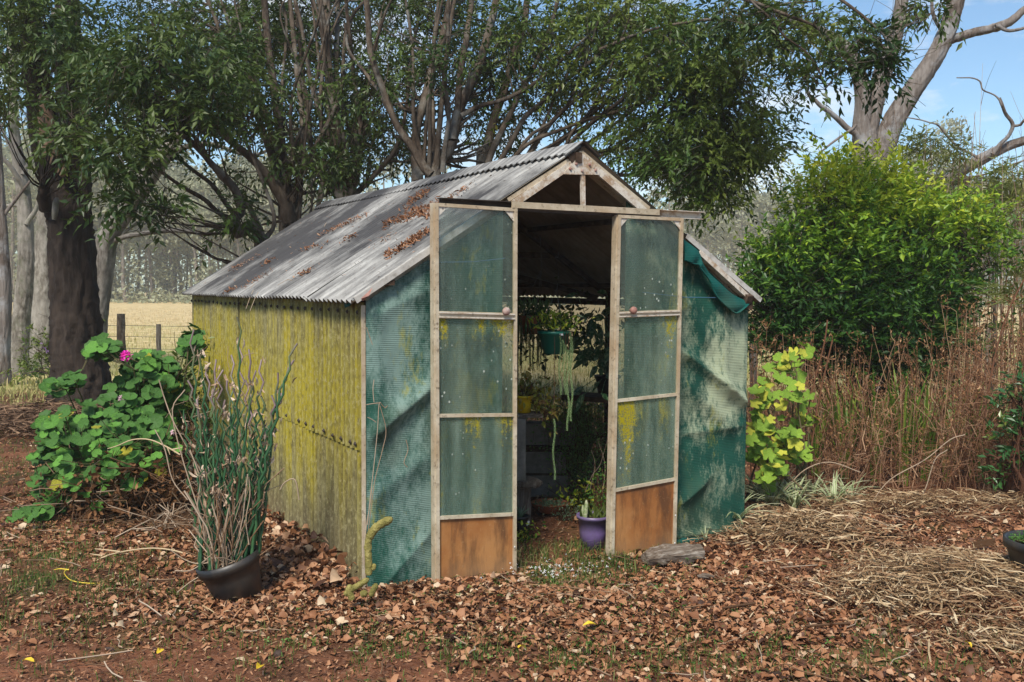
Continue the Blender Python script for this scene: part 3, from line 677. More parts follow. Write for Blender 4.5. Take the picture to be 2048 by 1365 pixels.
# side wall on the right and rear wall in cloth
def wallgrid(name, o, eu, ev, Lu, topf, mat, en):
    nu, nv = 60, 40; mb = MB(); u = np.linspace(0, Lu, nu); V = []
    for j_ in range(nv):
        t = j_/(nv-1)
        for uu in u:
            h = topf(uu); V.append(np.array(o)+np.array(eu)*uu+np.array(ev)*h*t+np.array(en)*(.012*vnoise(uu*3, t*4)))
    i = np.arange(nv-1)[:, None]*nu; j = np.arange(nu-1)[None]
    mb.add(V, np.stack([i+j, i+j+1, i+nu+j+1, i+nu+j], -1).reshape(-1, 4).astype(np.int32)); return child(shed, name, mb, mat, True)
wallgrid('side_shade_cloth', (Wd+.03, 0, 0), (0, 1, 0), (0, 0, 1), Ln, lambda u: 1.48, M['cloth_side'], (1, 0, 0))
wallgrid('rear_shade_cloth', (0, Ln, 0), (1, 0, 0), (0, 0, 1), Wd, lambda u: 1.50, M['cloth_back'], (0, 1, 0))
# rear gable closed with dark iron above the strip
mb = MB(); mb.add([(0, Ln+.02, 1.5), (Wd, Ln+.02, 1.5), (RXc, Ln+.02, RZ-.02)], [(0, 1, 2)]); mb.add([(0, Ln+.024, 1.5), (Wd, Ln+.024, 1.5), (RXc, Ln+.024, RZ-.02)], [(2, 1, 0)]); child(shed, 'rear_gable_sheet', mb, M['roof_under'])
# loose flap along the right verge
pts = [(1366, 478, 1370, 520), (1385, 492, 1388, 528), (1400, 505, 1398, 530), (1402, 518, 1404, 540), (1418, 545, 1420, 562), (1440, 566, 1432, 590), (1465, 588, 1452, 612), (1488, 600, 1470, 626), (1503, 604, 1478, 625)]
A = np.array([PY(a, b, -.075) for a, b, c_, d in pts]); B = np.array([PY(c_, d, -.10) for a, b, c_, d in pts])
A = smooth_line(A, 6); B = smooth_line(B, 6); mb = MB(); nn = len(A); rows = []
for t in np.linspace(0, 1, 8):
    r = A*(1-t)+B*t; r[:, 1] += -.014*math.sin(t*math.pi)+.010*np.sin(np.arange(nn)*.55+t*3)*t; rows.append(r)
rows = np.array(rows); i = np.arange(7)[:, None]*nn; j = np.arange(nn-1)[None]; F = np.stack([i+j, i+nn+j, i+nn+j+1, i+j+1], -1).reshape(-1, 4).astype(np.int32)
mb.add(rows.reshape(-1, 3), F); mb.add((rows+np.array([0, .004, 0])).reshape(-1, 3), F[:, ::-1]); tube(mb, B, .006, 6)
child(shed, 'loose_cloth_flap', mb, M['cloth_flap'], True, 'dark green flap of shade cloth folded over beside the right roof edge')
mb = MB(); beam(mb, PY(1482, 588, -.02), PY(1500, 600, -.10), .05, .05); child(shed, 'timber_end', mb, M['timber_dark'])
part_beam('verge_timber', PY(1395, 505, -.06), PY(1490, 592, -.06), .03, .05, M['frame_white'], up=(0, 1, 0))
# small scraps at the left eave corner
mb = MB(); mb.add([PY(722, 598, -.1), PY(745, 576, -.1), PY(738, 592, -.12), PY(726, 603, -.09)], [(0, 1, 2, 3)]); mb.add([p+np.array([0, .003, 0]) for p in (PY(722, 598, -.1), PY(745, 576, -.1), PY(738, 592, -.12), PY(726, 603, -.09))], [(3, 2, 1, 0)]); child(shed, 'curled_rusty_scrap', mb, M['knob'])
mb = MB(); mb.add([PX(686, 600, -.05), PX(706, 598, -.04), PX(700, 612, -.05), PX(690, 616, -.05)], [(0, 1, 2, 3)]); mb.add([p+np.array([.003, 0, 0]) for p in (PX(686, 600, -.05), PX(706, 598, -.04), PX(700, 612, -.05), PX(690, 616, -.05))], [(3, 2, 1, 0)]); child(shed, 'cloth_scrap', mb, M['cloth_flap'])

# ================================================================== TREES AND FOLIAGE
LEAF_V = np.array([(0, 0, 0), (.30, .17, .03), (1., 0, -.10), (.30, -.17, .03), (.62, .12, .01), (.62, -.12, .01)])
LEAF_T = np.array([(0, 5, 3), (0, 2, 5), (0, 4, 2), (0, 1, 4)], np.int32)
LEAF_Q = np.array([(0, 3, 2, 1)], np.int32)                                # cheap folded leaf
LEAF_V4 = np.array([(0, 0, 0), (.42, .19, .05), (1., 0, -.08), (.42, -.19, .05)])
LEAF_F4 = np.array([(0, 3, 2), (0, 2, 1)], np.int32)
def sprays(mb, C, out, n_leaf, leaf, spread, droop=.35, up=0., mbtw=None, twig_mi=0, rbase=None, shape=1., two=True):
    """C (n,3) spray roots; out (n,3) directions. each spray = twig with alternating leaves"""
    n = len(C)
    if n == 0: return
    d = out/(np.linalg.norm(out, axis=1)[:, None]+1e-9)
    t = (np.arange(n_leaf)+1)/n_leaf
    Lr = spread*(.6+.8*rng.random(n))
    pos = C[:, None, :]+d[:, None, :]*(t[None, :, None]*Lr[:, None, None])
    pos[:, :, 2] -= droop*(t[None, :]**2)*Lr[:, None]
    side = np.cross(d, rng.normal(size=(n, 3))*.5+np.array([0, 0, 1.])); side /= np.linalg.norm(side, axis=1)[:, None]+1e-9
    sg = np.where(np.arange(n_leaf) % 2 == 0, 1., -1.)
    ld = side[:, None, :]*sg[None, :, None]*.8+d[:, None, :]*.7+rng.normal(0, .28, (n, n_leaf, 3)); ld[:, :, 2] -= droop*.9-up
    ld = ld.reshape(-1, 3); pos = pos.reshape(-1, 3)
    Mx = rotmats(len(pos), ld, .45); sc = leaf*(.65+.7*rng.random(len(pos)))
    Sc = np.stack([sc, sc*shape, sc], -1)
    Mx = Mx*Sc[:, None, :]
    r = np.repeat(rng.random(n) if rbase is None else rbase, n_leaf)*.75+rng.random(len(pos))*.25
    mb.inst(LEAF_V4, LEAF_F4, Mx, pos, r)
def blob_points(spec, clumps, per, cl_r):
    """spec (u,v,d,ru,rv,rd): ellipsoid of foliage. returns clump centres and spray roots"""
    u, v, d, ru, rv, rd = spec
    q = rng.normal(size=(clumps, 3)); q /= np.linalg.norm(q, axis=1)[:, None]; q *= (rng.random(clumps)**.45)[:, None]
    uu, vv, dd = u+q[:, 0]*ru, v+q[:, 1]*rv, d+q[:, 2]*rd
    C = np.array([P(a, b, c) for a, b, c in zip(uu, vv, dd)])
    R = cl_r*(.5+rng.random(clumps))
    off = rng.normal(size=(clumps, per, 3))*np.array([1, 1, .55])*R[:, None, None]*.6
    return C, (C[:, None, :]+off), off
def px_stem(pts, d0, d1=None):
    """polyline of (u,v,width px) -> world points and radii; depth goes from d0 to d1"""
    pts = np.array([p if len(p) == 3 else (*p, np.nan) for p in pts], float)
    w = pts[:, 2]; ok = ~np.isnan(w); w = np.interp(np.arange(len(w)), np.arange(len(w))[ok], w[ok])
    L = np.concatenate(([0], np.cumsum(np.hypot(np.diff(pts[:, 0]), np.diff(pts[:, 1]))))); L /= L[-1]
    d1 = d0 if d1 is None else d1; d = d0+(d1-d0)*L
    Wp = np.array([P(a, b, c) for a, b, c in zip(pts[:, 0], pts[:, 1], d)])
    r = w/F_PX*d/2
    q = smooth_line(np.column_stack([Wp, r]), 5); return q[:, :3], np.maximum(q[:, 3], .003)
def wob(pts, a):
    n = len(pts); k_ = rng.normal(0, 1, (max(3, n//3)+1, 3)); x = np.linspace(0, len(k_)-1, n)
    w = np.stack([np.interp(x, np.arange(len(k_)), k_[:, c]) for c in range(3)], -1); w[0] = 0; return pts+w*a
def limb(mb, a, b, r0, r1, n=7, bend=.12, sides=5, rnd=0.):
    a = np.array(a, float); b = np.array(b, float); t = np.linspace(0, 1, n)[:, None]; L = np.linalg.norm(b-a)
    c = (a+b)/2+rng.normal(0, 1, 3)*L*bend+np.array([0, 0, -L*.10])
    p = (1-t)**2*a+2*t*(1-t)*c+t*t*b; p = wob(p, L*.018)
    tube(mb, p, np.linspace(r0, r1, n), sides, rnd, cap=False); return p
def link_clumps(mb, stems, C, rmax=.022, every=1):
    S_ = np.vstack([s[0][2:] for s in stems]); Rr = np.concatenate([s[1][2:] for s in stems])
    for c in C[::every]:
        # nearest stem point that lies below
        dv = S_-c; dist = np.linalg.norm(dv, axis=1)+np.maximum(dv[:, 2], -.5)*.9
        i = np.argmin(dist+rng.random(len(dist))*.25)
        L = np.linalg.norm(dv[i])
        p = limb(mb, S_[i], c, min(rmax, Rr[i]*.55, .006+L*.012), .0025, 7, .10, 4)
        for q in range(2):
            e = c+rng.normal(0, .22, 3); limb(mb, p[4+q], e, .004, .0018, 4, .1, 3)

DENS = .92
def tree(name, label, cat, stems, bark_m, blobs, leaf_m, group=None, leaf=.075, extra_stems=None, stem_name='trunk', n_leaf=9, spread=.22, link=1, droop=.45, rmax=.022, rough=.05):
    b = stems[0][0][0]; root = tag(empty(name, (float(b[0]), float(b[1]), 0)), label, cat, group)
    for i, (p, r) in enumerate(stems):
        mb = MB()
        if r[0] > .13:
            T_ = np.linspace(0, len(p)-1, len(p)*4); p = np.stack([np.interp(T_, np.arange(len(p)), p[:, c]) for c in range(3)], -1); r = np.interp(T_, np.arange(len(r)), r)
            tube(mb, p, r, 40, rough=0, cap=False); V_ = mb.V[0].reshape(len(p), 40, 3); a_ = np.arange(40)*2*math.pi/40; q_ = np.arange(len(p))[:, None]
            w_ = .055*np.sin(a_[None]*11+np.sin(q_*.35)*1.5)+.05*np.sin(a_[None]*5+q_*.12)+.035*np.sin(a_[None]*17-q_*.5)+.02*rng.normal(0, 1, (len(p), 40))
            w_ = w_*(1.2 if bark_m is M['bark_dark'] else .6); mb.V[0] = (p[:, None]+(V_-p[:, None])*(1+w_[..., None])).reshape(-1, 3).astype(np.float32)
        else: tube(mb, wob(p, .012), r, 8, rough=rough, cap=False)
        child(root, stem_name if i == 0 else 'limb', mb, bark_m, True)
    if blobs:
        lf = MB(); tw = MB()
        for spec, ncl, per, clr in blobs:
            C, Pt, off = blob_points(spec, max(3, int(ncl*DENS)), per, clr*.9)
            rb = np.repeat(np.clip(rng.normal(.42, .2, len(C)), 0, 1), per)
            link_clumps(tw, stems, C, rmax, link)
            cen = C.mean(0)
            out = off.reshape(-1, 3)*2+np.repeat((C-cen)*.25, per, 0)+rng.normal(0, .3, (len(C)*per, 3))
            sprays(lf, Pt.reshape(-1, 3), out, n_leaf, leaf, spread, droop, rbase=np.clip(rb+rng.normal(0, .1, len(rb)), 0, 1))
        child(root, 'branches', tw, bark_m, True); child(root, 'crown', lf, leaf_m)
    return root
def stems_of(lst, d0, d1=None): return [px_stem(p, d0 if not isinstance(q, tuple) else q[0], d1 if not isinstance(q, tuple) else q[1]) for p, q in lst]
def ground_end(pts, d):
    """prepend a base on the ground under the first point"""
    u, v, w = pts[0]; g = P(u, v, d); vv = 682.5+(577-682.5)  # horizon row
    vb = 577+1.592*F_PX/d; return [(u+8, vb, w*1.25)]+list(pts)

Z = None
# --- multi-stemmed trees right behind the shed
TA = stems_of([
 (ground_end([(582, 470, 44), (576, 440, 38), (567, 352, 24), (554, 220, 17), (536, 88, 14), (527, -30, 12)], 11.2), (11.2, 11.6)),
 ([(578, 440, 30), (560, 385, 24), (510, 321, 17), (461, 281, 14), (422, 246, 12), (387, 198, 9), (340, 130, 7), (300, 40, 5)], (11.2, 10.2)),
 ([(582, 455, 24), (600, 360, 14), (603, 250, 12), (590, 120, 11), (575, -30, 9)], (11.2, 11.8)),
 ([(575, 420, 20), (520, 250, 12), (470, 150, 10), (430, 40, 8), (400, -30, 7)], (11.2, 12)),
 ([(590, 470, 16), (628, 430, 12), (650, 330, 10), (640, 200, 8), (655, 60, 7), (660, -30, 6)], (11.2, 12)),
], 11)
def extra(st, b, n, spread, depth):
    for q in range(n):
        u, v = b[0]+rng.normal(0, 10), b[1]; du = rng.uniform(-1, 1)*spread; w0 = rng.uniform(6, 12)
        pts = [(u, v, w0*1.3), (u+du*.18+rng.normal(0, 6), v-110, w0), (u+du*.5+rng.normal(0, 10), v-240, w0*.8), (u+du+rng.normal(0, 14), v-400, w0*.6), (u+du*1.4, -30, w0*.4)]
        st.append(px_stem(pts, depth, depth+rng.uniform(-.7, 1.)))
extra(TA, (580, 440), 8, 170, 11.2)
tree('multi_stemmed_tree', 'dark multi-stemmed tree behind the left rear end of the shed roof, leaning stems fanning left', 'tree', TA, M['bark_brown'],
 [((430, 50, 12.2, 230, 100, 1.0), 60, 13, .40), ((560, 110, 13.2, 170, 170, 1.0), 50, 12, .40), ((500, 300, 11.6, 110, 120, .8), 16, 9, .3), ((640, 330, 12.6, 90, 120, .9), 34, 11, .30), ((470, 170, 10.7, 120, 90, .4), 16, 9, .20), ((600, 300, 10.7, 60, 70, .3), 9, 8, .18), ((330, 170, 10.6, 120, 120, .8), 26, 12, .36)], M['leaf_dark'], leaf=.074)
TB = stems_of([
 (ground_end([(520, 492, 26), (475, 466, 25), (468, 445, 24), (480, 420, 20), (475, 387, 18), (440, 343, 15), (404, 303, 13), (369, 272, 11), (320, 220, 8), (260, 150, 5)], 10.6), (10.6, 9.6)),
 ([(470, 455, 14), (440, 425, 11), (400, 395, 9), (330, 350, 7), (250, 300, 5), (180, 270, 4)], (10.4, 9.2)),
 ([(478, 440, 12), (430, 380, 9), (370, 330, 7), (300, 270, 6), (230, 230, 4)], (10.4, 9.6)),
 ([(527, 478, 14), (483, 396, 11), (440, 350, 9), (395, 290, 7), (350, 240, 6), (320, 190, 4)], (10.6, 10.4)),
 ([(530, 480, 12), (545, 430, 8), (500, 300, 7), (455, 200, 6), (430, 120, 5)], (10.6, 11)),
], 10)
tree('leaning_tree', 'low leaning tree whose grey stems rise from behind the left roof slope', 'tree', TB, M['bark_brown'],
 [((320, 110, 9.6, 170, 100, 1.), 32, 12, .28), ((210, 250, 9., 130, 70, .7), 18, 10, .22), ((360, 210, 9.4, 120, 60, .7), 18, 11, .22), ((270, 320, 9., 80, 60, .6), 14, 10, .20), ((270, 400, 8.8, 95, 25, .4), 10, 8, .15), ((460, 445, 10, 35, 40, .4), 6, 8, .14), ((470, 200, 11, 90, 60, .8), 16, 10, .3)], M['leaf_dark'], leaf=.085, rmax=.012)
TC = stems_of([
 (ground_end([(690, 400, 36), (672, 330, 22), (660, 200, 17), (655, 100, 15), (650, -30, 13)], 11.6), (11.6, 12)),
 ([(690, 400, 22), (684, 330, 16), (680, 250, 13), (676, 120, 11), (675, -30, 10)], (11.6, 12.4)),
 ([(695, 410, 20), (722, 300, 11), (712, 200, 9), (700, 60, 8), (690, -30, 7)], (11.6, 11)),
 ([(685, 400, 20), (630, 330, 12), (612, 200, 10), (600, 80, 9), (590, -30, 8)], (11.6, 12.2)),
 ([(700, 400, 14), (752, 350, 10), (790, 300, 9), (815, 220, 7), (825, 110, 6), (850, -20, 5)], (11.6, 12.2)),
], 11)
extra(TC, (692, 400), 7, 110, 11.6)
tree('multi_stemmed_tree', 'tall straight-stemmed dark tree above the rear end of the ridge cap', 'tree', TC, M['bark_brown'],
 [((690, 40, 13.4, 170, 120, 1.), 60, 12, .42), ((740, 220, 13.4, 100, 90, .8), 30, 12, .36), ((640, 260, 12, 60, 90, .8), 18, 10, .34), ((790, 290, 12.4, 80, 60, .6), 22, 10, .28), ((720, 180, 11., 90, 90, .4), 18, 9, .20), ((700, 310, 11., 60, 50, .3), 10, 8, .17)], M['leaf_dark'], leaf=.074)
TD = stems_of([
 (ground_end([(866, 352, 34), (880, 325, 28), (904, 285, 24), (917, 222, 22), (935, 178, 19), (972, 85, 17), (993, 0, 15), (1000, -40, 14)], 10.6), (10.6, 11.2)),
 ([(905, 280, 18), (913, 222, 14), (920, 137, 13), (942, 0, 11), (945, -40, 10)], (10.6, 11)),
 ([(862, 350, 20), (840, 320, 18), (805, 273, 15), (778, 219, 14), (750, 130, 13), (730, 0, 12), (727, -40, 11)], (10.6, 10.4)),
 ([(835, 365, 26), (832, 300, 20), (838, 240, 18), (860, 154, 17), (887, 68, 15), (905, -30, 13)], (10.9, 11.6)),
 ([(886, 345, 12), (896, 240, 9), (891, 130, 8), (896, 40, 7), (900, -30, 6)], (10.6, 10.2)),
 ([(922, 232, 11), (960, 212, 10), (1010, 200, 9), (1060, 175, 8), (1120, 120, 6), (1190, 60, 4)], (10.6, 11.)),
 ([(782, 228, 8), (760, 190, 8), (735, 150, 7), (700, 100, 6), (690, 50, 5)], (10.5, 11)),
], 11)
extra(TD, (860, 350), 5, 90, 10.9)
tree('multi_stemmed_tree', 'thick brown multi-stemmed tree rising over the middle of the ridge, its stems forking twice', 'tree', TD, M['bark_brown'],
 [((860, 10, 12.6, 170, 100, 1.), 50, 12, .38), ((800, 160, 12.8, 110, 90, .8), 30, 10, .34), ((950, 190, 12, 70, 130, .8), 20, 9, .28), ((860, 90, 10.3, 110, 70, .4), 12, 8, .18), ((1000, 280, 11.8, 60, 50, .5), 10, 8, .2), ((1040, 90, 11.6, 120, 90, 1.), 34, 11, .34)], M['leaf_dark'], leaf=.074)
TE = stems_of([
 (ground_end([(965, 345, 26), (972, 300, 20), (1003, 191, 17), (1027, 109, 16), (1051, 34, 14), (1062, -40, 13)], 11), (11, 11.6)),
 ([(985, 345, 12), (1040, 255, 10), (1090, 200, 9), (1150, 150, 8), (1220, 90, 7), (1290, 40, 5)], (11, 11)),
 ([(1045, 330, 12), (1090, 262, 10), (1150, 200, 9), (1240, 150, 8), (1330, 90, 6), (1400, 60, 4)], (11, 10.6)),
 ([(1110, 320, 10), (1170, 260, 9), (1230, 210, 8), (1280, 160, 7), (1340, 120, 5)], (11, 10.2)),
 ([(1000, 345, 10), (1050, 290, 8), (1150, 245, 7), (1230, 225, 7), (1320, 190, 5)], (11, 10.6)),
 ([(1180, 356, 9), (1250, 350, 8), (1330, 345, 7), (1400, 325, 6), (1450, 288, 4), (1510, 270, 3)], (11, 10)),
 ([(1120, 345, 9), (1200, 305, 8), (1270, 292, 7), (1330, 255, 5), (1400, 220, 4)], (11, 10.4)),
 ([(975, 330, 14), (1010, 250, 12), (1060, 150, 10), (1100, 60, 9), (1120, -30, 8)], (11, 11.8)),
 ([(1200, 100, 8), (1300, 60, 6), (1400, 40, 6), (1480, 38, 5), (1560, 12, 4), (1640, 2, 3)], (10.4, 9.2)),
], 11)
for q in range(10):
    u0 = rng.uniform(1000, 1150); du = rng.uniform(150, 420); TE.append(px_stem([(u0, 350, 8), (u0+du*.25, 290+rng.normal(0, 10), 7), (u0+du*.6, 190+rng.normal(0, 25), 5), (u0+du, 80+rng.normal(0, 50), 3)], 11, 11+rng.uniform(-.6, .8)))
tree('spreading_tree', 'broad leafy tree fanning right over the shed gable, airy green crown against blue sky', 'tree', TE, M['bark_brown'],
 [((1180, 60, 11.4, 190, 110, 1.2), 70, 13, .34), ((1330, 80, 10.6, 150, 110, 1.1), 58, 13, .29), ((1290, 200, 10.8, 170, 90, 1.), 40, 11, .26), ((1410, 240, 10.4, 115, 95, .9), 54, 13, .25), ((1490, 290, 10.2, 85, 60, .6), 26, 11, .19), ((1390, 325, 10.2, 125, 45, .8), 40, 12, .22), ((1420, 390, 10, 60, 30, .4), 16, 9, .14), ((1270, 290, 10.8, 100, 60, .8), 24, 9, .25), ((1080, 190, 11.5, 110, 90, .9), 26, 9, .28),
  ((1560, 60, 9.6, 110, 60, .6), 22, 11, .24), ((1440, 140, 10, 70, 70, .6), 26, 12, .25)], M['leaf_mid'], leaf=.075, rmax=.014)
# overhanging spray of leaves from the top right
TF = stems_of([([(1330, -60, 14), (1450, -20, 9), (1560, 25, 7), (1640, 60, 5), (1700, 130, 4)], (8.6, 8.4)), ([(1560, -80, 9), (1660, -20, 7), (1760, 60, 5), (1790, 130, 3)], (8.6, 8.2)), ([(1500, 0, 5), (1560, 60, 4), (1620, 120, 4), (1650, 180, 3)], (8.5, 8.3))], 8)
r_ = tree('leafy_branch', 'drooping leafy branches hanging in front of the big gum limbs against blue sky', 'branch', TF, M['bark_brown'],
 [((1590, 50, 8.5, 100, 50, .4), 13, 5, .13), ((1740, 80, 8.4, 45, 75, .4), 17, 5, .13), ((1640, 150, 8.4, 70, 50, .3), 13, 5, .12), ((1765, 130, 8.4, 25, 45, .3), 9, 6, .10), ((1840, 10, 8.6, 50, 20, .3), 8, 5, .10), ((1480, 20, 8.8, 60, 30, .3), 10, 6, .14)], M['leaf_dark'], leaf=.078, rmax=.006, stem_name='branch', spread=.18)
# --- big dark gum at the left
TL = stems_of([([(172, 850, 136), (164, 800, 118), (154, 700, 98), (150, 600, 86), (142, 480, 82), (132, 405, 80), (112, 350, 60), (88, 285, 52), (78, 180, 46), (64, 80, 40), (52, -40, 36)], (12.6, 12.4)),
 ([(148, 440, 66), (152, 350, 54), (150, 230, 50), (140, 120, 46), (132, -40, 42)], (12.5, 12.9)), ([(90, 420, 24), (88, 380, 26), (84, 372, 12)], (12.2, 12.0))], 12)
tl_ = tree('dark_gum_tree', 'big dark-trunked gum tree at left, forking with torn pale bark at the fork', 'tree', TL, M['bark_dark'],
 [((60, 50, 11.8, 150, 90, 1.2), 48, 12, .36), ((200, 130, 10.8, 110, 70, .8), 20, 10, .28), ((10, 200, 10.8, 50, 50, .5), 7, 8, .22)], M['leaf_dark'], leaf=.095, rough=.06, rmax=.014)
mb = MB(); q, r = px_stem([(128, 350, 16), (100, 300, 32), (92, 250, 34), (88, 190, 18)], 12.15, 12.25); tube(mb, q, r, 8, rough=.12); child(tl_, 'torn_bark', mb, simple('torn_wood', (.24, .15, .095), .9, .35, 6, bump=.8), True)
mb = MB(); q, r = px_stem([(122, 300, 20), (124, 220, 24), (120, 130, 24), (112, 20, 20)], 12.4, 12.6); tube(mb, q, r, 8, rough=.03); child(tl_, 'pale_limb', mb, M['bark_pale'], True)
mb = MB(); q, r = px_stem([(108, 440, 8), (110, 425, 13), (112, 405, 12), (114, 395, 6)], 12.08, 12.08); tube(mb, q, r, 6); child(tl_, 'bare_patch', mb, M['bark_pale'], True)
# limb leaning right behind it
TM = stems_of([([(185, 760, 60), (190, 640, 48), (203, 550, 44), (216, 475, 40), (250, 425, 36), (300, 350, 34), (345, 290, 28), (390, 215, 22), (440, 110, 18), (490, 0, 14), (510, -40, 12)], (15.5, 15)),
 ([(218, 492, 14), (238, 478, 10), (300, 466, 10), (375, 463, 9), (420, 470, 8), (470, 462, 5)], (15.3, 15)), ([(238, 480, 7), (260, 455, 6), (300, 425, 5), (330, 380, 4)], (15.3, 15.5)), ([(345, 300, 12), (420, 290, 9), (500, 310, 7), (560, 290, 5)], (15, 16)), ([(300, 360, 9), (330, 300, 7), (420, 200, 6), (520, 160, 5)], (15, 16))], 15)
tree('leaning_gum_tree', 'pale rough gum tree leaning right from behind the dark trunk, one bare low branch', 'tree', TM, M['bark_pale'], [((430, 60, 15.5, 150, 80, 1.2), 20, 10, .5)], M['leaf_mid'], leaf=.10)
TN = stems_of([([(22, 765, 62), (34, 735, 42), (42, 640, 34), (52, 540, 31), (50, 430, 28), (42, 350, 25), (28, 260, 20), (24, 150, 17), (20, -30, 14)], (17.2, 17)), ([(50, 380, 12), (20, 330, 9), (-20, 300, 8)], (17, 16.6)), ([(52, 450, 10), (78, 400, 8), (95, 330, 7), (110, 250, 5)], (17, 17.5)), ([(45, 350, 8), (70, 300, 6), (60, 220, 5)], (17, 17.5)), ([(40, 330, 8), (10, 270, 6), (-20, 200, 5)], (17, 17))], 17)
tree('pale_gum_tree', 'slender pale mottled gum tree second from the left edge with leaning trunk', 'tree', TN, M['bark_pale'], [((30, 120, 17.5, 120, 120, 1.), 20, 9, .5)], M['leaf_mid'], leaf=.10)
TO = stems_of([([(86, 765, 66), (88, 720, 54), (88, 600, 48), (92, 480, 42), (97, 380, 34), (92, 300, 28), (80, 180, 22), (70, 20, 18), (66, -40, 16)], (19, 19)), ([(90, 450, 12), (60, 420, 9), (20, 410, 7), (-20, 415, 6)], (19, 18.5)), ([(95, 380, 12), (140, 300, 9), (200, 240, 7), (230, 160, 5)], (19, 19.5))], 19)
tree('pale_gum_tree', 'straight grey-brown gum tree half hidden behind the dark trunk on its left side', 'tree', TO, M['bark_pale'], [((200, 180, 19, 110, 120, 1.), 16, 9, .5)], M['leaf_mid'], leaf=.10)
TP = stems_of([([(-8, 765, 60), (2, 700, 34), (8, 600, 28), (4, 500, 26), (-4, 380, 24), (-12, 200, 20), (-12, -30, 16)], (15.6, 15.6)), ([(2, 440, 9), (30, 400, 7), (60, 360, 5)], (15.6, 15.6))], 15)
tree('gum_tree', 'brown gum trunk cut off by the left edge of the picture', 'tree', TP, M['bark_gum'], [((-30, 160, 15.6, 70, 110, 1.), 12, 9, .5)], M['leaf_mid'], leaf=.10)
# --- big bare-limbed gum at the right
TG = stems_of([([(1738, 800, 88), (1737, 600, 70), (1735, 440, 60), (1732, 340, 52), (1730, 285, 48), (1738, 246, 40), (1763, 154, 36), (1789, 79, 29), (1800, 26, 26), (1808, -40, 24)], (15, 15)),
 ([(1728, 300, 44), (1724, 255, 38), (1727, 200, 32), (1716, 145, 28), (1692, 97, 24), (1642, 64, 20), (1595, 46, 16), (1552, 22, 12), (1500, -20, 9)], (15, 14.6)),
 ([(1745, 345, 44), (1762, 310, 44), (1786, 246, 42), (1830, 174, 38), (1872, 110, 35), (1896, 58, 34), (1912, 0, 32), (1922, -40, 30)], (15, 14.8)),
 ([(1892, 86, 26), (1912, 76, 20), (1950, 62, 18), (1991, 53, 18), (2022, 40, 17), (2048, 18, 15), (2100, -20, 12)], (14.9, 14.6)),
 ([(1722, 296, 16), (1712, 272, 13), (1692, 252, 12), (1642, 213, 9), (1626, 198, 8), (1610, 174, 7)], (14.9, 14.6)),
 ([(1712, 250, 6), (1684, 272, 5), (1653, 299, 4), (1640, 306, 3), (1629, 320, 3)], (14.8, 14.6)),
 ([(1894, 78, 12), (1878, 55, 9), (1866, 30, 8), (1862, 0, 6), (1860, -30, 5)], (14.8, 14.6)), ([(1990, 53, 8), (2020, 60, 7), (2060, 54, 6)], (14.6, 14.5)),
 ([(1745, 470, 44), (1780, 440, 34), (1837, 404, 28), (1872, 382, 25), (1921, 343, 23), (1969, 316, 22), (2013, 294, 19), (2050, 281, 17), (2110, 262, 14)], (14.8, 13.8)),
 ([(1985, 309, 10), (2010, 277, 8), (2028, 252, 8), (2010, 225, 7), (2000, 198, 6)], (14, 13.8)), ([(1900, 362, 12), (1925, 366, 11), (1942, 356, 7)], (14.2, 13.9)), ([(2026, 252, 6), (2060, 235, 5)], (13.9, 13.7)),
 ([(1960, 318, 6), (1920, 300, 5), (1880, 260, 4), (1850, 242, 3), (1810, 236, 2)], (14, 14)), ([(1905, 352, 5), (1960, 350, 4), (2048, 320, 4)], (14, 13.6)), ([(2003, 215, 4), (1998, 200, 4), (1985, 190, 3), (1968, 182, 3), (1950, 160, 3), (1915, 156, 2)], (13.8, 13.8))], 15)
tree('large_gum_tree', 'large grey-barked gum tree forking into bare thick limbs against blue sky at right', 'tree', TG, M['bark_gum'], [], M['leaf_mid'], rough=.05)

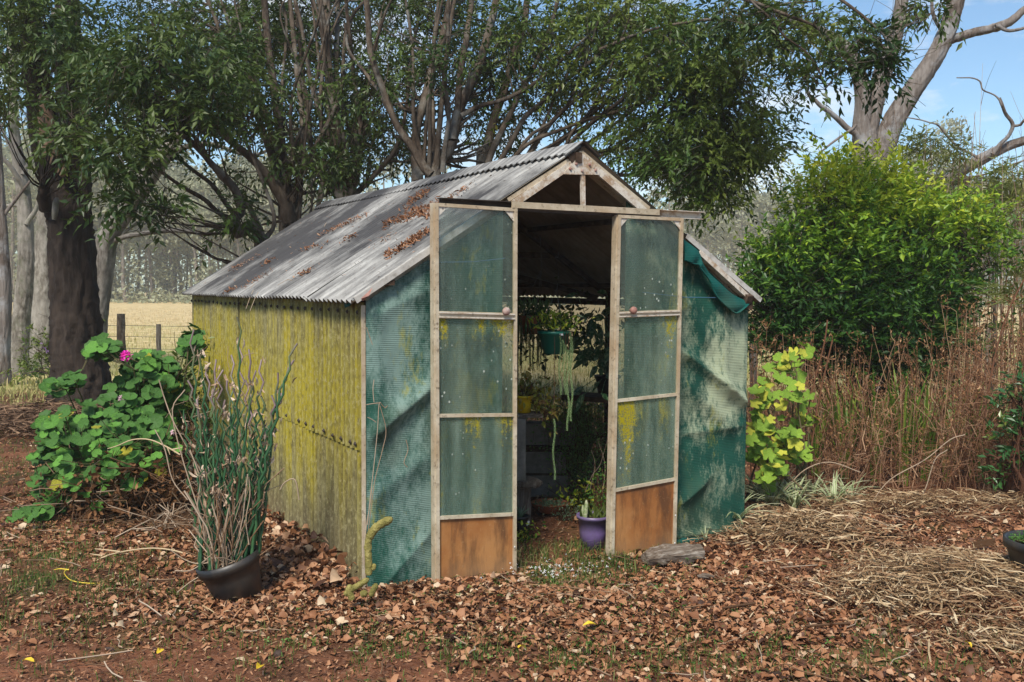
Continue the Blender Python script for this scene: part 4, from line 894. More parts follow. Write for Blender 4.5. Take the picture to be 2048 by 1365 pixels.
# --- leafy bush right of the shed
def pix_bush(name, label, cat, base_uvd, blobs, mat, leaf, bark_m, ytip=None, droop=.15, n_leaf=10, spread=.2, nst=7):
    bu, bv, bd = base_uvd; g = P(bu, bv, bd); g = np.array([g[0], g[1], 0.])
    root = tag(empty(name, (float(g[0]), float(g[1]), 0)), label, cat); st = []
    for spec, ncl, per, clr in blobs[:]:
        for q in range(max(1, nst//len(blobs))):
            e = P(spec[0]+rng.normal(0, spec[3]*.5), spec[1]+rng.normal(0, spec[4]*.4), spec[2]+rng.normal(0, spec[5]*.5)); b = g+np.array([rng.normal(0, .12), rng.normal(0, .12), -.02])
            t = np.linspace(0, 1, 10)[:, None]; mid = (b+e)/2+np.array([0, 0, .25])+rng.normal(0, .1, 3)
            p = (1-t)**2*b+2*t*(1-t)*mid+t*t*e; st.append((wob(p, .02), np.linspace(.022, .006, 10)))
    mb = MB()
    for p, r in st: tube(mb, p, r, 6, cap=False)
    child(root, 'stems', mb, bark_m, True)
    lf = MB(); tw = MB()
    for spec, ncl, per, clr in blobs:
        C, Pt, off = blob_points(spec, ncl, per, clr); link_clumps(tw, st, C, .008)
        pt = Pt.reshape(-1, 3); top = P(spec[0], spec[1]-spec[4], spec[2])[2]; bot = P(spec[0], spec[1]+spec[4], spec[2])[2]
        h = (np.repeat(C[:, 2], per)-bot)/(top-bot)
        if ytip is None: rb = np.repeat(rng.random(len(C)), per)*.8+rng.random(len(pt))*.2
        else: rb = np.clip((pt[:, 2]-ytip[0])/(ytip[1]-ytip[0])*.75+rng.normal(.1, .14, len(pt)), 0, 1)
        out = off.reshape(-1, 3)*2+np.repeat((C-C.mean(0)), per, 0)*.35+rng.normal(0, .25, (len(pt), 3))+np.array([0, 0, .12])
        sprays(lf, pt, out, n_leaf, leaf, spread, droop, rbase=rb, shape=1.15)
    child(root, 'twigs', tw, bark_m, True); child(root, 'foliage', lf, mat); return root
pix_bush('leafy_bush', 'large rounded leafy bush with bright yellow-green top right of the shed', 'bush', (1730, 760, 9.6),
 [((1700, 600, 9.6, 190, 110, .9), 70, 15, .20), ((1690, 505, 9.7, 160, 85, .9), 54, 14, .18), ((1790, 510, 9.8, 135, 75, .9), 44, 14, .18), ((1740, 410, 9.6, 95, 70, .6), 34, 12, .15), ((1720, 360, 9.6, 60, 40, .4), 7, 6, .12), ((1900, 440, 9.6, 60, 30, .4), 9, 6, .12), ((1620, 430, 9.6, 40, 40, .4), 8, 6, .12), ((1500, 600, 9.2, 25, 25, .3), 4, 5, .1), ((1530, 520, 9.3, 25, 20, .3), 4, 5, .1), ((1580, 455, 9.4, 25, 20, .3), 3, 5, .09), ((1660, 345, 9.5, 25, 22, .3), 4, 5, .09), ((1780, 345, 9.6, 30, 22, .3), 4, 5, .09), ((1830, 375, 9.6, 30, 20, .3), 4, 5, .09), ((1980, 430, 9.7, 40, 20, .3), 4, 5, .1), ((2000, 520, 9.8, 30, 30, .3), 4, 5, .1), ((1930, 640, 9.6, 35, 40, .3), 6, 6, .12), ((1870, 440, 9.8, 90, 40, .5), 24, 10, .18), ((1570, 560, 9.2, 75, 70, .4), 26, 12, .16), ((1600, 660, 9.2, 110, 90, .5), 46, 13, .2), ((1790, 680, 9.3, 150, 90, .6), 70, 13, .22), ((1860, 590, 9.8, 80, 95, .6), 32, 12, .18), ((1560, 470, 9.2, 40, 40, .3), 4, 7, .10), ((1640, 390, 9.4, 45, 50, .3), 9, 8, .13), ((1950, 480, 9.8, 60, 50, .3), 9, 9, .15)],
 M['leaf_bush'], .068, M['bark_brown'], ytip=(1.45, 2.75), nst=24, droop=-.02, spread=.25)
# bamboo-like thicket behind it
def thicket(name, label, cat, n, u0, u1, d0, d1, vtop, mat_st, leafm, blobs, group=None):
    root = tag(empty(name, tuple(float(x) for x in P((u0+u1)/2, 577, (d0+d1)/2)*np.array([1, 1, 0]))), label, cat, group); mb = MB(); st = []
    for i in range(n):
        d = d0+(d1-d0)*rng.random(); u = u0+(u1-u0)*rng.random(); b = P(u, 577, d); b[2] = 0
        e = P(u+rng.normal(0, 28), vtop+rng.normal(0, 70), d+rng.normal(0, .3)); t = np.linspace(0, 1, 9)[:, None]
        c = (b+e)/2+rng.normal(0, .12, 3); p = wob((1-t)**2*b+2*t*(1-t)*c+t*t*e, .02); r = np.linspace(.012, .0025, 9)*(.6+.6*rng.random())
        tube(mb, p, r, 4, rng.random(), cap=False); st.append((p, r))
        for q in range(3):
            a = p[3+rng.integers(5)]; limb(mb, a, a+np.array([rng.normal(0, .25), rng.normal(0, .25), .35+rng.random()*.4]), .004, .0015, 4, .1, 3, rng.random())
    child(root, 'canes', mb, mat_st)
    if blobs:
        lf = MB()
        for spec, ncl, per, clr in blobs:
            C, Pt, off = blob_points(spec, ncl, per, clr); out = off.reshape(-1, 3)+rng.normal(0, .4, (len(C)*per, 3)); sprays(lf, Pt.reshape(-1, 3), out, 8, .10, .22, .3, shape=.55)
        child(root, 'foliage', lf, leafm)
    return root
thicket('cane_thicket', 'thicket of thin bare upright canes behind the bush at the right edge', 'thicket', 85, 1850, 2140, 11.5, 13.5, 330, M['twig'], M['leaf_bamboo'],
 [((1900, 300, 13, 60, 30, .5), 9, 8, .16), ((1960, 400, 12.5, 100, 70, .6), 24, 8, .22), ((1850, 380, 13, 60, 50, .4), 16, 9, .18), ((2030, 480, 12, 70, 120, .6), 18, 7, .22), ((1840, 290, 13, 30, 30, .3), 8, 8, .14), ((2010, 360, 12.5, 60, 40, .6), 12, 8, .2)])

# --- distant gum forest beyond the paddock
def gum_proto(seed, Ht, r0):
    st = []; root = empty('forest_gum_tree', (0, 0, 0)); mb = MB(); lf = MB()
    top = np.array([rng.normal(0, .6), rng.normal(0, .6), Ht]); t = np.linspace(0, 1, 9)[:, None]
    p = wob(t*top, .22); tube(mb, p, np.linspace(r0, r0*.25, 9), 7, cap=False)
    for i in range(9):
        a = p[4+rng.integers(4)]; an = rng.random()*6.28; L = 1.2+rng.random()*2.2
        e = a+np.array([math.cos(an)*L, math.sin(an)*L, .6+rng.random()*2.4]); limb(mb, a, e, r0*.35, .03, 5, .12, 4)
        n = 60; c = e+rng.normal(0, .75, (n, 3))*np.array([1, 1, .6]); dirs = rng.normal(size=(n*3, 3)); cc = np.repeat(c, 3, 0)+rng.normal(0, .22, (n*3, 3))
        Mx = rotmats(len(cc), dirs, 1.)*(.34+.3*rng.random(len(cc)))[:, None, None]; lf.inst(LEAF_V4*np.array([1, 1.4, 1]), LEAF_F4, Mx, cc, np.repeat(rng.random(n)*.8, 3)+rng.random(len(cc))*.2)
    for i in range(5):     # sparse low leaves on the bole
        c = p[2+rng.integers(5)]+rng.normal(0, .9, 3); n = 60; cc = c+rng.normal(0, .8, (n, 3)); Mx = rotmats(n)*(.35+.25*rng.random(n))[:, None, None]; lf.inst(LEAF_V4*np.array([1, 1.4, 1]), LEAF_F4, Mx, cc)
    child(root, 'trunk', mb, M['bark_far'], True); child(root, 'crown', lf, M['leaf_far']); return root
protos = [gum_proto(i, h, r) for i, (h, r) in enumerate(((15, .22), (13, .18), (17, .26), (11, .15), (14, .2)))]
used = [False]*5
def put_gum(u, d, s=1.):
    i = rng.integers(5); g = P(u, 577, d); z = hgt(g[0], g[1])-.1
    o = protos[i] if not used[i] else dupe(protos[i]); used[i] = True
    o.location = (g[0], g[1], float(z)); o.rotation_euler = (0, 0, rng.random()*6.28); sc = s*(.8+.4*rng.random()); o.scale = (sc, sc, sc*(.85+.3*rng.random()))
    tag(o, 'pale hazy gum tree in the far forest line beyond the paddock', 'tree', 'distant gum trees beyond the paddock')
for u in np.concatenate([np.linspace(-40, 600, 62)+rng.normal(0, 6, 62), np.linspace(1370, 2080, 34)+rng.normal(0, 8, 34)]):
    put_gum(u, 95+rng.random()*30 if u < 700 else 120+rng.random()*30, 1.0 if u < 700 else 1.05)
# the rest of the forest, deeper in, as one mass
far = MB(); farl = MB()
for q in range(230):
    u = -250+2550*rng.random(); d = 125+rng.random()*75; b = P(u, 577, d); b[2] = -.2; H_ = 12+rng.random()*7
    if 640 < u < 1320 and rng.random() < .3: continue
    p = wob(np.linspace(0, 1, 5)[:, None]*np.array([rng.normal(0, .8), rng.normal(0, .8), H_])+b, .2); tube(far, p, np.linspace(.22, .07, 5)*(.6+.8*rng.random()), 5, cap=False)
    n = 330; kc = b+np.array([0, 0, H_*.72])+rng.normal(0, 1, (9, 3))*np.array([2.3, 2.3, H_*.17]); c = kc[rng.integers(0, 9, n)]+rng.normal(0, .75, (n, 3))
    Mx = rotmats(n)*(.5+.5*rng.random(n))[:, None, None]; farl.inst(LEAF_V4*np.array([1, 1.5, 1]), LEAF_F4, Mx, c)
far.M = [(n, 0) for n, _ in far.M]
for V, F, A, mm in zip(farl.V, farl.F, farl.A, farl.M): far.F.append(F+far.n-0); far.V.append(V); far.A.append(A); far.M.append((mm[0], 1)); far.F[-1] = F-F.min()+far.n; far.n += len(V)
tag(far.build('distant_forest', [M['bark_far'], M['leaf_far']]), kind='stuff')
# low scrub at the foot of the forest
sc_ = MB(); n = 22000; uu = -250+2550*rng.random(n); dd = 92+30*rng.random(n); bb = np.array([P(a, 577, b) for a, b in zip(uu, dd)]); bb[:, 2] = rng.random(n)**2.2*(1.+4.*np.clip(vnoise(bb[:, 0]*.12, bb[:, 1]*.12)+.3, 0, 1))
sc_.inst(LEAF_V4*np.array([1, 1.5, 1]), LEAF_F4, rotmats(n)*(.35+.3*rng.random(n))[:, None, None], bb); tag(sc_.build('forest_undergrowth', M['leaf_far']), kind='stuff')

# --- paddock fence
def post(name, u, vtop, wpx, d, label, lean=0.):
    b = P(u, 577, d); z = P(u, vtop, d)[2]; mb = MB(); r = wpx/F_PX*d/2
    p = np.array([(b[0]+lean*t, b[1], -.1+(z+.1)*t) for t in np.linspace(0, 1, 6)]); tube(mb, p, r*np.array([1, 1.02, .98, 1, .97, .93]), 9, rough=.08)
    return mb, b
fr_ = tag(empty('wire_fence', tuple(float(x) for x in P(300, 577, 21)*np.array([1, 1, 0]))), 'post and wire paddock fence behind the geranium and gum trunks', 'fence')
posts = [(-200, 640, 10, 21), (241, 628, 17, 20.3), (316, 649, 10, 21), (620, 649, 10, 21.5), (900, 650, 10, 22)]
for u, v, w, d in posts:
    mb, b = post('fence_post', u, v, w, d, ''); child(fr_, 'fence_post', mb, M['timber_post'] if w < 12 else M['bark_brown'])
for v in (651, 673, 697):
    mb = MB(); A = P(-260, v, 21); B = P(960, v+1, 22); n = 30; t = np.linspace(0, 1, n)[:, None]; p = A+(B-A)*t; p[:, 2] += -.02*np.sin(t[:, 0]*math.pi*5)**2; tube(mb, p, .005, 4); child(fr_, 'wire', mb, M['chain'])
fr2 = tag(empty('wire_fence', tuple(float(x) for x in P(1510, 577, 17)*np.array([1, 1, 0]))), 'grey fence post and wires glimpsed just right of the shed corner', 'fence')
for u, v, w, d in ((1510, 640, 17, 14), (1980, 650, 12, 17)):
    mb, b = post('fence_post', u, v, w, d, ''); child(fr2, 'fence_post', mb, M['timber_post'])
for v in (655, 680, 706):
    mb = MB(); tube(mb, [P(1400, v, 13.6), P(1510, v, 14), P(1980, v-12, 17), P(2200, v-14, 18)], .004, 4); child(fr2, 'wire', mb, M['chain'])

# ================================================================== GROUND COVER
def to_cam(x, y):
    dx, dy = x-CAM[0], y-CAM[1]; d = dx*math.sin(YAW)+dy*math.cos(YAW); s = dx*math.cos(YAW)-dy*math.sin(YAW); return d, s
def wedge(n, d0, d1, margin=1.35, pw=1.):
    """random ground points in the strip of land in front of the camera (wider than the view)"""
    d = d0+(d1-d0)*rng.random(n)**pw; s = (rng.random(n)*2-1)*d*.54*margin
    x = CAM[0]+d*math.sin(YAW)+s*math.cos(YAW); y = CAM[1]+d*math.cos(YAW)-s*math.sin(YAW); return x, y
def ell(x, y, u, v, a, b, rot=0.):
    g = G(u, v); dx, dy = x-g[0], y-g[1]; p = dx*R0[0]+dy*R0[1]; q = -dx*R0[1]+dy*R0[0]
    return np.exp(-(p/a)**2-(q/b)**2)
def inshed(x, y, e=0.): return (x > -.03-e) & (x < Wd+.03+e) & (y > -.04-e) & (y < Ln+e)
# curled dead leaf shapes
def leafproto(curl, bend, wid, lob=0.):
    xs = np.array([0, .25, .6, .85, 1.]); w = np.array([.03, .32, .42, .27, .02])*wid; V = []; sc_ = rng.uniform(-.5, .5)
    for x, ww in zip(xs, w):
        z = bend*math.sin(x*math.pi)*.3
        yc = sc_*(x-.5)**2; V += [(x-.5+rng.normal(0, .03), yc+ww*(1+lob*rng.normal()), z+curl*ww*1.1), (x-.5+.02, yc, z-curl*.05), (x-.5+rng.normal(0, .03), yc-ww*(1+lob*rng.normal()), z+curl*ww*1.1*rng.uniform(-.2, 1.2))]
    F = []
    for i in range(4):
        a = i*3; F += [(a, a+1, a+4, a+3), (a+1, a+2, a+5, a+4)]
    return np.array(V), np.array(F, np.int32)
LP = [leafproto(rng.uniform(-.4, .8), rng.uniform(-1.2, 1.4), rng.uniform(.45, 1.05), .16) for _ in range(18)]
def flat_mats(n, tilt):
    a = rng.random(n)*6.283; x = np.stack([np.cos(a), np.sin(a), rng.normal(0, tilt, n)], -1); x /= np.linalg.norm(x, axis=1)[:, None]
    r = np.stack([rng.normal(0, tilt, n), rng.normal(0, tilt, n), np.ones(n)], -1); y = np.cross(r, x); y /= np.linalg.norm(y, axis=1)[:, None]; return np.stack([x, y, np.cross(x, y)], -1)
def scatter_leaves(mb, x, y, zoff, size, tilt, rb=None):
    z = hgt(x, y)+zoff; T = np.stack([x, y, z], -1); n = len(x); Mx = flat_mats(n, tilt); sc = size*(.45+1.15*rng.random(n)**1.4); Mx = Mx*sc[:, None, None]
    r = rng.random(n) if rb is None else rb; w = rng.integers(0, len(LP), n)
    for i, (V, F) in enumerate(LP):
        q = w == i
        mb.inst(V, F, Mx[q], T[q], r[q])
# where leaves lie thick
N = 340000; x, y = wedge(N, 3.2, 12.5, 1.22, .85)
d, s_ = to_cam(x, y)
dens = .07+.9*ell(x, y, 640, 1120, 1.5, 1.0)+.9*ell(x, y, 760, 1210, 1.5, .45)+.8*ell(x, y, 1150, 1240, 1.3, .4)+.55*ell(x, y, 1500, 1230, 1.4, .6)+.7*ell(x, y, 1500, 1080, 2., .5)+.5*ell(x, y, 300, 1080, 1.2, .6)+.45*ell(x, y, 1700, 1330, 1.4, .4)+.3*ell(x, y, 1000, 1330, 1., .25)
dens += .5*(vnoise(x*1.7, y*1.7, 3)+vnoise(x*5, y*5, 1)*.6)*np.clip(dens, .25, 1)
dens *= 1-.95*ell(x, y, 40, 1160, 1.0, .8); dens *= 1-.90*ell(x, y, 220, 1325, 1.5, .42); dens *= 1-.85*ell(x, y, 700, 1350, .8, .18); dens *= 1-.75*ell(x, y, 1090, 1175, .45, .30); dens *= 1-.55*ell(x, y, 1100, 1310, 1.6, .25); dens *= 1-.4*ell(x, y, 1600, 1330, 1.2, .2)
dens *= np.where(d > 9, .5, 1.)
keep = (rng.random(N) < dens*.80) & ~inshed(x, y, -.0)
x, y = x[keep], y[keep]; dd_ = dens[keep]
lit = MB(); scatter_leaves(lit, x, y, .004+rng.random(len(x))*.026*np.clip(dd_, .2, 1), .034, .33, np.clip(rng.normal(.50, .27, len(x)), 0, 1))
# drifts against the side wall
n = 6000; yy = rng.random(n)*4.6; xx = -.03-np.abs(rng.normal(0, .28, n)); scatter_leaves(lit, xx, yy, .01+rng.random(n)*.13*np.exp(xx*5), .05, .6)
n = 1500; xx = rng.random(n)*2.6; yy = -.14-np.abs(rng.normal(0, .12, n)); kq = ~((xx > .84) & (xx < 1.52)); scatter_leaves(lit, xx[kq], yy[kq], .01+rng.random(kq.sum())*.018, .04, .4)
# sparse leaves on the shed floor
n = 500; xx = .6+1.4*rng.random(n); yy = rng.random(n)*3.; scatter_leaves(lit, xx, yy, .004+rng.random(n)*.01, .045, .3)
tag(lit.build('leaf_litter', M['litter'], None, True), kind='stuff')
# fine crumbs and chips
n = 60000; x, y = wedge(n, 3.2, 9, 1.25, .8); z = hgt(x, y)+.004+rng.random(n)*.012
cr = MB(); Mx = flat_mats(n, .4)*np.stack([.006+.022*rng.random(n), .003+.006*rng.random(n), np.full(n, .006)], -1)[:, None, :]
cr.inst(np.array([(-.5, -.5, 0), (.5, -.4, .1), (.4, .5, 0), (-.5, .4, .2)]), np.array([(0, 1, 2, 3)], np.int32), Mx, np.stack([x, y, z], -1), rng.random(n)*.9)
tag(cr.build('leaf_crumbs', M['litter']), kind='stuff')
# fallen yellow leaves, each one visible
yl = leafmat('yellow_leaf', [(0, (.62, .42, .02)), (1, (.75, .55, .05))], trans=.1, var=False)
for (u, v, L, lb) in ((1180, 1269, .075, 'yellow fallen leaf lying left of the log among the brown leaves'), (1042, 1313, .055, 'small pale yellow leaf lying at the bottom edge below the doorway'), (520, 1354, .07, 'bright yellow upright leaf at the bottom edge of the red dirt'), (56, 1344, .06, 'yellow leaf lying on the bare dirt in the bottom left corner'), (1935, 1316, .05, 'golden leaf lying low in the right-hand corner leaf litter'), (320, 1318, .06, 'olive yellow leaf lying on the dirt at the bottom left')):
    g = G(u, v); o = MB(); V, F = leafproto(.5, .5, .6); o.inst(V, F, flat_mats(1, .2)*L*.9, np.array([[0, 0, 0.]]))
    ob = o.build('fallen_leaf', yl); ob.location = (g[0], g[1], float(hgt(g[0], g[1]))+.045); tag(ob, lb, 'leaf', 'yellow leaves on the ground')
# twigs
tw = MB(); n = 420; x, y = wedge(n, 3.6, 9, 1.2)
for a, b in zip(x, y):
    if inshed(a, b): continue
    L = .06+.22*rng.random()**2; an = rng.random()*6.28; p = np.array([(a+math.cos(an)*L*t+rng.normal(0, .006), b+math.sin(an)*L*t+rng.normal(0, .006), 0) for t in (-.5, -.15, .2, .5)]); p[:, 2] = hgt(p[:, 0], p[:, 1])+.03+rng.random()*.02
    tube(tw, p, .0016+.002*rng.random(), 4, rng.random())
tag(tw.build('ground_twigs', M['twig']), kind='stuff')
for pts, lb in (([(848, 1240), (900, 1233), (955, 1222), (985, 1226)], None),):
    pass
for pts, w, lb in (([(1445, 1242), (1480, 1236), (1510, 1232)], 5, 'pale straight stick lying on leaves in front of the right door'), ([(1610, 1281), (1650, 1277), (1698, 1274)], 5, 'thin grey stick lying below the straw mulch on the leaf litter')):
    o = MB(); q = np.array([G(u, v) for u, v in pts]); q[:, 2] = hgt(q[:, 0], q[:, 1])+.045; tube(o, q, w/F_PX*5/2, 6); ob = o.build('stick', M['straw']); tag(ob, lb, 'stick')

# straw mulch
def straw(mb, n, u, v, a, b, base, L=(.03, .17), w=(.0015, .0055), th=.05, edge=.35):
    g = G(u, v); p = rng.normal(0, .55, n)*a; q = rng.normal(0, .55, n)*b
    x = g[0]+p*R0[0]-q*R0[1]*-1*-1; x = g[0]+p*R0[0]+q*(-R0[1]); y = g[1]+p*R0[1]+q*R0[0]
    kq = ~inshed(x, y, .03) ; x, y = x[kq], y[kq]; n = len(x)
    z = hgt(x, y)+.012+rng.random(n)*th; LL = L[0]+(L[1]-L[0])*rng.random(n)**1.8; ww = w[0]+(w[1]-w[0])*rng.random(n)**2
    loc = vnoise(x*2, y*2, 5)*3.; a_ = loc+rng.normal(0, .75, n)
    xd = np.stack([np.cos(a_), np.sin(a_), rng.normal(0, .18, n)], -1); xd /= np.linalg.norm(xd, axis=1)[:, None]; rr = np.stack([rng.normal(0, .5, n), rng.normal(0, .5, n), np.ones(n)], -1)
    yd = np.cross(rr, xd); yd /= np.linalg.norm(yd, axis=1)[:, None]; Mx = np.stack([xd, yd, np.cross(xd, yd)], -1)*np.stack([LL, ww, LL], -1)[:, None, :]
    V = np.array([(-.5, -1, 0), (-.5, 1, .0), (0, 1, .06), (0, -1, .05), (.5, .5, -.03), (.5, -.5, -.02)]); F = np.array([(0, 3, 2, 1), (3, 5, 4, 2)], np.int32)
    mb.inst(V, F, Mx, np.stack([x, y, z], -1))
st = MB()
straw(st, 5600, 1940, 1180, .52, .42, 0, th=.10); straw(st, 1500, 1780, 1215, .32, .24, 0, th=.07); straw(st, 2600, 1590, 1085, .50, .28, 0, th=.08); straw(st, 1800, 1900, 1040, 1.0, .34, 0, th=.08); straw(st, 700, 1750, 1030, .8, .3, 0, th=.06); straw(st, 1200, 2080, 1290, .5, .3, 0)
straw(st, 500, 1300, 1200, 1.5, .6, 0, L=(.03, .12), w=(.001, .003), th=.03); straw(st, 500, 500, 1200, 1.8, .7, 0, L=(.03, .12), w=(.001, .003), th=.03)
tag(st.build('straw_mulch', M['straw']), kind='stuff')
for (u0, v0, u1, v1, w, lb) in ((1575, 1010, 1558, 1052, 11, 'pale flat stalk standing up out of the leaves beside the spider plants'), (1990, 1083, 1945, 1108, 12, 'broad pale blade of dry stalk on the mulch near the black tub')):
    a = G(u1, v1); a[2] += .05; b = P(u0, v0, float((a-CAM)@FW)); o = MB(); beam(o, a, b, w/F_PX*6.3, .006, up=tuple(FW)); tag(o.build('dry_stalk', M['straw']), lb, 'stalk')
so_ = MB(); straw(so_, 5200, 70, 850, 1.1, .9, 0, L=(.08, .35), w=(.003, .010), th=.16); straw(so_, 1600, 330, 840, 1.2, .8, 0, L=(.08, .3), w=(.003, .008), th=.1); tag(so_.build('old_frond_litter', M['straw_old']), kind='stuff')

# grass and clover
def blades(mb, x, y, h, w, lean=.5, rb=None, z=None):
    n = len(x); a = rng.random(n)*6.283; hh = h*(.4+.9*rng.random(n)); ln = lean*rng.normal(0, 1, n); ww = w*(.6+.7*rng.random(n))
    dx, dy = np.cos(a), np.sin(a); z0 = (hgt(x, y) if z is None else z)
    B = np.stack([x, y, z0], -1); s = np.stack([-dy, dx, np.zeros(n)], -1)*ww[:, None]; f = np.stack([dx, dy, np.zeros(n)], -1)
    m_ = B+f*(hh*ln*.35)[:, None]+np.array([0, 0, 1])*(hh*.62)[:, None]; t = B+f*(hh*ln)[:, None]+np.array([0, 0, 1])*(hh*(1-.3*np.abs(np.clip(ln, -1.5, 1.5))))[:, None]
    V = np.stack([B-s, B+s, m_+s*.7, m_-s*.7, t], 1).reshape(-1, 3); i = (np.arange(n)*5)[:, None]
    F4 = (i+np.array([0, 1, 2, 3])).astype(np.int32); F3 = (i+np.array([3, 2, 4])).astype(np.int32); r = np.repeat(rng.random(n) if rb is None else rb, 5)
    k0 = mb.n; mb.F.append(F4+k0); mb.M.append((n, 0)); mb.F.append(F3+k0); mb.M.append((n, 0)); mb.V.append(V.astype(np.float32)); mb.A.append(r.astype(np.float32)); mb.n += len(V)
gr = MB(); N = 300000; x, y = wedge(N, 3.3, 12.5, 1.3, .8); d, s_ = to_cam(x, y)
gd = 1.5*ell(x, y, 30, 1150, 1.1, .85)+1.0*ell(x, y, 1090, 1170, .6, .32)+1.1*ell(x, y, 1130, 1300, 1.7, .36)+.35*ell(x, y, 1550, 1330, 1.2, .22)+.25*ell(x, y, 1300, 1140, .5, .25)+.5*ell(x, y, 20, 930, 1.2, 1.2)+.5*np.clip((d-9)/2, 0, 1)
gd = gd*(.55+.9*vnoise(x*4, y*4, 2)+.6*vnoise(x*11, y*11, 2)); kq = (rng.random(N) < gd*.8) & ~inshed(x, y)
blades(gr, x[kq], y[kq], .045, .0020, .8, np.clip(rng.normal(.45, .28, kq.sum()), 0, 1))
n = 900; x = .84+.70*rng.random(n); y = -.45+.75*rng.random(n); blades(gr, x, y, .085, .0022, .9)
n = 500; x = 1.40+.6*rng.random(n); y = -.25+.15*rng.random(n); blades(gr, x, y, .06, .0018, .9)
tag(gr.build('short_grass', M['grass']), kind='stuff')
# pasture grass beyond the fence, coarse tussocks
pg = MB(); n = 70000; u = -300+2600*rng.random(n); dd = 12+rng.random(n)**1.6*60; q = CAM+ (FW[None]*0); 
Xp = CAM[0]+dd*math.sin(YAW)+(u-1024)/F_PX*dd*math.cos(YAW); Yp = CAM[1]+dd*math.cos(YAW)-(u-1024)/F_PX*dd*math.sin(YAW)
blades(pg, Xp, Yp, .13, .009, .7, np.clip(.35+.02*(dd-12)+rng.normal(0, .2, n), 0, 1)); tag(pg.build('paddock_grass', leafmat('paddock_grass', [(0, (.14, .18, .04)), (.4, (.33, .31, .11)), (1, (.55, .42, .23))], .6, .2, .2, False)), kind='stuff')
# clover and small weeds: three round leaflets on a stalk
cl = MB(); tri = []
for a in (0, 2.09, 4.19): tri.append((math.cos(a), math.sin(a)))
CV = [(0, 0, 0)]; CF = []
for a in (0, 2.09, 4.19):
    b = len(CV); CV += [(math.cos(a-.5)*.5, math.sin(a-.5)*.5, .1), (math.cos(a-.25), math.sin(a-.25), .12), (math.cos(a+.25), math.sin(a+.25), .12), (math.cos(a+.5)*.5, math.sin(a+.5)*.5, .1)]; CF += [(0, b, b+1, b+2), (0, b+2, b+3, b+3)]
CF = np.array([(0, 1, 2, 3), (0, 5, 6, 7), (0, 9, 10, 11)], np.int32); CF2 = np.array([(0, 3, 4), (0, 7, 8), (0, 11, 12)], np.int32); CV = np.array(CV)
N = 26000; x, y = wedge(N, 3.4, 8.5, 1.2, .8)
cdn = .8*ell(x, y, 1110, 1185, .6, .35)+.55*ell(x, y, 1130, 1290, 1.3, .33)+.35*ell(x, y, 1370, 1150, .5, .2)+.2*ell(x, y, 1500, 1320, 1.2, .25)+.25*ell(x, y, 60, 1100, .8, .5)
cdn *= .5+1.1*vnoise(x*6, y*6, 9); kq = (rng.random(N) < cdn) & ~inshed(x, y); x, y = x[kq], y[kq]; n = len(x)
T = np.stack([x, y, hgt(x, y)+.02+.03*rng.random(n)], -1); Mx = flat_mats(n, .35)*(.007+.008*rng.random(n))[:, None, None]; r = rng.random(n)
cl.inst(CV, CF, Mx, T, r); cl.inst(CV, CF2, Mx, T, r); tag(cl.build('clover', M['clover']), kind='stuff')
wf = MB(); n = 150; g = G(1120, 1160); x = g[0]+rng.normal(0, .16, n); y = g[1]+rng.normal(0, .10, n); T = np.stack([x, y, hgt(x, y)+.05+.03*rng.random(n)], -1)
wf.inst(CV, CF, flat_mats(n, .6)*(.005+.004*rng.random(n))[:, None, None], T); tag(wf.build('clover_blossom', M['white_label']), kind='stuff')

# leaf drifts on the roof
rl = MB()
def roof_pt(u, v):      # intersection of the view ray with the near roof slope
    nrm = np.array([-(RZ-EZ), 0, (RXc+OV)]); nrm = nrm/np.linalg.norm(nrm); p0 = np.array([RXc, 0, RZ]); r_ = ray(u, v); t = ((p0-CAM)@nrm)/(r_@nrm); return CAM+r_*t, nrm
for (u0, v0, u1, v1, n, wd) in ((640, 476, 735, 433, 260, 4), (780, 515, 865, 462, 300, 6), (770, 455, 905, 402, 380, 8), (815, 415, 862, 382, 130, 6), (905, 395, 955, 372, 60, 3), (460, 545, 520, 515, 90, 4), (490, 578, 545, 545, 80, 4), (590, 560, 630, 540, 60, 3), (585, 510, 660, 488, 40, 4), (525, 535, 550, 520, 40, 4), (680, 490, 720, 470, 40, 5), (820, 420, 870, 440, 120, 7), (745, 500, 800, 470, 30, 10), (450, 590, 480, 575, 30, 3)):
    t = np.clip(rng.normal(.5, .28, n), 0, 1); A = []
    for tt in t:
        p, nn_ = roof_pt(u0+(u1-u0)*tt+rng.normal(0, wd*.6), v0+(v1-v0)*tt+rng.normal(0, wd*.55)); A.append(p+nn_*(.012+.018*rng.random()))
    A = np.array(A); Mx = flat_mats(n, .5)*(.012+.030*rng.random(n))[:, None, None]; V, F = LP[rng.integers(9)]; rl.inst(V*np.array([1, .4, 1]), F, Mx, A, np.clip(rng.normal(.5, .2, n), 0, 1))
n = 260; A = []
for q in range(n):
    x_ = RXc-.1-rng.random()*1.15; y_ = rng.random()*4.4; A.append((x_, y_, roof_z(x_)+.012))
rl.inst(LP[2][0]*np.array([1, .5, 1]), LP[2][1], flat_mats(n, .4)*(.010+.018*rng.random(n))[:, None, None], np.array(A))
tag(rl.build('roof_leaf_drift', M['litter']), kind='stuff')
tw = MB()
for (a, b) in (((492, 618), (510, 585)), ((500, 622), (520, 590)), ((488, 600), (512, 572)), ((640, 476), (655, 450)), ((590, 562), (560, 575))):
    p, nn_ = roof_pt(*b); q = P(a[0], a[1], float((p-CAM)@FW)-.05); tube(tw, [p+nn_*.02, (p+q)/2+np.array([0, 0, .03]), q], .002, 4, .9)
tag(tw.build('roof_twigs', M['twig']), kind='stuff')

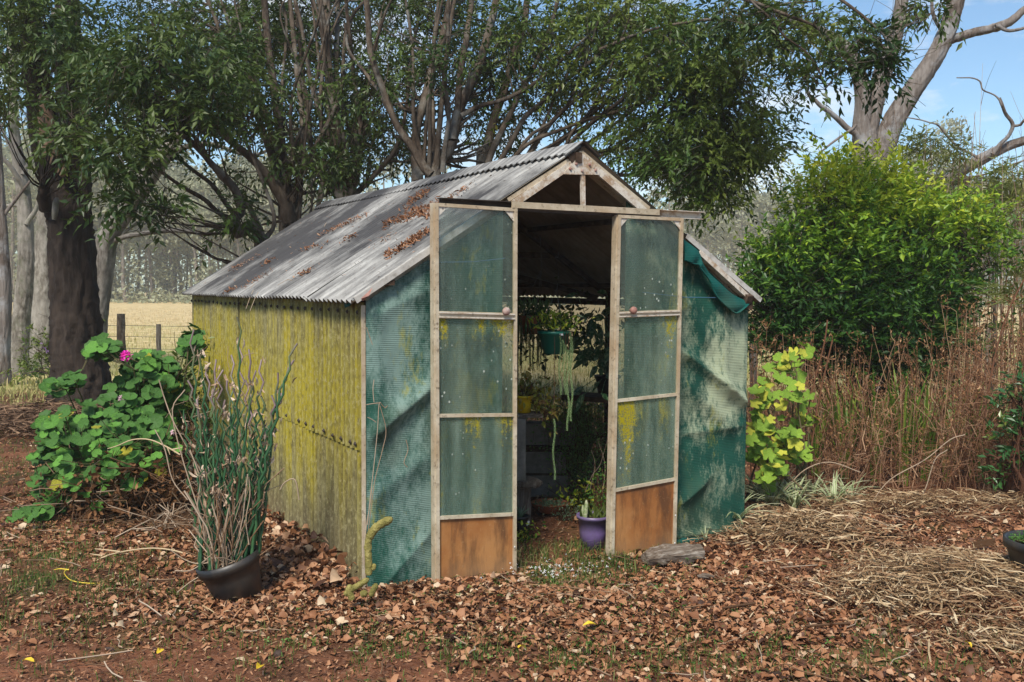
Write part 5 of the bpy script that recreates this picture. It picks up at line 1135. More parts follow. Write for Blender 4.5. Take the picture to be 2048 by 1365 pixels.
# ================================================================== PLANTS AND THINGS IN FRONT
def place(root_loc, name, label, cat, group=None): return tag(empty(name, tuple(float(a) for a in root_loc)), label, cat, group)
# --- geranium with round lobed leaves
def round_leaf(name, mat, lobes=7, cup=.16, depth=.05, rings=(0, .35, .7, 1.)):
    mb = MB(); n = lobes*4; V = [(0, 0, 0)]; ang = np.arange(n)/n*2*math.pi
    for r in rings[1:]:
        for a in ang:
            g_ = 1-.0*r; notch = 1-.75*math.exp(-((a-math.pi)/.28)**2)*(r)
            rr = r*(1+depth*math.cos(a*lobes)*r)*notch; z = cup*r*r+.045*r*math.cos(a*lobes)+.03*math.sin(a*lobes*2)*r
            V.append((rr*math.cos(a)+.0, rr*math.sin(a), z))
    F = [(0, 1+i, 1+(i+1) % n) for i in range(n)]
    for q in range(len(rings)-2):
        b = 1+q*n; F += [(b+i, b+n+i, b+n+(i+1) % n, b+(i+1) % n) for i in range(n)]
    mb.add(V, F); o = mb.build(name, mat, None, True); return o
def gleaf_mat(name, a, b, yel, ypos):
    k = Mat(name, .6, .25); X = k.xyz(); r = k.math('SQRT', k.math('ADD', k.math('MULTIPLY', X[0], X[0]), k.math('MULTIPLY', X[1], X[1])))
    n = k.noise(2.5, 5, .6); c = k.mix(n, a, b); oi = k.orand(); c = k.mix(k.math('MULTIPLY', oi, .55), c, tuple(x*1.45 for x in b))
    ed = k.ramp(k.math('ADD', r, k.math('MULTIPLY', n, .5)), [(ypos, 0.), (ypos+.15, .9)]); c = k.mix(ed, c, yel)
    at = k.n.new('ShaderNodeTexGradient'); at.gradient_type = 'RADIAL'; k.l.new(k.co(), at.inputs[0])
    v = k.math('ABSOLUTE', k.math('SINE', k.math('MULTIPLY', at.outputs[0], 3.14159*7))); c = k.mix(k.ramp(v, [(.0, .5), (.12, 0.)]), c, tuple(min(1, x*2.2) for x in b))
    k.color(c); k.bump(k.noise(7, 3), .4, .05); k.translucent(.25); return k.m
GL = [round_leaf('leaf', gleaf_mat('geranium_leaf', (.034, .095, .020), (.075, .18, .035), (.13, .26, .03), 1.18), 7),
      round_leaf('leaf', gleaf_mat('geranium_leaf_light', (.07, .19, .03), (.13, .30, .05), (.40, .38, .04), 1.10), 7, .25),
      round_leaf('leaf', gleaf_mat('geranium_leaf_yellow', (.22, .27, .03), (.45, .38, .04), (.30, .16, .05), 1.12), 7, .1)]
def set_leaf(proto, parent, base, loc, nrm, size, first, label=None):
    """a leaf object copied from proto, its face turned towards nrm"""
    o = proto.copy(); COL.objects.link(o)
    o.parent = parent; z = Vector(nrm).normalized(); x = Vector((rng.normal(), rng.normal(), rng.normal())); x = (x-z*x.dot(z)).normalized(); y = z.cross(x)
    Mm = Matrix(((x.x, y.x, z.x, 0), (x.y, y.y, z.y, 0), (x.z, y.z, z.z, 0), (0, 0, 0, 1))); Mm = Matrix.Translation(Vector(loc)-Vector(base)) @ Mm @ Matrix.Diagonal((size, size, size, 1)); o.matrix_basis = Mm
    if label: o['label'] = label
    return o
tocam = -FW
def round_plant(name, label, cat, base_uvd, spots, leaf_px, mats_p, stem_mat, n_stems=14, more=0):
    bu, bv, bd = base_uvd; b0 = P(bu, 577, bd); b0 = np.array([b0[0], b0[1], 0.]); root = place(b0, name, label, cat)
    pts = []; mb = MB()
    for (u, v, d, ru, rv, rd, n) in spots:
        for q in range(n):
            e = rng.normal(size=3); e /= np.linalg.norm(e); e *= rng.random()**.4; pts.append((P(u+e[0]*ru, v+e[1]*rv, d+e[2]*rd), d+e[2]*rd))
    hubs = []
    for q in range(n_stems):
        u, v, d, ru, rv, rd, n = spots[rng.integers(len(spots))]; e = P(u+rng.normal(0, ru*.5), v+rng.normal(0, rv*.5), d+rng.normal(0, rd*.4)); b = b0+np.array([rng.normal(0, .18), rng.normal(0, .18), -.02])
        t = np.linspace(0, 1, 12)[:, None]; c = (b+e)/2+np.array([rng.normal(0, .1), rng.normal(0, .1), -.10]); p = wob((1-t)**2*b+2*t*(1-t)*c+t*t*e, .015); tube(mb, p, np.linspace(.011, .0045, 12), 6, rng.random()*.5, cap=False); hubs.append(p)
    H = np.vstack([h[3:] for h in hubs])
    for (p, d) in pts:
        dv = H-p; dv[:, 2] *= 1.4; i = np.argmin(np.linalg.norm(dv, axis=1)+(H[:, 2] > p[2])*.2); mid = (H[i]+p)/2+np.array([0, 0, -.02]); tube(mb, [H[i], mid, p-np.array([0, 0, .004])], .0022, 4, .6, cap=False)
        k_ = rng.choice(len(mats_p), p=mats_p); nr = np.array([0, 0, 1.])+tocam*rng.uniform(.3, 1.6)+rng.normal(0, .38, 3)
        set_leaf(GL[k_], root, b0, p, nr, leaf_px/F_PX*d/2*rng.uniform(.55, 1.15), False)
    if more:
        lm = MB(); me = GL[0].data; Vv = np.array([v.co[:] for v in me.vertices]); Fs = [tuple(p.vertices) for p in me.polygons]; T3 = np.array([f for f in Fs if len(f) == 3], np.int32); T4 = np.array([f for f in Fs if len(f) == 4], np.int32); wts = np.array([s_[6] for s_ in spots], float); wts /= wts.sum()
        for q in range(more):
            u, v, d, ru, rv, rd, n = spots[rng.choice(len(spots), p=wts)]; e = rng.normal(size=3); e /= np.linalg.norm(e); e *= rng.random()**.4; p = P(u+e[0]*ru, v+e[1]*rv, d+abs(e[2])*rd+.15); nr = np.array([0, 0, 1.])+tocam*rng.uniform(.1, 1.2)+rng.normal(0, .4, 3); nr /= np.linalg.norm(nr); x_ = np.cross(nr, rng.normal(size=3)); x_ /= np.linalg.norm(x_)
            Mx = np.stack([x_, np.cross(nr, x_), nr], -1)*(leaf_px/F_PX*d/2*rng.uniform(.5, 1.1)); VV = Vv@Mx.T+p; k0 = lm.n; lm.add(VV, T3); lm.F.append(T4+k0); lm.M.append((len(T4), 0))
        tag(child(root, 'leaves', lm, GL[0].data.materials[0], True), kind='stuff')
    child(root, 'stems', mb, stem_mat, True); return root
M['ger_stem'] = leafmat('geranium_stem', [(0, (.09, .10, .04)), (.5, (.14, .10, .055)), (1, (.12, .20, .05))], .7, 0, .2, False)
ger = round_plant('geranium', 'sprawling geranium bush with round green leaves left of the shed', 'geranium', (235, 577, 7.2),
 [(200, 900, 6.6, 140, 110, .5, 105), (150, 960, 6.6, 90, 70, .35, 36), (290, 800, 7.0, 80, 60, .3, 32), (295, 735, 7.1, 55, 28, .25, 22), (205, 700, 7.0, 42, 24, .15, 9), (120, 775, 6.9, 30, 18, .12, 7), (150, 760, 6.9, 22, 16, .1, 4), (270, 900, 6.6, 80, 80, .4, 34), (60, 1040, 6.6, 45, 25, .3, 18), (385, 690, 7.4, 22, 40, .15, 9), (350, 790, 7.3, 25, 60, .2, 9), (110, 870, 6.6, 40, 40, .2, 10)],
 31, [.64, .31, .05], M['ger_stem'], 20, 1300)
# flower heads
def flower(name, u, v, d, wpx, mat, n=16):
    c = P(u, v, d); R_ = wpx/F_PX*d/2; mb = MB()
    for q in range(n):
        f = rng.normal(size=3); f /= np.linalg.norm(f); f = f*.8+tocam*.5+np.array([0, 0, .2]); ctr = c+f*R_*.6*np.array([1, 1, .7])
        for a in range(5):
            x = rng.normal(0, .15, 3)+f*.35; t1 = np.cross(f, (0.1, .2, 1)); t1 /= np.linalg.norm(t1); t2 = np.cross(f, t1); an = a*1.257+q; dr = t1*math.cos(an)+t2*math.sin(an)+f*.3
            mb.inst(np.array([(0, 0, 0), (.5, .3, .05), (1, .18, 0), (1, -.18, 0), (.5, -.3, .05)]), np.array([(0, 4, 3, 2), (0, 2, 1, 1)], np.int32)[:1], rotmats(1, dr[None], .2)*R_*.62, ctr[None]); mb.inst(np.array([(0, 0, 0), (.5, .3, .05), (1, .18, 0)]), np.array([(0, 2, 1)], np.int32), rotmats(1, dr[None], .2)*R_*.62, ctr[None])
    return child(ger, name, mb, mat)
pk = leafmat('pink_petal', [(0, (.75, .03, .42)), (1, (.90, .07, .58))], .5, .25, .3, False); pp = leafmat('pale_pink_petal', [(0, (.70, .42, .50)), (1, (.85, .66, .70))], .5, .25, .3, False)
o = flower('flower_head', 254, 713, 6.75, 28, pk); o['label'] = 'bright magenta flower head at the top'
for (u, v, w) in ((243, 797, 15), (347, 866, 14)):
    o = flower('flower_head', u, v, 6.45, w, pp, 7); o['label'] = 'small pale pink flower head'
# dead undergrowth below the geranium
def tangle(mb, n, u, v, d, ru, rv, rd, L, r=.0025, up=.3, ymax=None):
    for q in range(n):
        a = P(u+rng.normal(0, ru*.5), v+rng.normal(0, rv*.5), d+rng.normal(0, rd*.5)); a[2] = max(a[2], .01); l = L*(.4+rng.random()); dr = rng.normal(size=3); dr[2] = dr[2]*.5+up; dr /= np.linalg.norm(dr); e = a+dr*l; e[2] = max(e[2], .01)
        tube(mb, [a, (a+e)/2+rng.normal(0, .12*l, 3), e], r*(.5+rng.random()), 4, rng.random(), cap=False)
tg = MB(); tangle(tg, 320, 240, 990, 6.8, 150, 45, .6, .28); tangle(tg, 140, 330, 930, 7., 60, 70, .4, .35); tangle(tg, 160, 340, 1050, 6.3, 90, 25, .4, .2)
n = 1500; A = []
for q in range(n):
    p = P(250+rng.normal(0, 90), 985+rng.normal(0, 38), 6.8+rng.normal(0, .3)); A.append((p[0], p[1], max(p[2], .01)))
A = np.array(A)
o = tg.build('dead_twigs', M['twig']); tag(o, kind='stuff')
tg = MB(); tg.inst(LP[1][0], LP[1][1], rotmats(n)*(.02+.05*rng.random(n))[:, None, None], A, rng.random(n)*.6); tag(tg.build('dead_leaves', M['dry']), kind='stuff')

# --- zigzag-stemmed plant in a tilted black pot
pc = G(474, 1194); pot_d = float((pc-CAM)@FW)
tilt = Matrix.Rotation(rad(-16), 4, Vector(FW)) @ Matrix.Rotation(rad(5), 4, Vector(RT))
pb = P(480, 1208, pot_d); pb[2] = .005
potE = place((float(pb[0]), float(pb[1]), 0), 'potted_zigzag_plant', 'tilted black pot of tall zigzag green stems with dry twigs at the shed side', 'potted plant')
def pot(parent, c, rt, rb, h, mat, rim=.02, wall=.006, name='pot', Mx=None, soil=.03, lip=.008, ridges=0):
    prof = [(0.001, .0), (rb, 0), (rb+(rt-rb)*.5, h*.5), (rt-.004, h-rim), (rt+lip-.002, h-rim), (rt+lip, h), (rt-wall+.002, h), (rt-wall-.001, h-rim), (rb-.002+(rt-rb)*.6, h*.55), (.001, h*.5)]
    mb = MB(); R3 = np.array(Mx.to_3x3()) if Mx is not None else None
    lathe(mb, prof, c, 36, M=R3); p = child(parent, name, mb, mat, False)
    for poly in p.data.polygons: poly.use_smooth = True
    if soil is not None:
        mb = MB(); rr = rb+(rt-rb)*(h-soil)/h-wall
        lathe(mb, [(0.001, h-soil+.012), (rr*.5, h-soil+.008), (rr, h-soil)], c, 24, M=R3); child(parent, 'soil', mb, M['soil'], True)
    return p
pot(potE, pb, .155, .118, .215, M['plastic_black'], .05, Mx=tilt, soil=.03)
zm = leafmat('zigzag_stem', [(0, (.014, .06, .024)), (.45, (.035, .11, .04)), (.65, (.12, .15, .06)), (.8, (.20, .14, .14)), (1, (.32, .24, .23))], .45, 0, .45, False)
Rt = np.array(tilt.to_3x3()); upv = Rt@np.array([0, 0, 1.]); bone = MB(); dl = []
tops = [(385, 660), (402, 700), (478, 632), (480, 690), (500, 700), (510, 740), (590, 690), (585, 720), (560, 745), (548, 790), (565, 790), (545, 860), (440, 740), (425, 780), (455, 760), (470, 780), (410, 760), (395, 800), (520, 780), (500, 800), (530, 840), (450, 840), (430, 860), (400, 860), (415, 900), (470, 860), (490, 850), (510, 880), (380, 760), (372, 880), (540, 900), (440, 900), (460, 930), (425, 960), (480, 900), (500, 930), (390, 930), (555, 830), (520, 720), (432, 720), (465, 710), (405, 830), (483, 960), (530, 930), (412, 730), (450, 800), (495, 760), (520, 820), (478, 820), (436, 820), (402, 940), (366, 820), (452, 880), (507, 850), (470, 900), (415, 860)]
zs0 = None
for i, (u, v) in enumerate(tops):
    r_ = rng.random()**.6*.10; an = rng.random()*6.28; ro = 1-r_/.10*.0; base = pb+Rt@np.array([r_*math.cos(an), r_*math.sin(an), .185])
    # keep neighbours ordered: lean follows the base offset
    off = (u-455)/F_PX*pot_d; base = base+RT*np.clip(off*.35, -.06, .06)
    e = P(u, v, pot_d+rng.normal(0, .10)); n = 18; t = np.linspace(0, 1, n); L = np.linalg.norm(e-base)
    c = (base+e)/2+rng.normal(0, .03, 3)+np.array([0, 0, .04]); p = ((1-t)**2)[:, None]*base+(2*t*(1-t))[:, None]*c+(t*t)[:, None]*e
    zz_ = np.where(np.arange(n) % 2 == 0, 1, -1)*(.010+.004*rng.random()); sd = np.cross(e-base, FW); sd /= np.linalg.norm(sd); sd = sd*math.cos(i)+FW*math.sin(i)*.6; p = p+sd[None]*zz_[:, None]*np.clip(t*4, 0, 1)[:, None]+rng.normal(0, .003, p.shape)
    mb = MB(); rd = np.linspace(.0098, .0050, n)*(.8+.35*rng.random()); rr = np.clip(.1+.42*rng.random()+np.clip(t-.68, 0, 1)*1.8*(v < 820), 0, 1)
    tube(mb, p, rd, 6, 0.); mb.A = [np.concatenate([np.repeat(rr, 6), np.full(12, rr[0])])]
    child(potE, 'stem', mb, zm, True)
    for q in range(4 if L > .4 else 2):        # dry leaves clinging to the stems
        k_ = rng.integers(5, n); dl.append(p[k_]+rng.normal(0, .008, 3))
    if i % 2 == 0:
        for q in range(2):
            k_ = rng.integers(3, n-2); ee = p[k_]+rng.normal(0, .05, 3)+np.array([0, 0, .05]); tube(bone, [p[k_], (p[k_]+ee)/2+rng.normal(0, .01, 3), ee], .0018, 4, .7+.3*rng.random())
dl = np.array(dl); dl = np.repeat(dl, 3, 0)+rng.normal(0, .012, (len(dl)*3, 3)); mb = MB(); hang = rng.normal(0, .5, (len(dl), 3)); hang[:, 2] -= .8
mb.inst(LP[4][0]*np.array([1, .5, 1]), LP[4][1], rotmats(len(dl), hang, .8)*(.024+.030*rng.random(len(dl)))[:, None, None], dl, .4+.6*rng.random(len(dl))); tag(child(potE, 'dry_leaves', mb, leafmat('pale_dry_leaf', [(0, (.16, .09, .05)), (.5, (.34, .22, .14)), (1, (.55, .43, .32))], .75, .1, .2, False)), kind='stuff')
for q in range(170):                            # dry stems crowding the pot
    a = pb+Rt@np.array([rng.normal(0, .05), rng.normal(0, .05), .19]); e = a+np.array([0, 0, 1])*rng.uniform(.05, .48)+RT*rng.normal(-.01, .09)+FW*rng.normal(-.02, .06); m_ = (a+e)/2+rng.normal(0, .03, 3)
    tube(bone, [a, m_, e], rng.uniform(.0018, .0045), 5, rng.uniform(.4, 1.))
for pts in ([(470, 1100), (440, 1130), (405, 1150), (380, 1165), (355, 1185)], [(440, 1120), (400, 1128), (370, 1120), (340, 1100)], [(460, 1120), (450, 1150), (445, 1160)], [(425, 1110), (385, 1140), (350, 1142)], [(480, 1050), (478, 1000), (472, 960), (475, 900)], [(498, 1090), (492, 1040), (500, 990), (497, 950)], [(410, 1080), (395, 1020), (400, 960), (380, 900)], [(375, 1000), (345, 960), (330, 900), (310, 860)], [(440, 1000), (400, 940), (350, 850), (330, 800), (318, 760)], [(400, 1030), (360, 900), (345, 820), (370, 780)], [(560, 980), (570, 965), (590, 960), (598, 1000)]):
    q = np.array([P(u, v, pot_d-.08+.01*rng.normal()) for u, v in pts]); tube(bone, smooth_line(q, 4), .0032, 5, .85)
tag(child(potE, 'dry_stems', bone, M['twig'], True), kind='stuff')

# pale dead branches on the ground and against the geranium
def px_branch(name, label, lines, d, r, mat, cat='branch'):
    b = P(lines[0][0][0], lines[0][0][1], d); root = place((b[0], b[1], max(0, b[2])), name, label, cat)
    for i, l in enumerate(lines):
        q = np.array([P(u, v, d+(0 if len(w) == 0 else w[0])) for u, v, *w in l]); mb = MB(); q = smooth_line(q, 4); tube(mb, q, np.linspace(r, r*.35, len(q)), 6, .9); child(root, 'branch' if i == 0 else 'twig', mb, mat, True)
    return root
g_ = G(370, 1112); dd0 = float((g_-CAM)@FW)-.12
px_branch('dead_branch', 'bleached forked twig arching over the leaves left of the black pot', [[(372, 1108), (340, 1100), (300, 1097), (250, 1103), (205, 1115), (180, 1135), (170, 1165)], [(215, 1112), (195, 1122), (185, 1150)], [(205, 1112), (180, 1108)], [(240, 1104), (210, 1100), (190, 1098)]], dd0, .0055, M['straw'])
px_branch('dead_branch', 'bleached bent twig lying across the geranium leaves', [[(360, 910), (335, 895), (300, 880), (265, 880), (235, 892), (215, 898)], [(335, 895), (340, 910)], [(345, 900), (365, 895)]], 6.1, .006, M['straw'])
g_ = G(150, 1160); px_branch('yellow_shoot', 'fallen yellow-green shoot lying on the grass at left', [[(200, 1168), (165, 1166), (140, 1160), (128, 1145), (138, 1138)], [(138, 1140), (120, 1138), (108, 1140)]], float((g_-CAM)@FW)-.1, .004, yl, 'shoot')

# --- cactus at the shed corner
cg = P(745, 1190, 4.75); cact = place((cg[0], cg[1], 0), 'sprawling_cactus', 'thin furry olive cactus leaning on the shed corner with a bent arm', 'cactus')
k = Mat('cactus_skin', .75, .2); n = k.noise(30, 5, .6); k.color(k.ramp(n, [(.3, (.11, .10, .025)), (.6, (.27, .23, .07)), (.8, (.42, .36, .16))])); k.bump(k.noise(120, 2), 1., .006)
for pts, w in (([(738, 1150), (737, 1120), (736, 1090), (739, 1072)], 15), ([(737, 1078), (748, 1060), (765, 1047), (785, 1037)], 17), ([(690, 1190), (705, 1178), (722, 1168), (738, 1158)], 12), ([(705, 1200), (698, 1182), (702, 1170)], 14), ([(742, 1192), (748, 1178), (754, 1168)], 12), ([(722, 1190), (735, 1185)], 14), ([(745, 1140), (748, 1134), (747, 1128)], 9)):
    q = np.array([P(u, v, 4.78) for u, v in pts]); q = smooth_line(q, 5); r = np.full(len(q), w/F_PX*4.78/2); r[-1] *= .35; r[-2] *= .8; r[0] *= .8; r = r*(1+.06*np.sin(np.arange(len(q))*2.2)); mb = MB(); tube(mb, q, r, 12, rough=.05); child(cact, 'segment', mb, k.m, True)
# dry vine climbing on the left cloth
vine = place(PY(745, 1130, -.12)*np.array([1, 1, 0]), 'dry_vine', 'thin dry vine strands climbing the green cloth at the shed corner', 'vine')
for pts in ([(735, 1050), (740, 1000), (748, 930), (755, 860), (758, 810), (762, 806)], [(734, 1080), (742, 1020), (750, 960), (765, 900), (772, 860), (760, 812)], [(730, 1100), (733, 1050), (740, 1010), (744, 975)], [(762, 806), (745, 808), (733, 810)], [(748, 805), (746, 780), (748, 760)], [(762, 808), (770, 816), (775, 812)], [(735, 835), (745, 840), (752, 845)], [(812, 880), (816, 900), (808, 925), (815, 935)], [(733, 655), (738, 670), (745, 690)], [(730, 1120), (731, 1150), (735, 1175)], [(728, 1130), (726, 1080), (730, 1040)]):
    q = smooth_line(np.array([PY(u, v, -.105) for u, v in pts]), 4); mb = MB(); tube(mb, q, .0022, 4, .6+.3*rng.random()); child(vine, 'strand', mb, M['twig'])
# --- log
lg = G(1340, 1135); dl_ = float((lg-CAM)@FW); a = P(1292, 1122, dl_-.02); b = P(1398, 1106, dl_+.12); a[2] = .055; b[2] = .06
mb = MB(); q = np.array([a+(b-a)*t for t in np.linspace(-.02, 1.02, 9)]); tube(mb, wob(q, .004), np.array([.035, .055, .06, .06, .058, .06, .058, .055, .05]), 14, rough=.10)
lo_ = mb.build('weathered_log', M['timber_grey'], None, False); tag(lo_, 'short split weathered grey log lying in the leaves before the right door', 'log')
mb = MB(); a = G(1395, 1165); a[2] += .03; tube(mb, [a, a+RT*.04+np.array([0, 0, .01]), a+RT*.09], [.012, .016, .008], 7, rough=.2); tag(mb.build('wood_chunk', M['timber_grey']), 'small broken grey wood piece on the leaves just below the log', 'wood')
# --- black tub with seedlings at right edge
tg_ = G(2090, 1192); tubE = place((tg_[0], tg_[1], 0), 'seedling_tub', 'round black tub of green seedlings cut by the right edge', 'planter')
td = float((tg_-CAM)@FW); c_ = np.array([tg_[0], tg_[1], float(hgt(tg_[0], tg_[1]))+.005]); c_ = c_+RT*.01
pot(tubE, c_, .205, .150, .245, M['plastic_black'], .045, soil=.03, lip=.012)
mb = MB(); n = 420; an = rng.random(n)*6.28; rr = .18*np.sqrt(rng.random(n)); T = c_+np.stack([rr*np.cos(an), rr*np.sin(an), .222+.03*rng.random(n)], -1); mb.inst(CV, CF, flat_mats(n, .4)*(.010+.008*rng.random(n))[:, None, None], T); tag(child(tubE, 'seedlings', mb, M['clover']), kind='stuff')
mb = MB(); tube(mb, [c_+np.array([0, 0, .24])-RT*.17, c_+np.array([0, 0, .245])+FW*.03], .005, 6); child(tubE, 'stick', mb, M['straw'])

# --- lime green lobed plant by the right corner
GL.append(round_leaf('leaf', gleaf_mat('lime_leaf', (.10, .20, .022), (.22, .34, .04), (.42, .46, .08), 1.25), 5, .15, .16))
GL.append(round_leaf('leaf', gleaf_mat('lime_leaf_yellow', (.30, .36, .035), (.48, .46, .06), (.50, .35, .06), 1.05), 5, .15, .16))
round_plant('lobed_leaf_plant', 'lime-green plant with lobed leaves growing beside the right shed corner', 'plant', (1560, 577, 7.3),
 [(1545, 890, 7.0, 50, 75, .35, 66), (1520, 830, 7.1, 22, 60, .2, 16), (1572, 730, 7.2, 36, 34, .2, 16), (1555, 790, 7.1, 60, 35, .25, 18), (1545, 950, 6.9, 30, 25, .2, 14), (1610, 820, 7.2, 25, 60, .2, 13), (1600, 710, 7.2, 20, 30, .15, 6), (1600, 900, 7.1, 25, 40, .15, 9)], 30, [0, 0, 0, .75, .25], M['ger_stem'], 14)
# --- spider plants
def strap_clump(name, label, cat, u, v, n, h, w, mat, lean, group=None, d=None):
    g = G(u, v) if d is None else P(u, 577, d)*np.array([1, 1, 0]); z0 = float(hgt(g[0], g[1])); root = place((g[0], g[1], z0), name, label, cat, group); mb = MB()
    for q in range(n):
        a = rng.random()*6.283; L = h*(.5+.7*rng.random()); ln = lean*(.4+rng.random()); t = np.linspace(0, 1, 7); f = np.array([math.cos(a), math.sin(a), 0]); s = np.array([-math.sin(a), math.cos(a), 0])
        c = np.array([g[0], g[1], z0])+f*.015+s*rng.normal(0, .015); P_ = c+f*(L*ln*t**1.5)[:, None]+np.array([0, 0, 1])*(L*(t-.55*ln*t**2.2))[:, None]; ww = w*np.sin(np.clip(t*.9+.12, 0, 1)*math.pi)**.6; ww[-1] = .0003
        nrm_ = np.array([0, 0, 1.])
        for lo, hi, mi in ((-1, -.38, 1), (-.38, .38, 0), (.38, 1, 1)):
            V = np.concatenate([P_+s*(ww*lo)[:, None]+nrm_*(abs(lo)*w*.3), P_+s*(ww*hi)[:, None]+nrm_*(abs(hi)*w*.3)]); i = np.arange(6); mb.add(V, np.stack([i, i+1, i+8, i+7], -1).astype(np.int32), rng.random(), mi)
    child(root, 'leaves', mb, mat); return root
vg = leafmat('variegated_green', [(0, (.10, .20, .04)), (1, (.20, .30, .08))], .45, .3, .4, False); vw = leafmat('variegated_cream', [(0, (.42, .45, .24)), (1, (.62, .62, .42))], .45, .3, .4, False)
sp = [(1468, 1070, 24, .26, 'variegated spider plant at the foot of the green cloth corner, apart from the others'), (1512, 1010, 26, .24, 'spider plant nearest the shed in the patch behind the leaf litter'), (1545, 1030, 30, .27, 'dense spider plant in the middle of the patch beneath the lime leaves'), (1590, 1035, 26, .25, 'spider plant in front of the patch beside the upright pale stalk'), (1622, 1010, 22, .24, 'spider plant under the reddish leaning stalks'), (1665, 1030, 16, .25, 'outer spider plant drooping over the mulch edge at the right of the patch'), (1700, 1015, 10, .2, 'sparse spider plant rightmost before the dry weeds'), (1560, 1000, 22, .24, 'spider plant at the back of the patch')]
for (u, v, n, h, lb) in sp: strap_clump('spider_plant', lb, 'spider plant', u, v-4, int(n*1.7), h*1.15, .008, [vg, vw], .9, 'spider plants along the bed edge')
strap_clump('spider_plant', 'tiny spider plant beside the hem of the right cloth', 'spider plant', 1408, 1090, 12, .12, .004, [vg, vw], .8, 'spider plants along the bed edge')
# --- strappy green clumps among the weeds
ig = leafmat('strap_leaf', [(0, (.07, .15, .02)), (.6, (.16, .27, .03)), (1, (.33, .36, .07))], .45, .35, .4, False)
for i, (u, d, n, h) in enumerate(((1700, 8.1, 34, .85), (1760, 8.0, 38, 1.0), (1815, 7.9, 40, 1.05), (1860, 8.1, 36, .95), (1905, 8.1, 28, .85), (1640, 8.2, 24, .8), (1960, 8.1, 20, .8), (2020, 8.1, 16, .9))):
    lb = ['strappy green clump standing between lime plant and the tallest straps', 'tall strappy clump under the middle of the bush', 'tallest upright strap-leaved clump in the dry weeds', 'bushy strap-leaved clump right of the tallest straps', 'strap-leaved clump below the right side of the bush', 'short strap-leaved clump behind the lime plant', 'thin strap-leaved clump near the palms', 'strap-leaved clump behind the small glossy shrub'][i]
    strap_clump('strap_leaf_clump', lb, 'plant', u, 0, n, h, .013, [ig, ig], .32, 'strap-leaved clumps among the dry weeds', d=d)
# --- dry weeds
wd_ = MB(); lf = MB()
def weed(u, d, H, lean):
    b = P(u, 577, d); b[2] = 0.; n = 8; t = np.linspace(0, 1, n); e = np.array([rng.normal(0, lean), rng.normal(0, lean), H]); p = wob(b+t[:, None]*e, .018*H); r0 = rng.random()
    tube(wd_, p, np.linspace(.0042, .0016, n), 4, r0, cap=False); R_ = []
    for q in range(int(4+H*5)):
        i = rng.integers(2, n); a = p[i]; L = .05+.10*rng.random(); dr = rng.normal(size=3); dr[2] = abs(dr[2])+.3; dr /= np.linalg.norm(dr); ee = a+dr*L; tube(wd_, [a, (a+ee)/2+rng.normal(0, .01, 3), ee], .0014, 3, r0, cap=False)
        for w in range(4): R_.append(a+(ee-a)*rng.uniform(.3, 1.1)+rng.normal(0, .014, 3))
    R_ = np.array(R_); hang = rng.normal(0, .6, (len(R_), 3)); hang[:, 2] -= .6; w = rng.integers(9); lf.inst(LP[w][0]*np.array([1, .5, 1]), LP[w][1], rotmats(len(R_), hang, .8)*(.014+.024*rng.random(len(R_)))[:, None, None], R_, np.clip(rng.normal(.5, .2, len(R_)), 0, 1))
for q in range(500):
    u = 1500+rng.random()*660; d = 7.4+rng.random()*1.6; H = rng.uniform(.4, 1.2)*(1. if u > 1640 else .8)
    if 1500 < u < 1640 and rng.random() < .5: continue
    weed(u, d, H, .19)
for q in range(60): weed(rng.uniform(1880, 2100), 7.6+rng.random()*1.2, rng.uniform(1.0, 1.5), .12)
for q in range(50): weed(rng.uniform(1500, 1660), 7.8+rng.random()*1., rng.uniform(.8, 1.25), .08)
tangle(wd_, 300, 1790, 940, 7.6, 280, 70, .6, .30, .0022, .35); tangle(wd_, 240, 1980, 880, 7.8, 140, 120, .6, .35, .0022, .5)
o = wd_.build('dry_weed_stalks', M['redstalk']); tag(o, kind='stuff'); o = lf.build('dry_weed_leaves', M['dry']); tag(o, kind='stuff')
for (pts, lb) in (([(1590, 990), (1600, 900), (1625, 780), (1648, 690), (1655, 640)], 'tall dark red stalk leaning right beside the lime plant'), ([(1610, 985), (1625, 880), (1640, 790), (1665, 680)], 'second dark red stalk just right of the tallest one'), ([(1965, 880), (1980, 760), (2010, 640), (2048, 560), (2080, 510)], 'long dark leaning stem crossing the palms at right')):
    mb = MB(); tube(mb, smooth_line(np.array([P(u, v, 7.2) for u, v in pts]), 5), .006, 6, .2); b = mb.build('red_stalk', M['redstalk'], None, True); tag(b, lb, 'stalk')
for (pts, lb) in (([(1740, 1010), (1780, 960), (1850, 920), (1900, 880), (1930, 800+70)], 'thin pale arching stem, lowest in the weeds'), ([(1820, 1040), (1850, 980), (1870, 920), (1895, 900)], 'short pale stem bending left of the glossy shrub'), ([(1570, 980), (1610, 940), (1660, 925), (1720, 945)], 'pale arching stem over the spider plants')):
    mb = MB(); tube(mb, smooth_line(np.array([P(u, v, 7.0) for u, v in pts]), 5), .004, 5, .8); tag(mb.build('arching_stem', M['twig'], None, True), lb, 'stem')
# --- glossy shrub at the right edge
pix_bush('small_shrub', 'small glossy green shrub at the right edge in front of the dry weeds', 'shrub', (2030, 980, 7.2), [((2035, 860, 7.1, 40, 65, .25), 11, 5, .09), ((2045, 780, 7.2, 30, 40, .2), 6, 5, .08), ((2005, 930, 7.0, 30, 30, .2), 4, 4, .07), ((2085, 900, 7.2, 35, 80, .25), 9, 5, .09)], leafmat('glossy_leaf', [(0, (.025, .09, .025)), (.6, (.06, .17, .04)), (1, (.30, .34, .05))], .35, .2, .5), .055, M['redstalk'], nst=14, spread=.09, n_leaf=7)
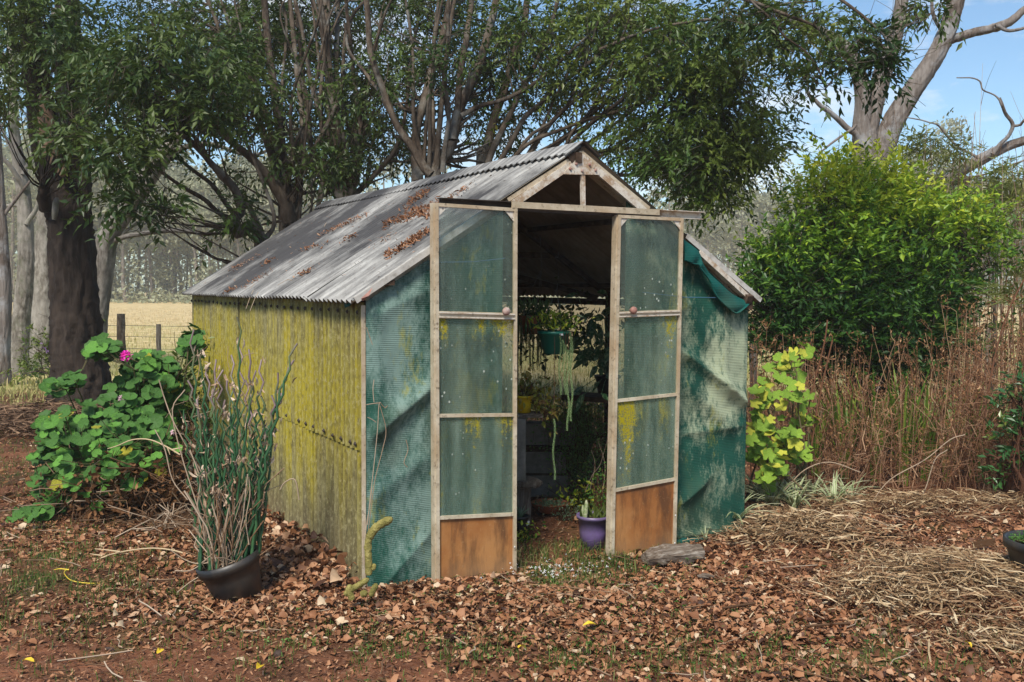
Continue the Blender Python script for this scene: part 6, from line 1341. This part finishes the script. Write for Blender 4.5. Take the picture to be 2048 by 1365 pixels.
# --- fan palms
def fan_palm(label, u, v, d, n, R_):
    c = P(u, v, d); root = place((c[0], c[1], 0), 'fan_palm', label, 'palm', 'fan palms behind the dry weeds'); mb = MB(); b = np.array([c[0], c[1], 0]); tube(mb, wob(np.linspace(0, 1, 8)[:, None]*(c-b)+b, .01), .016, 6, rough=.1); child(root, 'trunk', mb, M['bark_brown'])
    for q in range(n):
        a = rng.random()*6.283; e = c+np.array([math.cos(a)*.25, math.sin(a)*.25, rng.uniform(-.05, .22)]); mb = MB(); tube(mb, [c, (c+e)/2+np.array([0, 0, .04]), e], .004, 5, .5)
        out = (e-c)/np.linalg.norm(e-c); s = np.cross(out, (0, 0, 1)); s /= np.linalg.norm(s); u_ = np.cross(s, out)
        for w in np.linspace(-1.3, 1.3, 9):
            dr = out*math.cos(w)+s*math.sin(w)+u_*.1; L = R_*(1-.15*abs(w)); t_ = e+dr*L-np.array([0, 0, L*.25]); m_ = e+dr*L*.55; sd = np.cross(dr, u_)*.013
            mb.add([e, m_+sd, t_, m_-sd], [(0, 1, 2, 3)], rng.random())
        child(root, 'frond', mb, M['leaf_bamboo'])
fan_palm('fan palm with pale green fingers, upper one beside the canes', 1990, 600, 9.2, 8, .26); fan_palm('fan palm low behind the weeds under the first palm', 1960, 700, 8.8, 8, .26); fan_palm('fan palm cut by the right edge with yellowing fingers', 2060, 640, 8.8, 8, .28)
# --- small flowering shrub at the foot of the gums
pix_bush('flowering_shrub', 'small straggly shrub with mauve flowers between the two pale gum trunks', 'shrub', (140, 760, 14.5), [((130, 700, 14.5, 45, 40, .3), 16, 8, .16), ((90, 690, 14.5, 25, 20, .2), 5, 6, .1), ((150, 640, 14.5, 25, 25, .2), 5, 5, .1), ((60, 740, 15, 50, 20, .3), 8, 8, .14)], M['leaf_mid'], .07, M['bark_brown'], nst=9, spread=.15, n_leaf=7)
mb = MB(); tv = np.array([P(u, v, 14.1) for u, v in ((84, 688), (93, 702), (110, 690), (88, 696), (120, 710))]); mb.inst(CV, CF, flat_mats(5, .6)*.055, tv)
fl_ = mb.build('blossoms', leafmat('mauve_petal', [(0, (.35, .18, .5)), (1, (.45, .25, .6))], .5, .2, .3, False)); fl_.parent = bpy.data.objects['flowering_shrub']; fl_.matrix_parent_inverse = Matrix.Translation(-Vector(bpy.data.objects['flowering_shrub'].location))
# dark creeper at the shed's far left corner, behind the geranium
pix_bush('climbing_creeper', 'dark leafy creeper at the far end of the yellow wall behind the geranium', 'creeper', (355, 900, 8.2), [((355, 790, 8.2, 25, 110, .25), 22, 8, .12), ((310, 880, 8., 50, 60, .3), 14, 8, .14)], M['leaf_mid'], .06, M['bark_brown'], nst=8, spread=.12, n_leaf=7)

# ================================================================== INSIDE THE SHED
def gz(u, v): g = G(u, v); return np.array([g[0], g[1], 0.])
# purple pot
c_ = gz(1189, 1104)+FW*np.array([1, 1, 0])*.10; pE = place(c_, 'purple_pot', 'purple plastic pot of small cacti standing beside the right door', 'potted plant'); pot(pE, c_, .098, .074, .205, M['plastic_purple'], .022, soil=.025)
ct = c_+np.array([0, 0, .18]); k = Mat('pale_cactus', .8, .2); n = k.noise(60, 4); k.color(k.ramp(n, [(.35, (.16, .22, .08)), (.65, (.42, .42, .28))])); k.bump(n, .8, .004)
for dx, h, r in ((-.055, .12, .013), (-.075, .09, .010)):
    mb = MB(); a = ct+RT*dx-FW*.03; q = np.array([a+np.array([0, 0, h*t])+RT*.008*math.sin(t*2) for t in np.linspace(0, 1, 8)]); tube(mb, q, r*np.array([.9, 1, 1, 1.05, 1, .95, .8, .35]), 10, rough=.04); child(pE, 'cactus', mb, k.m, True)
mb = MB()
for q in range(26):
    a = ct+rng.normal(0, .03, 3)*np.array([1, 1, 0])+RT*.025; e = a+np.array([rng.normal(0, .03), rng.normal(0, .03), rng.uniform(.04, .10)]); tube(mb, [a, (a+e)/2, e], [.009, .008, .002], 5, rng.random()*.4)
child(pE, 'succulent', mb, M['leaf_dark'])
# terracotta bowl
c_ = gz(1100, 1030); c_ = c_+np.array([0, 0, .02]); bE = place(c_, 'terracotta_bowl', 'shallow terracotta bowl of succulents on the shed floor', 'planter')
mb = MB(); lathe(mb, [(.001, 0), (.07, 0), (.115, .035), (.135, .065), (.140, .068), (.128, .066), (.11, .045), (.001, .042)], c_, 32); child(bE, 'bowl', mb, M['terracotta'], True)
def succ(parent, name, c, n, rad_, sz, mat, up=.02):
    mb = MB(); T = np.array(c)+np.stack([rng.normal(0, rad_, n), rng.normal(0, rad_, n), up*rng.random(n)], -1); mb.inst(LEAF_V4*np.array([1, 1.3, 1]), LEAF_F4, rotmats(n, rng.normal(0, 1, (n, 3))+np.array([0, 0, .8]), 1.)*(sz*(.6+.8*rng.random(n)))[:, None, None], T); return tag(child(parent, name, mb, mat), kind='stuff')
jade = leafmat('grey_green_succulent', [(0, (.06, .13, .06)), (.6, (.14, .24, .13)), (1, (.25, .36, .22))], .5, .15, .4)
succ(bE, 'succulents', c_+np.array([0, 0, .05]), 260, .05, .022, jade)
def floor_plant(name, label, cat, u, v, n, ru, h, mat, leaf, kk=None):
    c = gz(u, v); root = place(c, name, label, cat); lf = MB(); st = MB()
    for q in range(n):
        a = c+np.array([rng.normal(0, ru*.3), rng.normal(0, ru*.3), 0]); e = a+np.array([rng.normal(0, ru), rng.normal(0, ru), h*rng.uniform(.3, 1)]); p = limb(st, a, e, .003, .0015, 5, .1, 4)
        m_ = 12; T = p[rng.integers(1, 5, m_)]+rng.normal(0, leaf*1.2, (m_, 3)); T[:, 2] = np.maximum(T[:, 2], .01); lf.inst(LEAF_V4*np.array([1, 1.3, 1]), LEAF_F4, rotmats(m_, None, .8)*(leaf*(.6+.7*rng.random(m_)))[:, None, None], T)
    child(root, 'stems', st, M['redstalk']); child(root, 'foliage', lf, mat); return root
floor_plant('trailing_succulent', 'grey-green succulent spilling beside the terracotta bowl', 'plant', 1132, 1040, 22, .06, .10, jade, .018)
floor_plant('low_plant', 'leafy green plant on the floor behind the purple pot', 'plant', 1165, 1020, 40, .12, .22, M['leaf_bush'], .04)
floor_plant('maidenhair_fern', 'bright green maidenhair fern above the purple pot beside the right door', 'fern', 1212, 1062, 70, .06, .42, M['clover'], .022)
floor_plant('small_weed', 'small green weed at the foot of the left door edge', 'plant', 1046, 1082, 14, .05, .08, M['leaf_bush'], .03)
# small black pot
c_ = gz(1041, 1068); q_ = place(c_, 'black_nursery_pot', 'small black nursery pot just inside the left door', 'potted plant'); pot(q_, c_, .055, .042, .12, M['plastic_black'], .014)
mb = MB()
for q in range(26):
    a = c_+np.array([0, 0, .10]); e = a+np.array([rng.normal(0, .035), rng.normal(0, .035), rng.uniform(.04, .10)]); tube(mb, [a, (a+e)/2+np.array([0, 0, .01]), e], [.004, .003, .001], 4, rng.random())
child(q_, 'succulent', mb, jade); mb = MB(); p = c_+RT*.045-FW*.035+np.array([0, 0, .06]); beam(mb, p, p+np.array([0, 0, .03])+RT*.008, .014, .001, up=tuple(FW)); child(q_, 'plant_label', mb, M['white_label'])
# stump seat, block and shelf board
c_ = gz(1043, 1052); d_ = float((c_-CAM)@FW); sE = place(c_, 'stump_stand', 'weathered stump with a flat slab on top inside the left of the doorway', 'stand')
mb = MB(); q = np.array([c_+np.array([0, 0, z]) for z in np.linspace(0, .27, 5)]); tube(mb, q, [.068, .062, .060, .060, .064], 12, rough=.07); child(sE, 'stump', mb, M['timber_post'])
mb = MB(); q = np.array([c_+RT*.015+np.array([0, 0, z]) for z in (.272, .285, .31, .318)]); tube(mb, q, [.105, .118, .118, .10], 12, rough=.06); child(sE, 'slab', mb, M['timber_post'])
mb = MB(); z0 = .319; z1 = .735; a = c_-RT*.02; beam(mb, a+np.array([0, 0, z0]), a+np.array([0, 0, z1]), .15, .09, up=tuple(R0), jit=.003); bl = mb.build('concrete_block', M['block']); tag(bl, 'upright grey concrete block standing on the stump slab', 'block')
mb = MB(); beam(mb, a+RT*-.35+np.array([0, 0, .752]), a+RT*.155+np.array([0, 0, .752]), .16, .030, jit=.003); sh = mb.build('shelf_board', M['timber_grey']); tag(sh, 'rough weathered shelf board under the yellow pot', 'shelf')
c_ = a+RT*.03+np.array([0, 0, .768])-FW*np.array([1, 1, 0])*.02; yE = place(c_, 'yellow_pot', 'bright yellow pot with yellowing leafy plant on the shelf board', 'potted plant'); pot(yE, c_, .062, .045, .115, M['plastic_yellow'], .015)
ym_ = leafmat('yellowing_leaf', [(0, (.16, .20, .03)), (.4, (.38, .38, .05)), (.75, (.55, .40, .10)), (1, (.20, .08, .04))], .5, .35, .4, False)
lf = MB(); st = MB()
for q in range(34):
    a0 = c_+np.array([0, 0, .10]); e = a0+RT*rng.uniform(-.05, .26)+FW*rng.normal(0, .05)+np.array([0, 0, rng.uniform(-.10, .20)]); e[2] -= max(0, (e-a0)@RT-.1)*.9; p = limb(st, a0, e, .003, .0015, 6, .08, 4); m_ = 8
    T = p[rng.integers(2, 6, m_)]+rng.normal(0, .02, (m_, 3)); dr = rng.normal(0, .5, (m_, 3))+np.array([0, 0, -.7]); lf.inst(LEAF_V*np.array([1, 1.7, 1]), LEAF_T, rotmats(m_, dr, .6)*(.045*(.6+.7*rng.random(m_)))[:, None, None], T, rng.random(m_))
child(yE, 'stems', st, M['redstalk']); child(yE, 'foliage', lf, ym_)
# stacked blocks further back
c_ = gz(1085, 1003); f_ = np.array([RT[0], RT[1], 0]); h_ = np.array([FW[0], FW[1], 0]); h_ /= np.linalg.norm(h_)
for i, (z0, z1, off, lb) in enumerate(((0, .165, .0, 'lowest concrete block of the stack behind the stump'), (.185, .345, -.02, 'middle concrete block of the stack behind the stump'), (.40, .56, .05, 'upper concrete block of the stack behind the stump'))):
    mb = MB(); a = c_+h_*(.25)+f_*(off)+np.array([0, 0, (z0+z1)/2]); beam(mb, a-f_*.26, a+f_*.20, .20, z1-z0, jit=.002); tag(mb.build('concrete_block', M['block']), lb, 'block', 'stacked blocks inside the shed')
for i, (z, x) in enumerate(((.175, -.05), (.37, .02))):
    mb = MB(); a = c_+h_*.25+np.array([0, 0, z]); beam(mb, a-f_*.30, a+f_*.22, .20, .018 if i == 0 else .045); tag(mb.build('shelf_board', M['timber_dark']), ['thin dark board between the lowest and middle blocks', 'dark board below the upper concrete block'][i], 'board')
# hanging green pot with chains
c_ = P(1108, 708, 6.25); hE = place(c_, 'hanging_pot', 'teal green hanging pot on chains in the doorway', 'hanging pot')
mb = MB(); lathe(mb, [(.001, -.0), (.068, 0), (.072, .030), (.076, .032), (.098, .125), (.106, .127), (.108, .145), (.098, .146), (.090, .12), (.001, .11)], c_, 40); child(hE, 'pot', mb, M['plastic_green'], True)
mb = MB(); mb_c = PY(1128, 668, 0); p = c_-h_*.1065+f_*.030+np.array([0, 0, .128]); beam(mb, p, p+f_*.022, .002, .012); child(hE, 'sticker', mb, M['white_label'])
hook = P(1114, 577, 6.25); hub = hook
def chain(parent, a, b, n=None):
    mb = MB(); L = np.linalg.norm(b-a); n = int(L/.014); d = (b-a)/L; s = np.cross(d, (0.2, .9, .1)); s /= np.linalg.norm(s); t = np.cross(s, d)
    for i in range(n):
        c = a+d*(i+.5)*L/n; u_ = s if i % 2 else t; q = [c+d*.0085*math.cos(w)+u_*.0045*math.sin(w) for w in np.linspace(0, 6.283, 7)]; tube(mb, q, .0013, 3, cap=False)
    child(parent, 'chain', mb, M['chain'])
for an in (.5, 2.6, 4.6): chain(hE, hub, c_+np.array([math.cos(an)*.1, math.sin(an)*.1, .145]))
mb = MB(); tube(mb, [hub, hub+np.array([.01, 0, .10]), hub+np.array([-.015, 0, .2]), P(1116, 515, 6.3), P(1120, 480, 6.4)], .0022, 5); child(hE, 'hook_wire', mb, M['chain'])
def tails(parent, c, n, spreadr, L0, L1, mat, fat=.011, dir_=None):
    """ropes of short plump leaves hanging from c"""
    st = MB(); lf = MB()
    for q in range(n):
        an = rng.random()*6.283; r_ = spreadr*(.6+.5*rng.random()); a = np.array(c)+np.array([math.cos(an)*r_*.5, math.sin(an)*r_*.5, .02]); o_ = np.array(c)+np.array([math.cos(an)*r_, math.sin(an)*r_, .0]); L = rng.uniform(L0, L1); m_ = int(L/.006)+4
        t = np.linspace(0, 1, m_); p = np.where(t[:, None] < .12, a+(o_-a)*(t[:, None]/.12), o_+np.array([0, 0, -1])*((t[:, None]-.12)/.88*L))+np.cumsum(rng.normal(0, .0008, (m_, 3)), 0); tube(st, p[::3] if m_ > 9 else p, .002, 4, cap=False)
        k_ = 5; pp_ = np.repeat(p, k_, 0); an2 = np.tile(np.arange(k_)*6.283/k_, m_)+np.repeat(np.arange(m_)*.9, k_); dr = np.stack([np.cos(an2), np.sin(an2), np.full(len(an2), -.55)], -1)
        lf.inst(LEAF_V4*np.array([1, 1.9, 1]), LEAF_F4, rotmats(len(pp_), dr, .1)*(fat*(.8+.4*rng.random(len(pp_))))[:, None, None], pp_, np.clip(.5+rng.normal(0, .2, len(pp_)), 0, 1))
    child(parent, 'stems', st, M['redstalk']); child(parent, 'trailing_tails', lf, mat)
tail_m = leafmat('donkey_tail', [(0, (.10, .19, .08)), (.5, (.20, .32, .13)), (1, (.34, .45, .22))], .5, .15, .4, False); tail_d = leafmat('dark_tail', [(0, (.04, .10, .03)), (.5, (.09, .19, .05)), (1, (.17, .28, .08))], .5, .15, .4, False)
rim = c_+np.array([0, 0, .145])
for (u, v0, v1) in ((1120, 672, 790), (1126, 680, 745), (1140, 665, 720), (1143, 675, 843), (1136, 700, 862), (1108, 838, 960), (1131, 690, 790)):
    st = MB(); lf = MB(); m_ = int((v1-v0)/2.1); p = np.array([P(u+2*math.sin(q*.15), v0+(v1-v0)*q/m_, 6.12) for q in range(m_)]); tube(st, np.vstack([rim[None]-h_*.09+f_*((u-1108)/F_PX*6.2), p[:1], p]), .002, 4); k_ = 5
    pp_ = np.repeat(p, k_, 0); an2 = np.tile(np.arange(k_)*6.283/k_, m_)+np.repeat(np.arange(m_)*.9, k_); dr = np.stack([np.cos(an2), np.sin(an2), np.full(len(an2), -.5)], -1); lf.inst(LEAF_V4*np.array([1, 1.9, 1]), LEAF_F4, rotmats(len(pp_), dr, .1)*.0105, pp_, np.clip(.6+rng.normal(0, .2, len(pp_)), 0, 1))
    child(hE, 'stem', st, M['redstalk']); child(hE, 'trailing_tail', lf, tail_m)
lf = MB(); n = 330; T = rim+np.stack([rng.normal(0, .07, n), rng.normal(0, .07, n), .01+.09*rng.random(n)], -1); lf.inst(LEAF_V4*np.array([1, .8, 1]), LEAF_F4, rotmats(n, rng.normal(0, .7, (n, 3))+np.array([0, 0, .5]), 1.)*(.05*(.6+.7*rng.random(n)))[:, None, None], T); child(hE, 'foliage', lf, M['leaf_bush'])
# second hanging pot, darker, left behind
c2 = P(1062, 668, 6.9); gE = place(c2, 'hanging_pot', 'brown hanging pot of trailing donkey tail behind the left door', 'hanging pot'); mb = MB(); lathe(mb, [(.001, 0), (.06, 0), (.095, .11), (.10, .13), (.09, .13), (.001, .1)], c2, 24); child(gE, 'pot', mb, M['terracotta'], True)
tails(gE, c2+np.array([0, 0, .12]), 34, .11, .12, .42, tail_d); hb = P(1083, 540, 6.9)
for an in (.3, 2.4, 4.5): chain(gE, hb, c2+np.array([math.cos(an)*.095, math.sin(an)*.095, .13]))
mb = MB(); tube(mb, [hb, P(1083, 520, 6.9), P(1080, 470, 6.9)], .0022, 4); child(gE, 'hook_wire', mb, M['chain'])
lf = MB(); n = 260; T = c2+np.stack([rng.normal(0, .08, n), rng.normal(0, .08, n), .12+.09*rng.random(n)], -1); lf.inst(LEAF_V4, LEAF_F4, rotmats(n, rng.normal(0, .7, (n, 3))+np.array([0, 0, .5]), 1.)*(.06*(.6+.7*rng.random(n)))[:, None, None], T); child(gE, 'foliage', lf, tail_d)
# bench on the right with big striped leaves
a = P(1140, 792, 7.3); b = P(1300, 806, 7.0); mb = MB(); b[2] = a[2]; beam(mb, a, b, .30, .035, jit=.003); bench = tag(mb.build('potting_bench', M['timber_dark']), 'dark timber bench top under the striped leaves', 'bench')
aE = place(P(1215, 790, 7.15), 'striped_leaf_plant', 'leafy plant with dark green silver-striped leaves on the bench', 'plant')
k = Mat('striped_leaf', .4, .4); X = k.xyz(); w = k.noise(38, 3, .6); c = k.mix(k.ramp(w, [(.50, 0.), (.60, .8)]), (.04, .13, .045), (.28, .40, .20)); k.color(c); k.translucent(.15)
ap = P(1215, 770, 7.15); mb = MB(); pot(aE, ap-np.array([0, 0, .06]), .09, .07, .13, M['plastic_black'], .02); ap = ap+np.array([0, 0, .06])
for q in range(58):
    e = P(1200+rng.normal(0, 27), 700+rng.normal(0, 42), 7.05+rng.normal(0, .12)); st = MB(); L = .115*rng.uniform(.7, 1.2); out = (e-ap)/np.linalg.norm(e-ap); dr = out*.5+np.array([0, 0, -.55])+rng.normal(0, .3, 3)-FW*.15; dr /= np.linalg.norm(dr); s = np.cross(dr, FW+rng.normal(0, .4, 3)); s /= np.linalg.norm(s); u_ = np.cross(s, dr)
    V = []; 
    for t, w in ((0, .02), (.2, .17), (.45, .22), (.75, .14), (1, 0.005)):
        m_ = e+dr*L*t-np.array([0, 0, L*.25*t*t]); V += [m_-s*w*L+u_*w*L*.3, m_, m_+s*w*L+u_*w*L*.3]
    F = []
    for i in range(4): F += [(i*3, i*3+1, i*3+4, i*3+3), (i*3+1, i*3+2, i*3+5, i*3+4)]
    st.add(V, F); tube(st, [ap, (ap+e)/2+np.array([0, 0, .02]), e], .0025, 4); child(aE, 'leaf', st, k.m)
# fern curtain behind
fE = place(gz(1150, 960), 'hanging_fern', 'big dark mass of hanging fern under the bench at the back', 'fern'); lf = MB(); st = MB()
for q in range(480):
    u, v = 1150+rng.normal(0, 34), rng.uniform(790, 900); d = 7.6+rng.normal(0, .15); a = P(u, v, d); e = a+np.array([rng.normal(0, .05), rng.normal(0, .05), -rng.uniform(.12, .35)]); e[2] = max(e[2], .03); p = limb(st, a, e, .0012, .0008, 5, .1, 3); m_ = 22; T = p[rng.integers(0, 5, m_)]+rng.normal(0, .022, (m_, 3)); lf.inst(LEAF_V4*np.array([1, 1.7, 1]), LEAF_F4, rotmats(m_)*(.019*(.6+.8*rng.random(m_)))[:, None, None], T)
child(fE, 'stems', st, M['redstalk']); child(fE, 'foliage', lf, leafmat('fern_leaf', [(0, (.05, .15, .03)), (.6, (.11, .26, .05)), (1, (.20, .36, .07))], .5, .25, .3))
f2 = place(P(1200, 830, 8.), 'trailing_plant', 'grey-green trailing plant hanging right behind the fern under the bench', 'plant'); tails(f2, P(1205, 815, 8.), 40, .22, .15, .35, tail_d)
px_branch('wire_branch', 'thin dead twigs tangled in front of the trailing plant under the bench', [[(1170, 985), (1185, 950), (1200, 930), (1215, 880)], [(1180, 980), (1190, 930), (1182, 900)], [(1205, 990), (1210, 930), (1195, 880)]], 6.9, .0025, M['twig'])
mb = MB(); tube(mb, smooth_line(np.array([P(u, v, 7.6) for u, v in ((1165, 868), (1185, 872), (1225, 866))]), 4), .025, 8, rough=.1); tag(mb.build('driftwood', M['timber_dark']), 'dark round branch resting behind the fern at mid height', 'wood')
# foliage against the rear strip
lfE = place(P(1160, 660, 7.9), 'climbing_plant', 'dark leafy climber hanging in front of the pale rear cloth', 'plant'); lf = MB(); n = 520; T = np.array([P(1130+rng.normal(0, 55), 662+rng.normal(0, 24)*(1 if rng.random() < .8 else 2), 7.6+rng.normal(0, .25)) for q in range(n)]); lf.inst(LEAF_V4*np.array([1, 1.2, 1]), LEAF_F4, rotmats(n)*(.07*(.5+.7*rng.random(n)))[:, None, None], T); child(lfE, 'foliage', lf, M['leaf_dark'])
for o in GL: bpy.data.objects.remove(o, do_unlink=True)

# ================================================================== AIR
hz = MB(); x0, x1, y0_, y1_ = -330, 330, -60, 330
box(hz, (-270, -270, -2.), (270, 270, 26)); ho = hz.build('haze', bpy.data.materials.new('haze_air')); tag(ho, kind='stuff')
hm = ho.data.materials[0]; hm.use_nodes = True; hn = hm.node_tree; hn.nodes.remove(hn.nodes['Principled BSDF']); pv = hn.nodes.new('ShaderNodeVolumePrincipled'); pv.inputs['Color'].default_value = (1, 1, 1, 1); pv.inputs['Density'].default_value = .0011; pv.inputs['Anisotropy'].default_value = 0.
hn.links.new(pv.outputs[0], hn.nodes['Material Output'].inputs['Volume'])
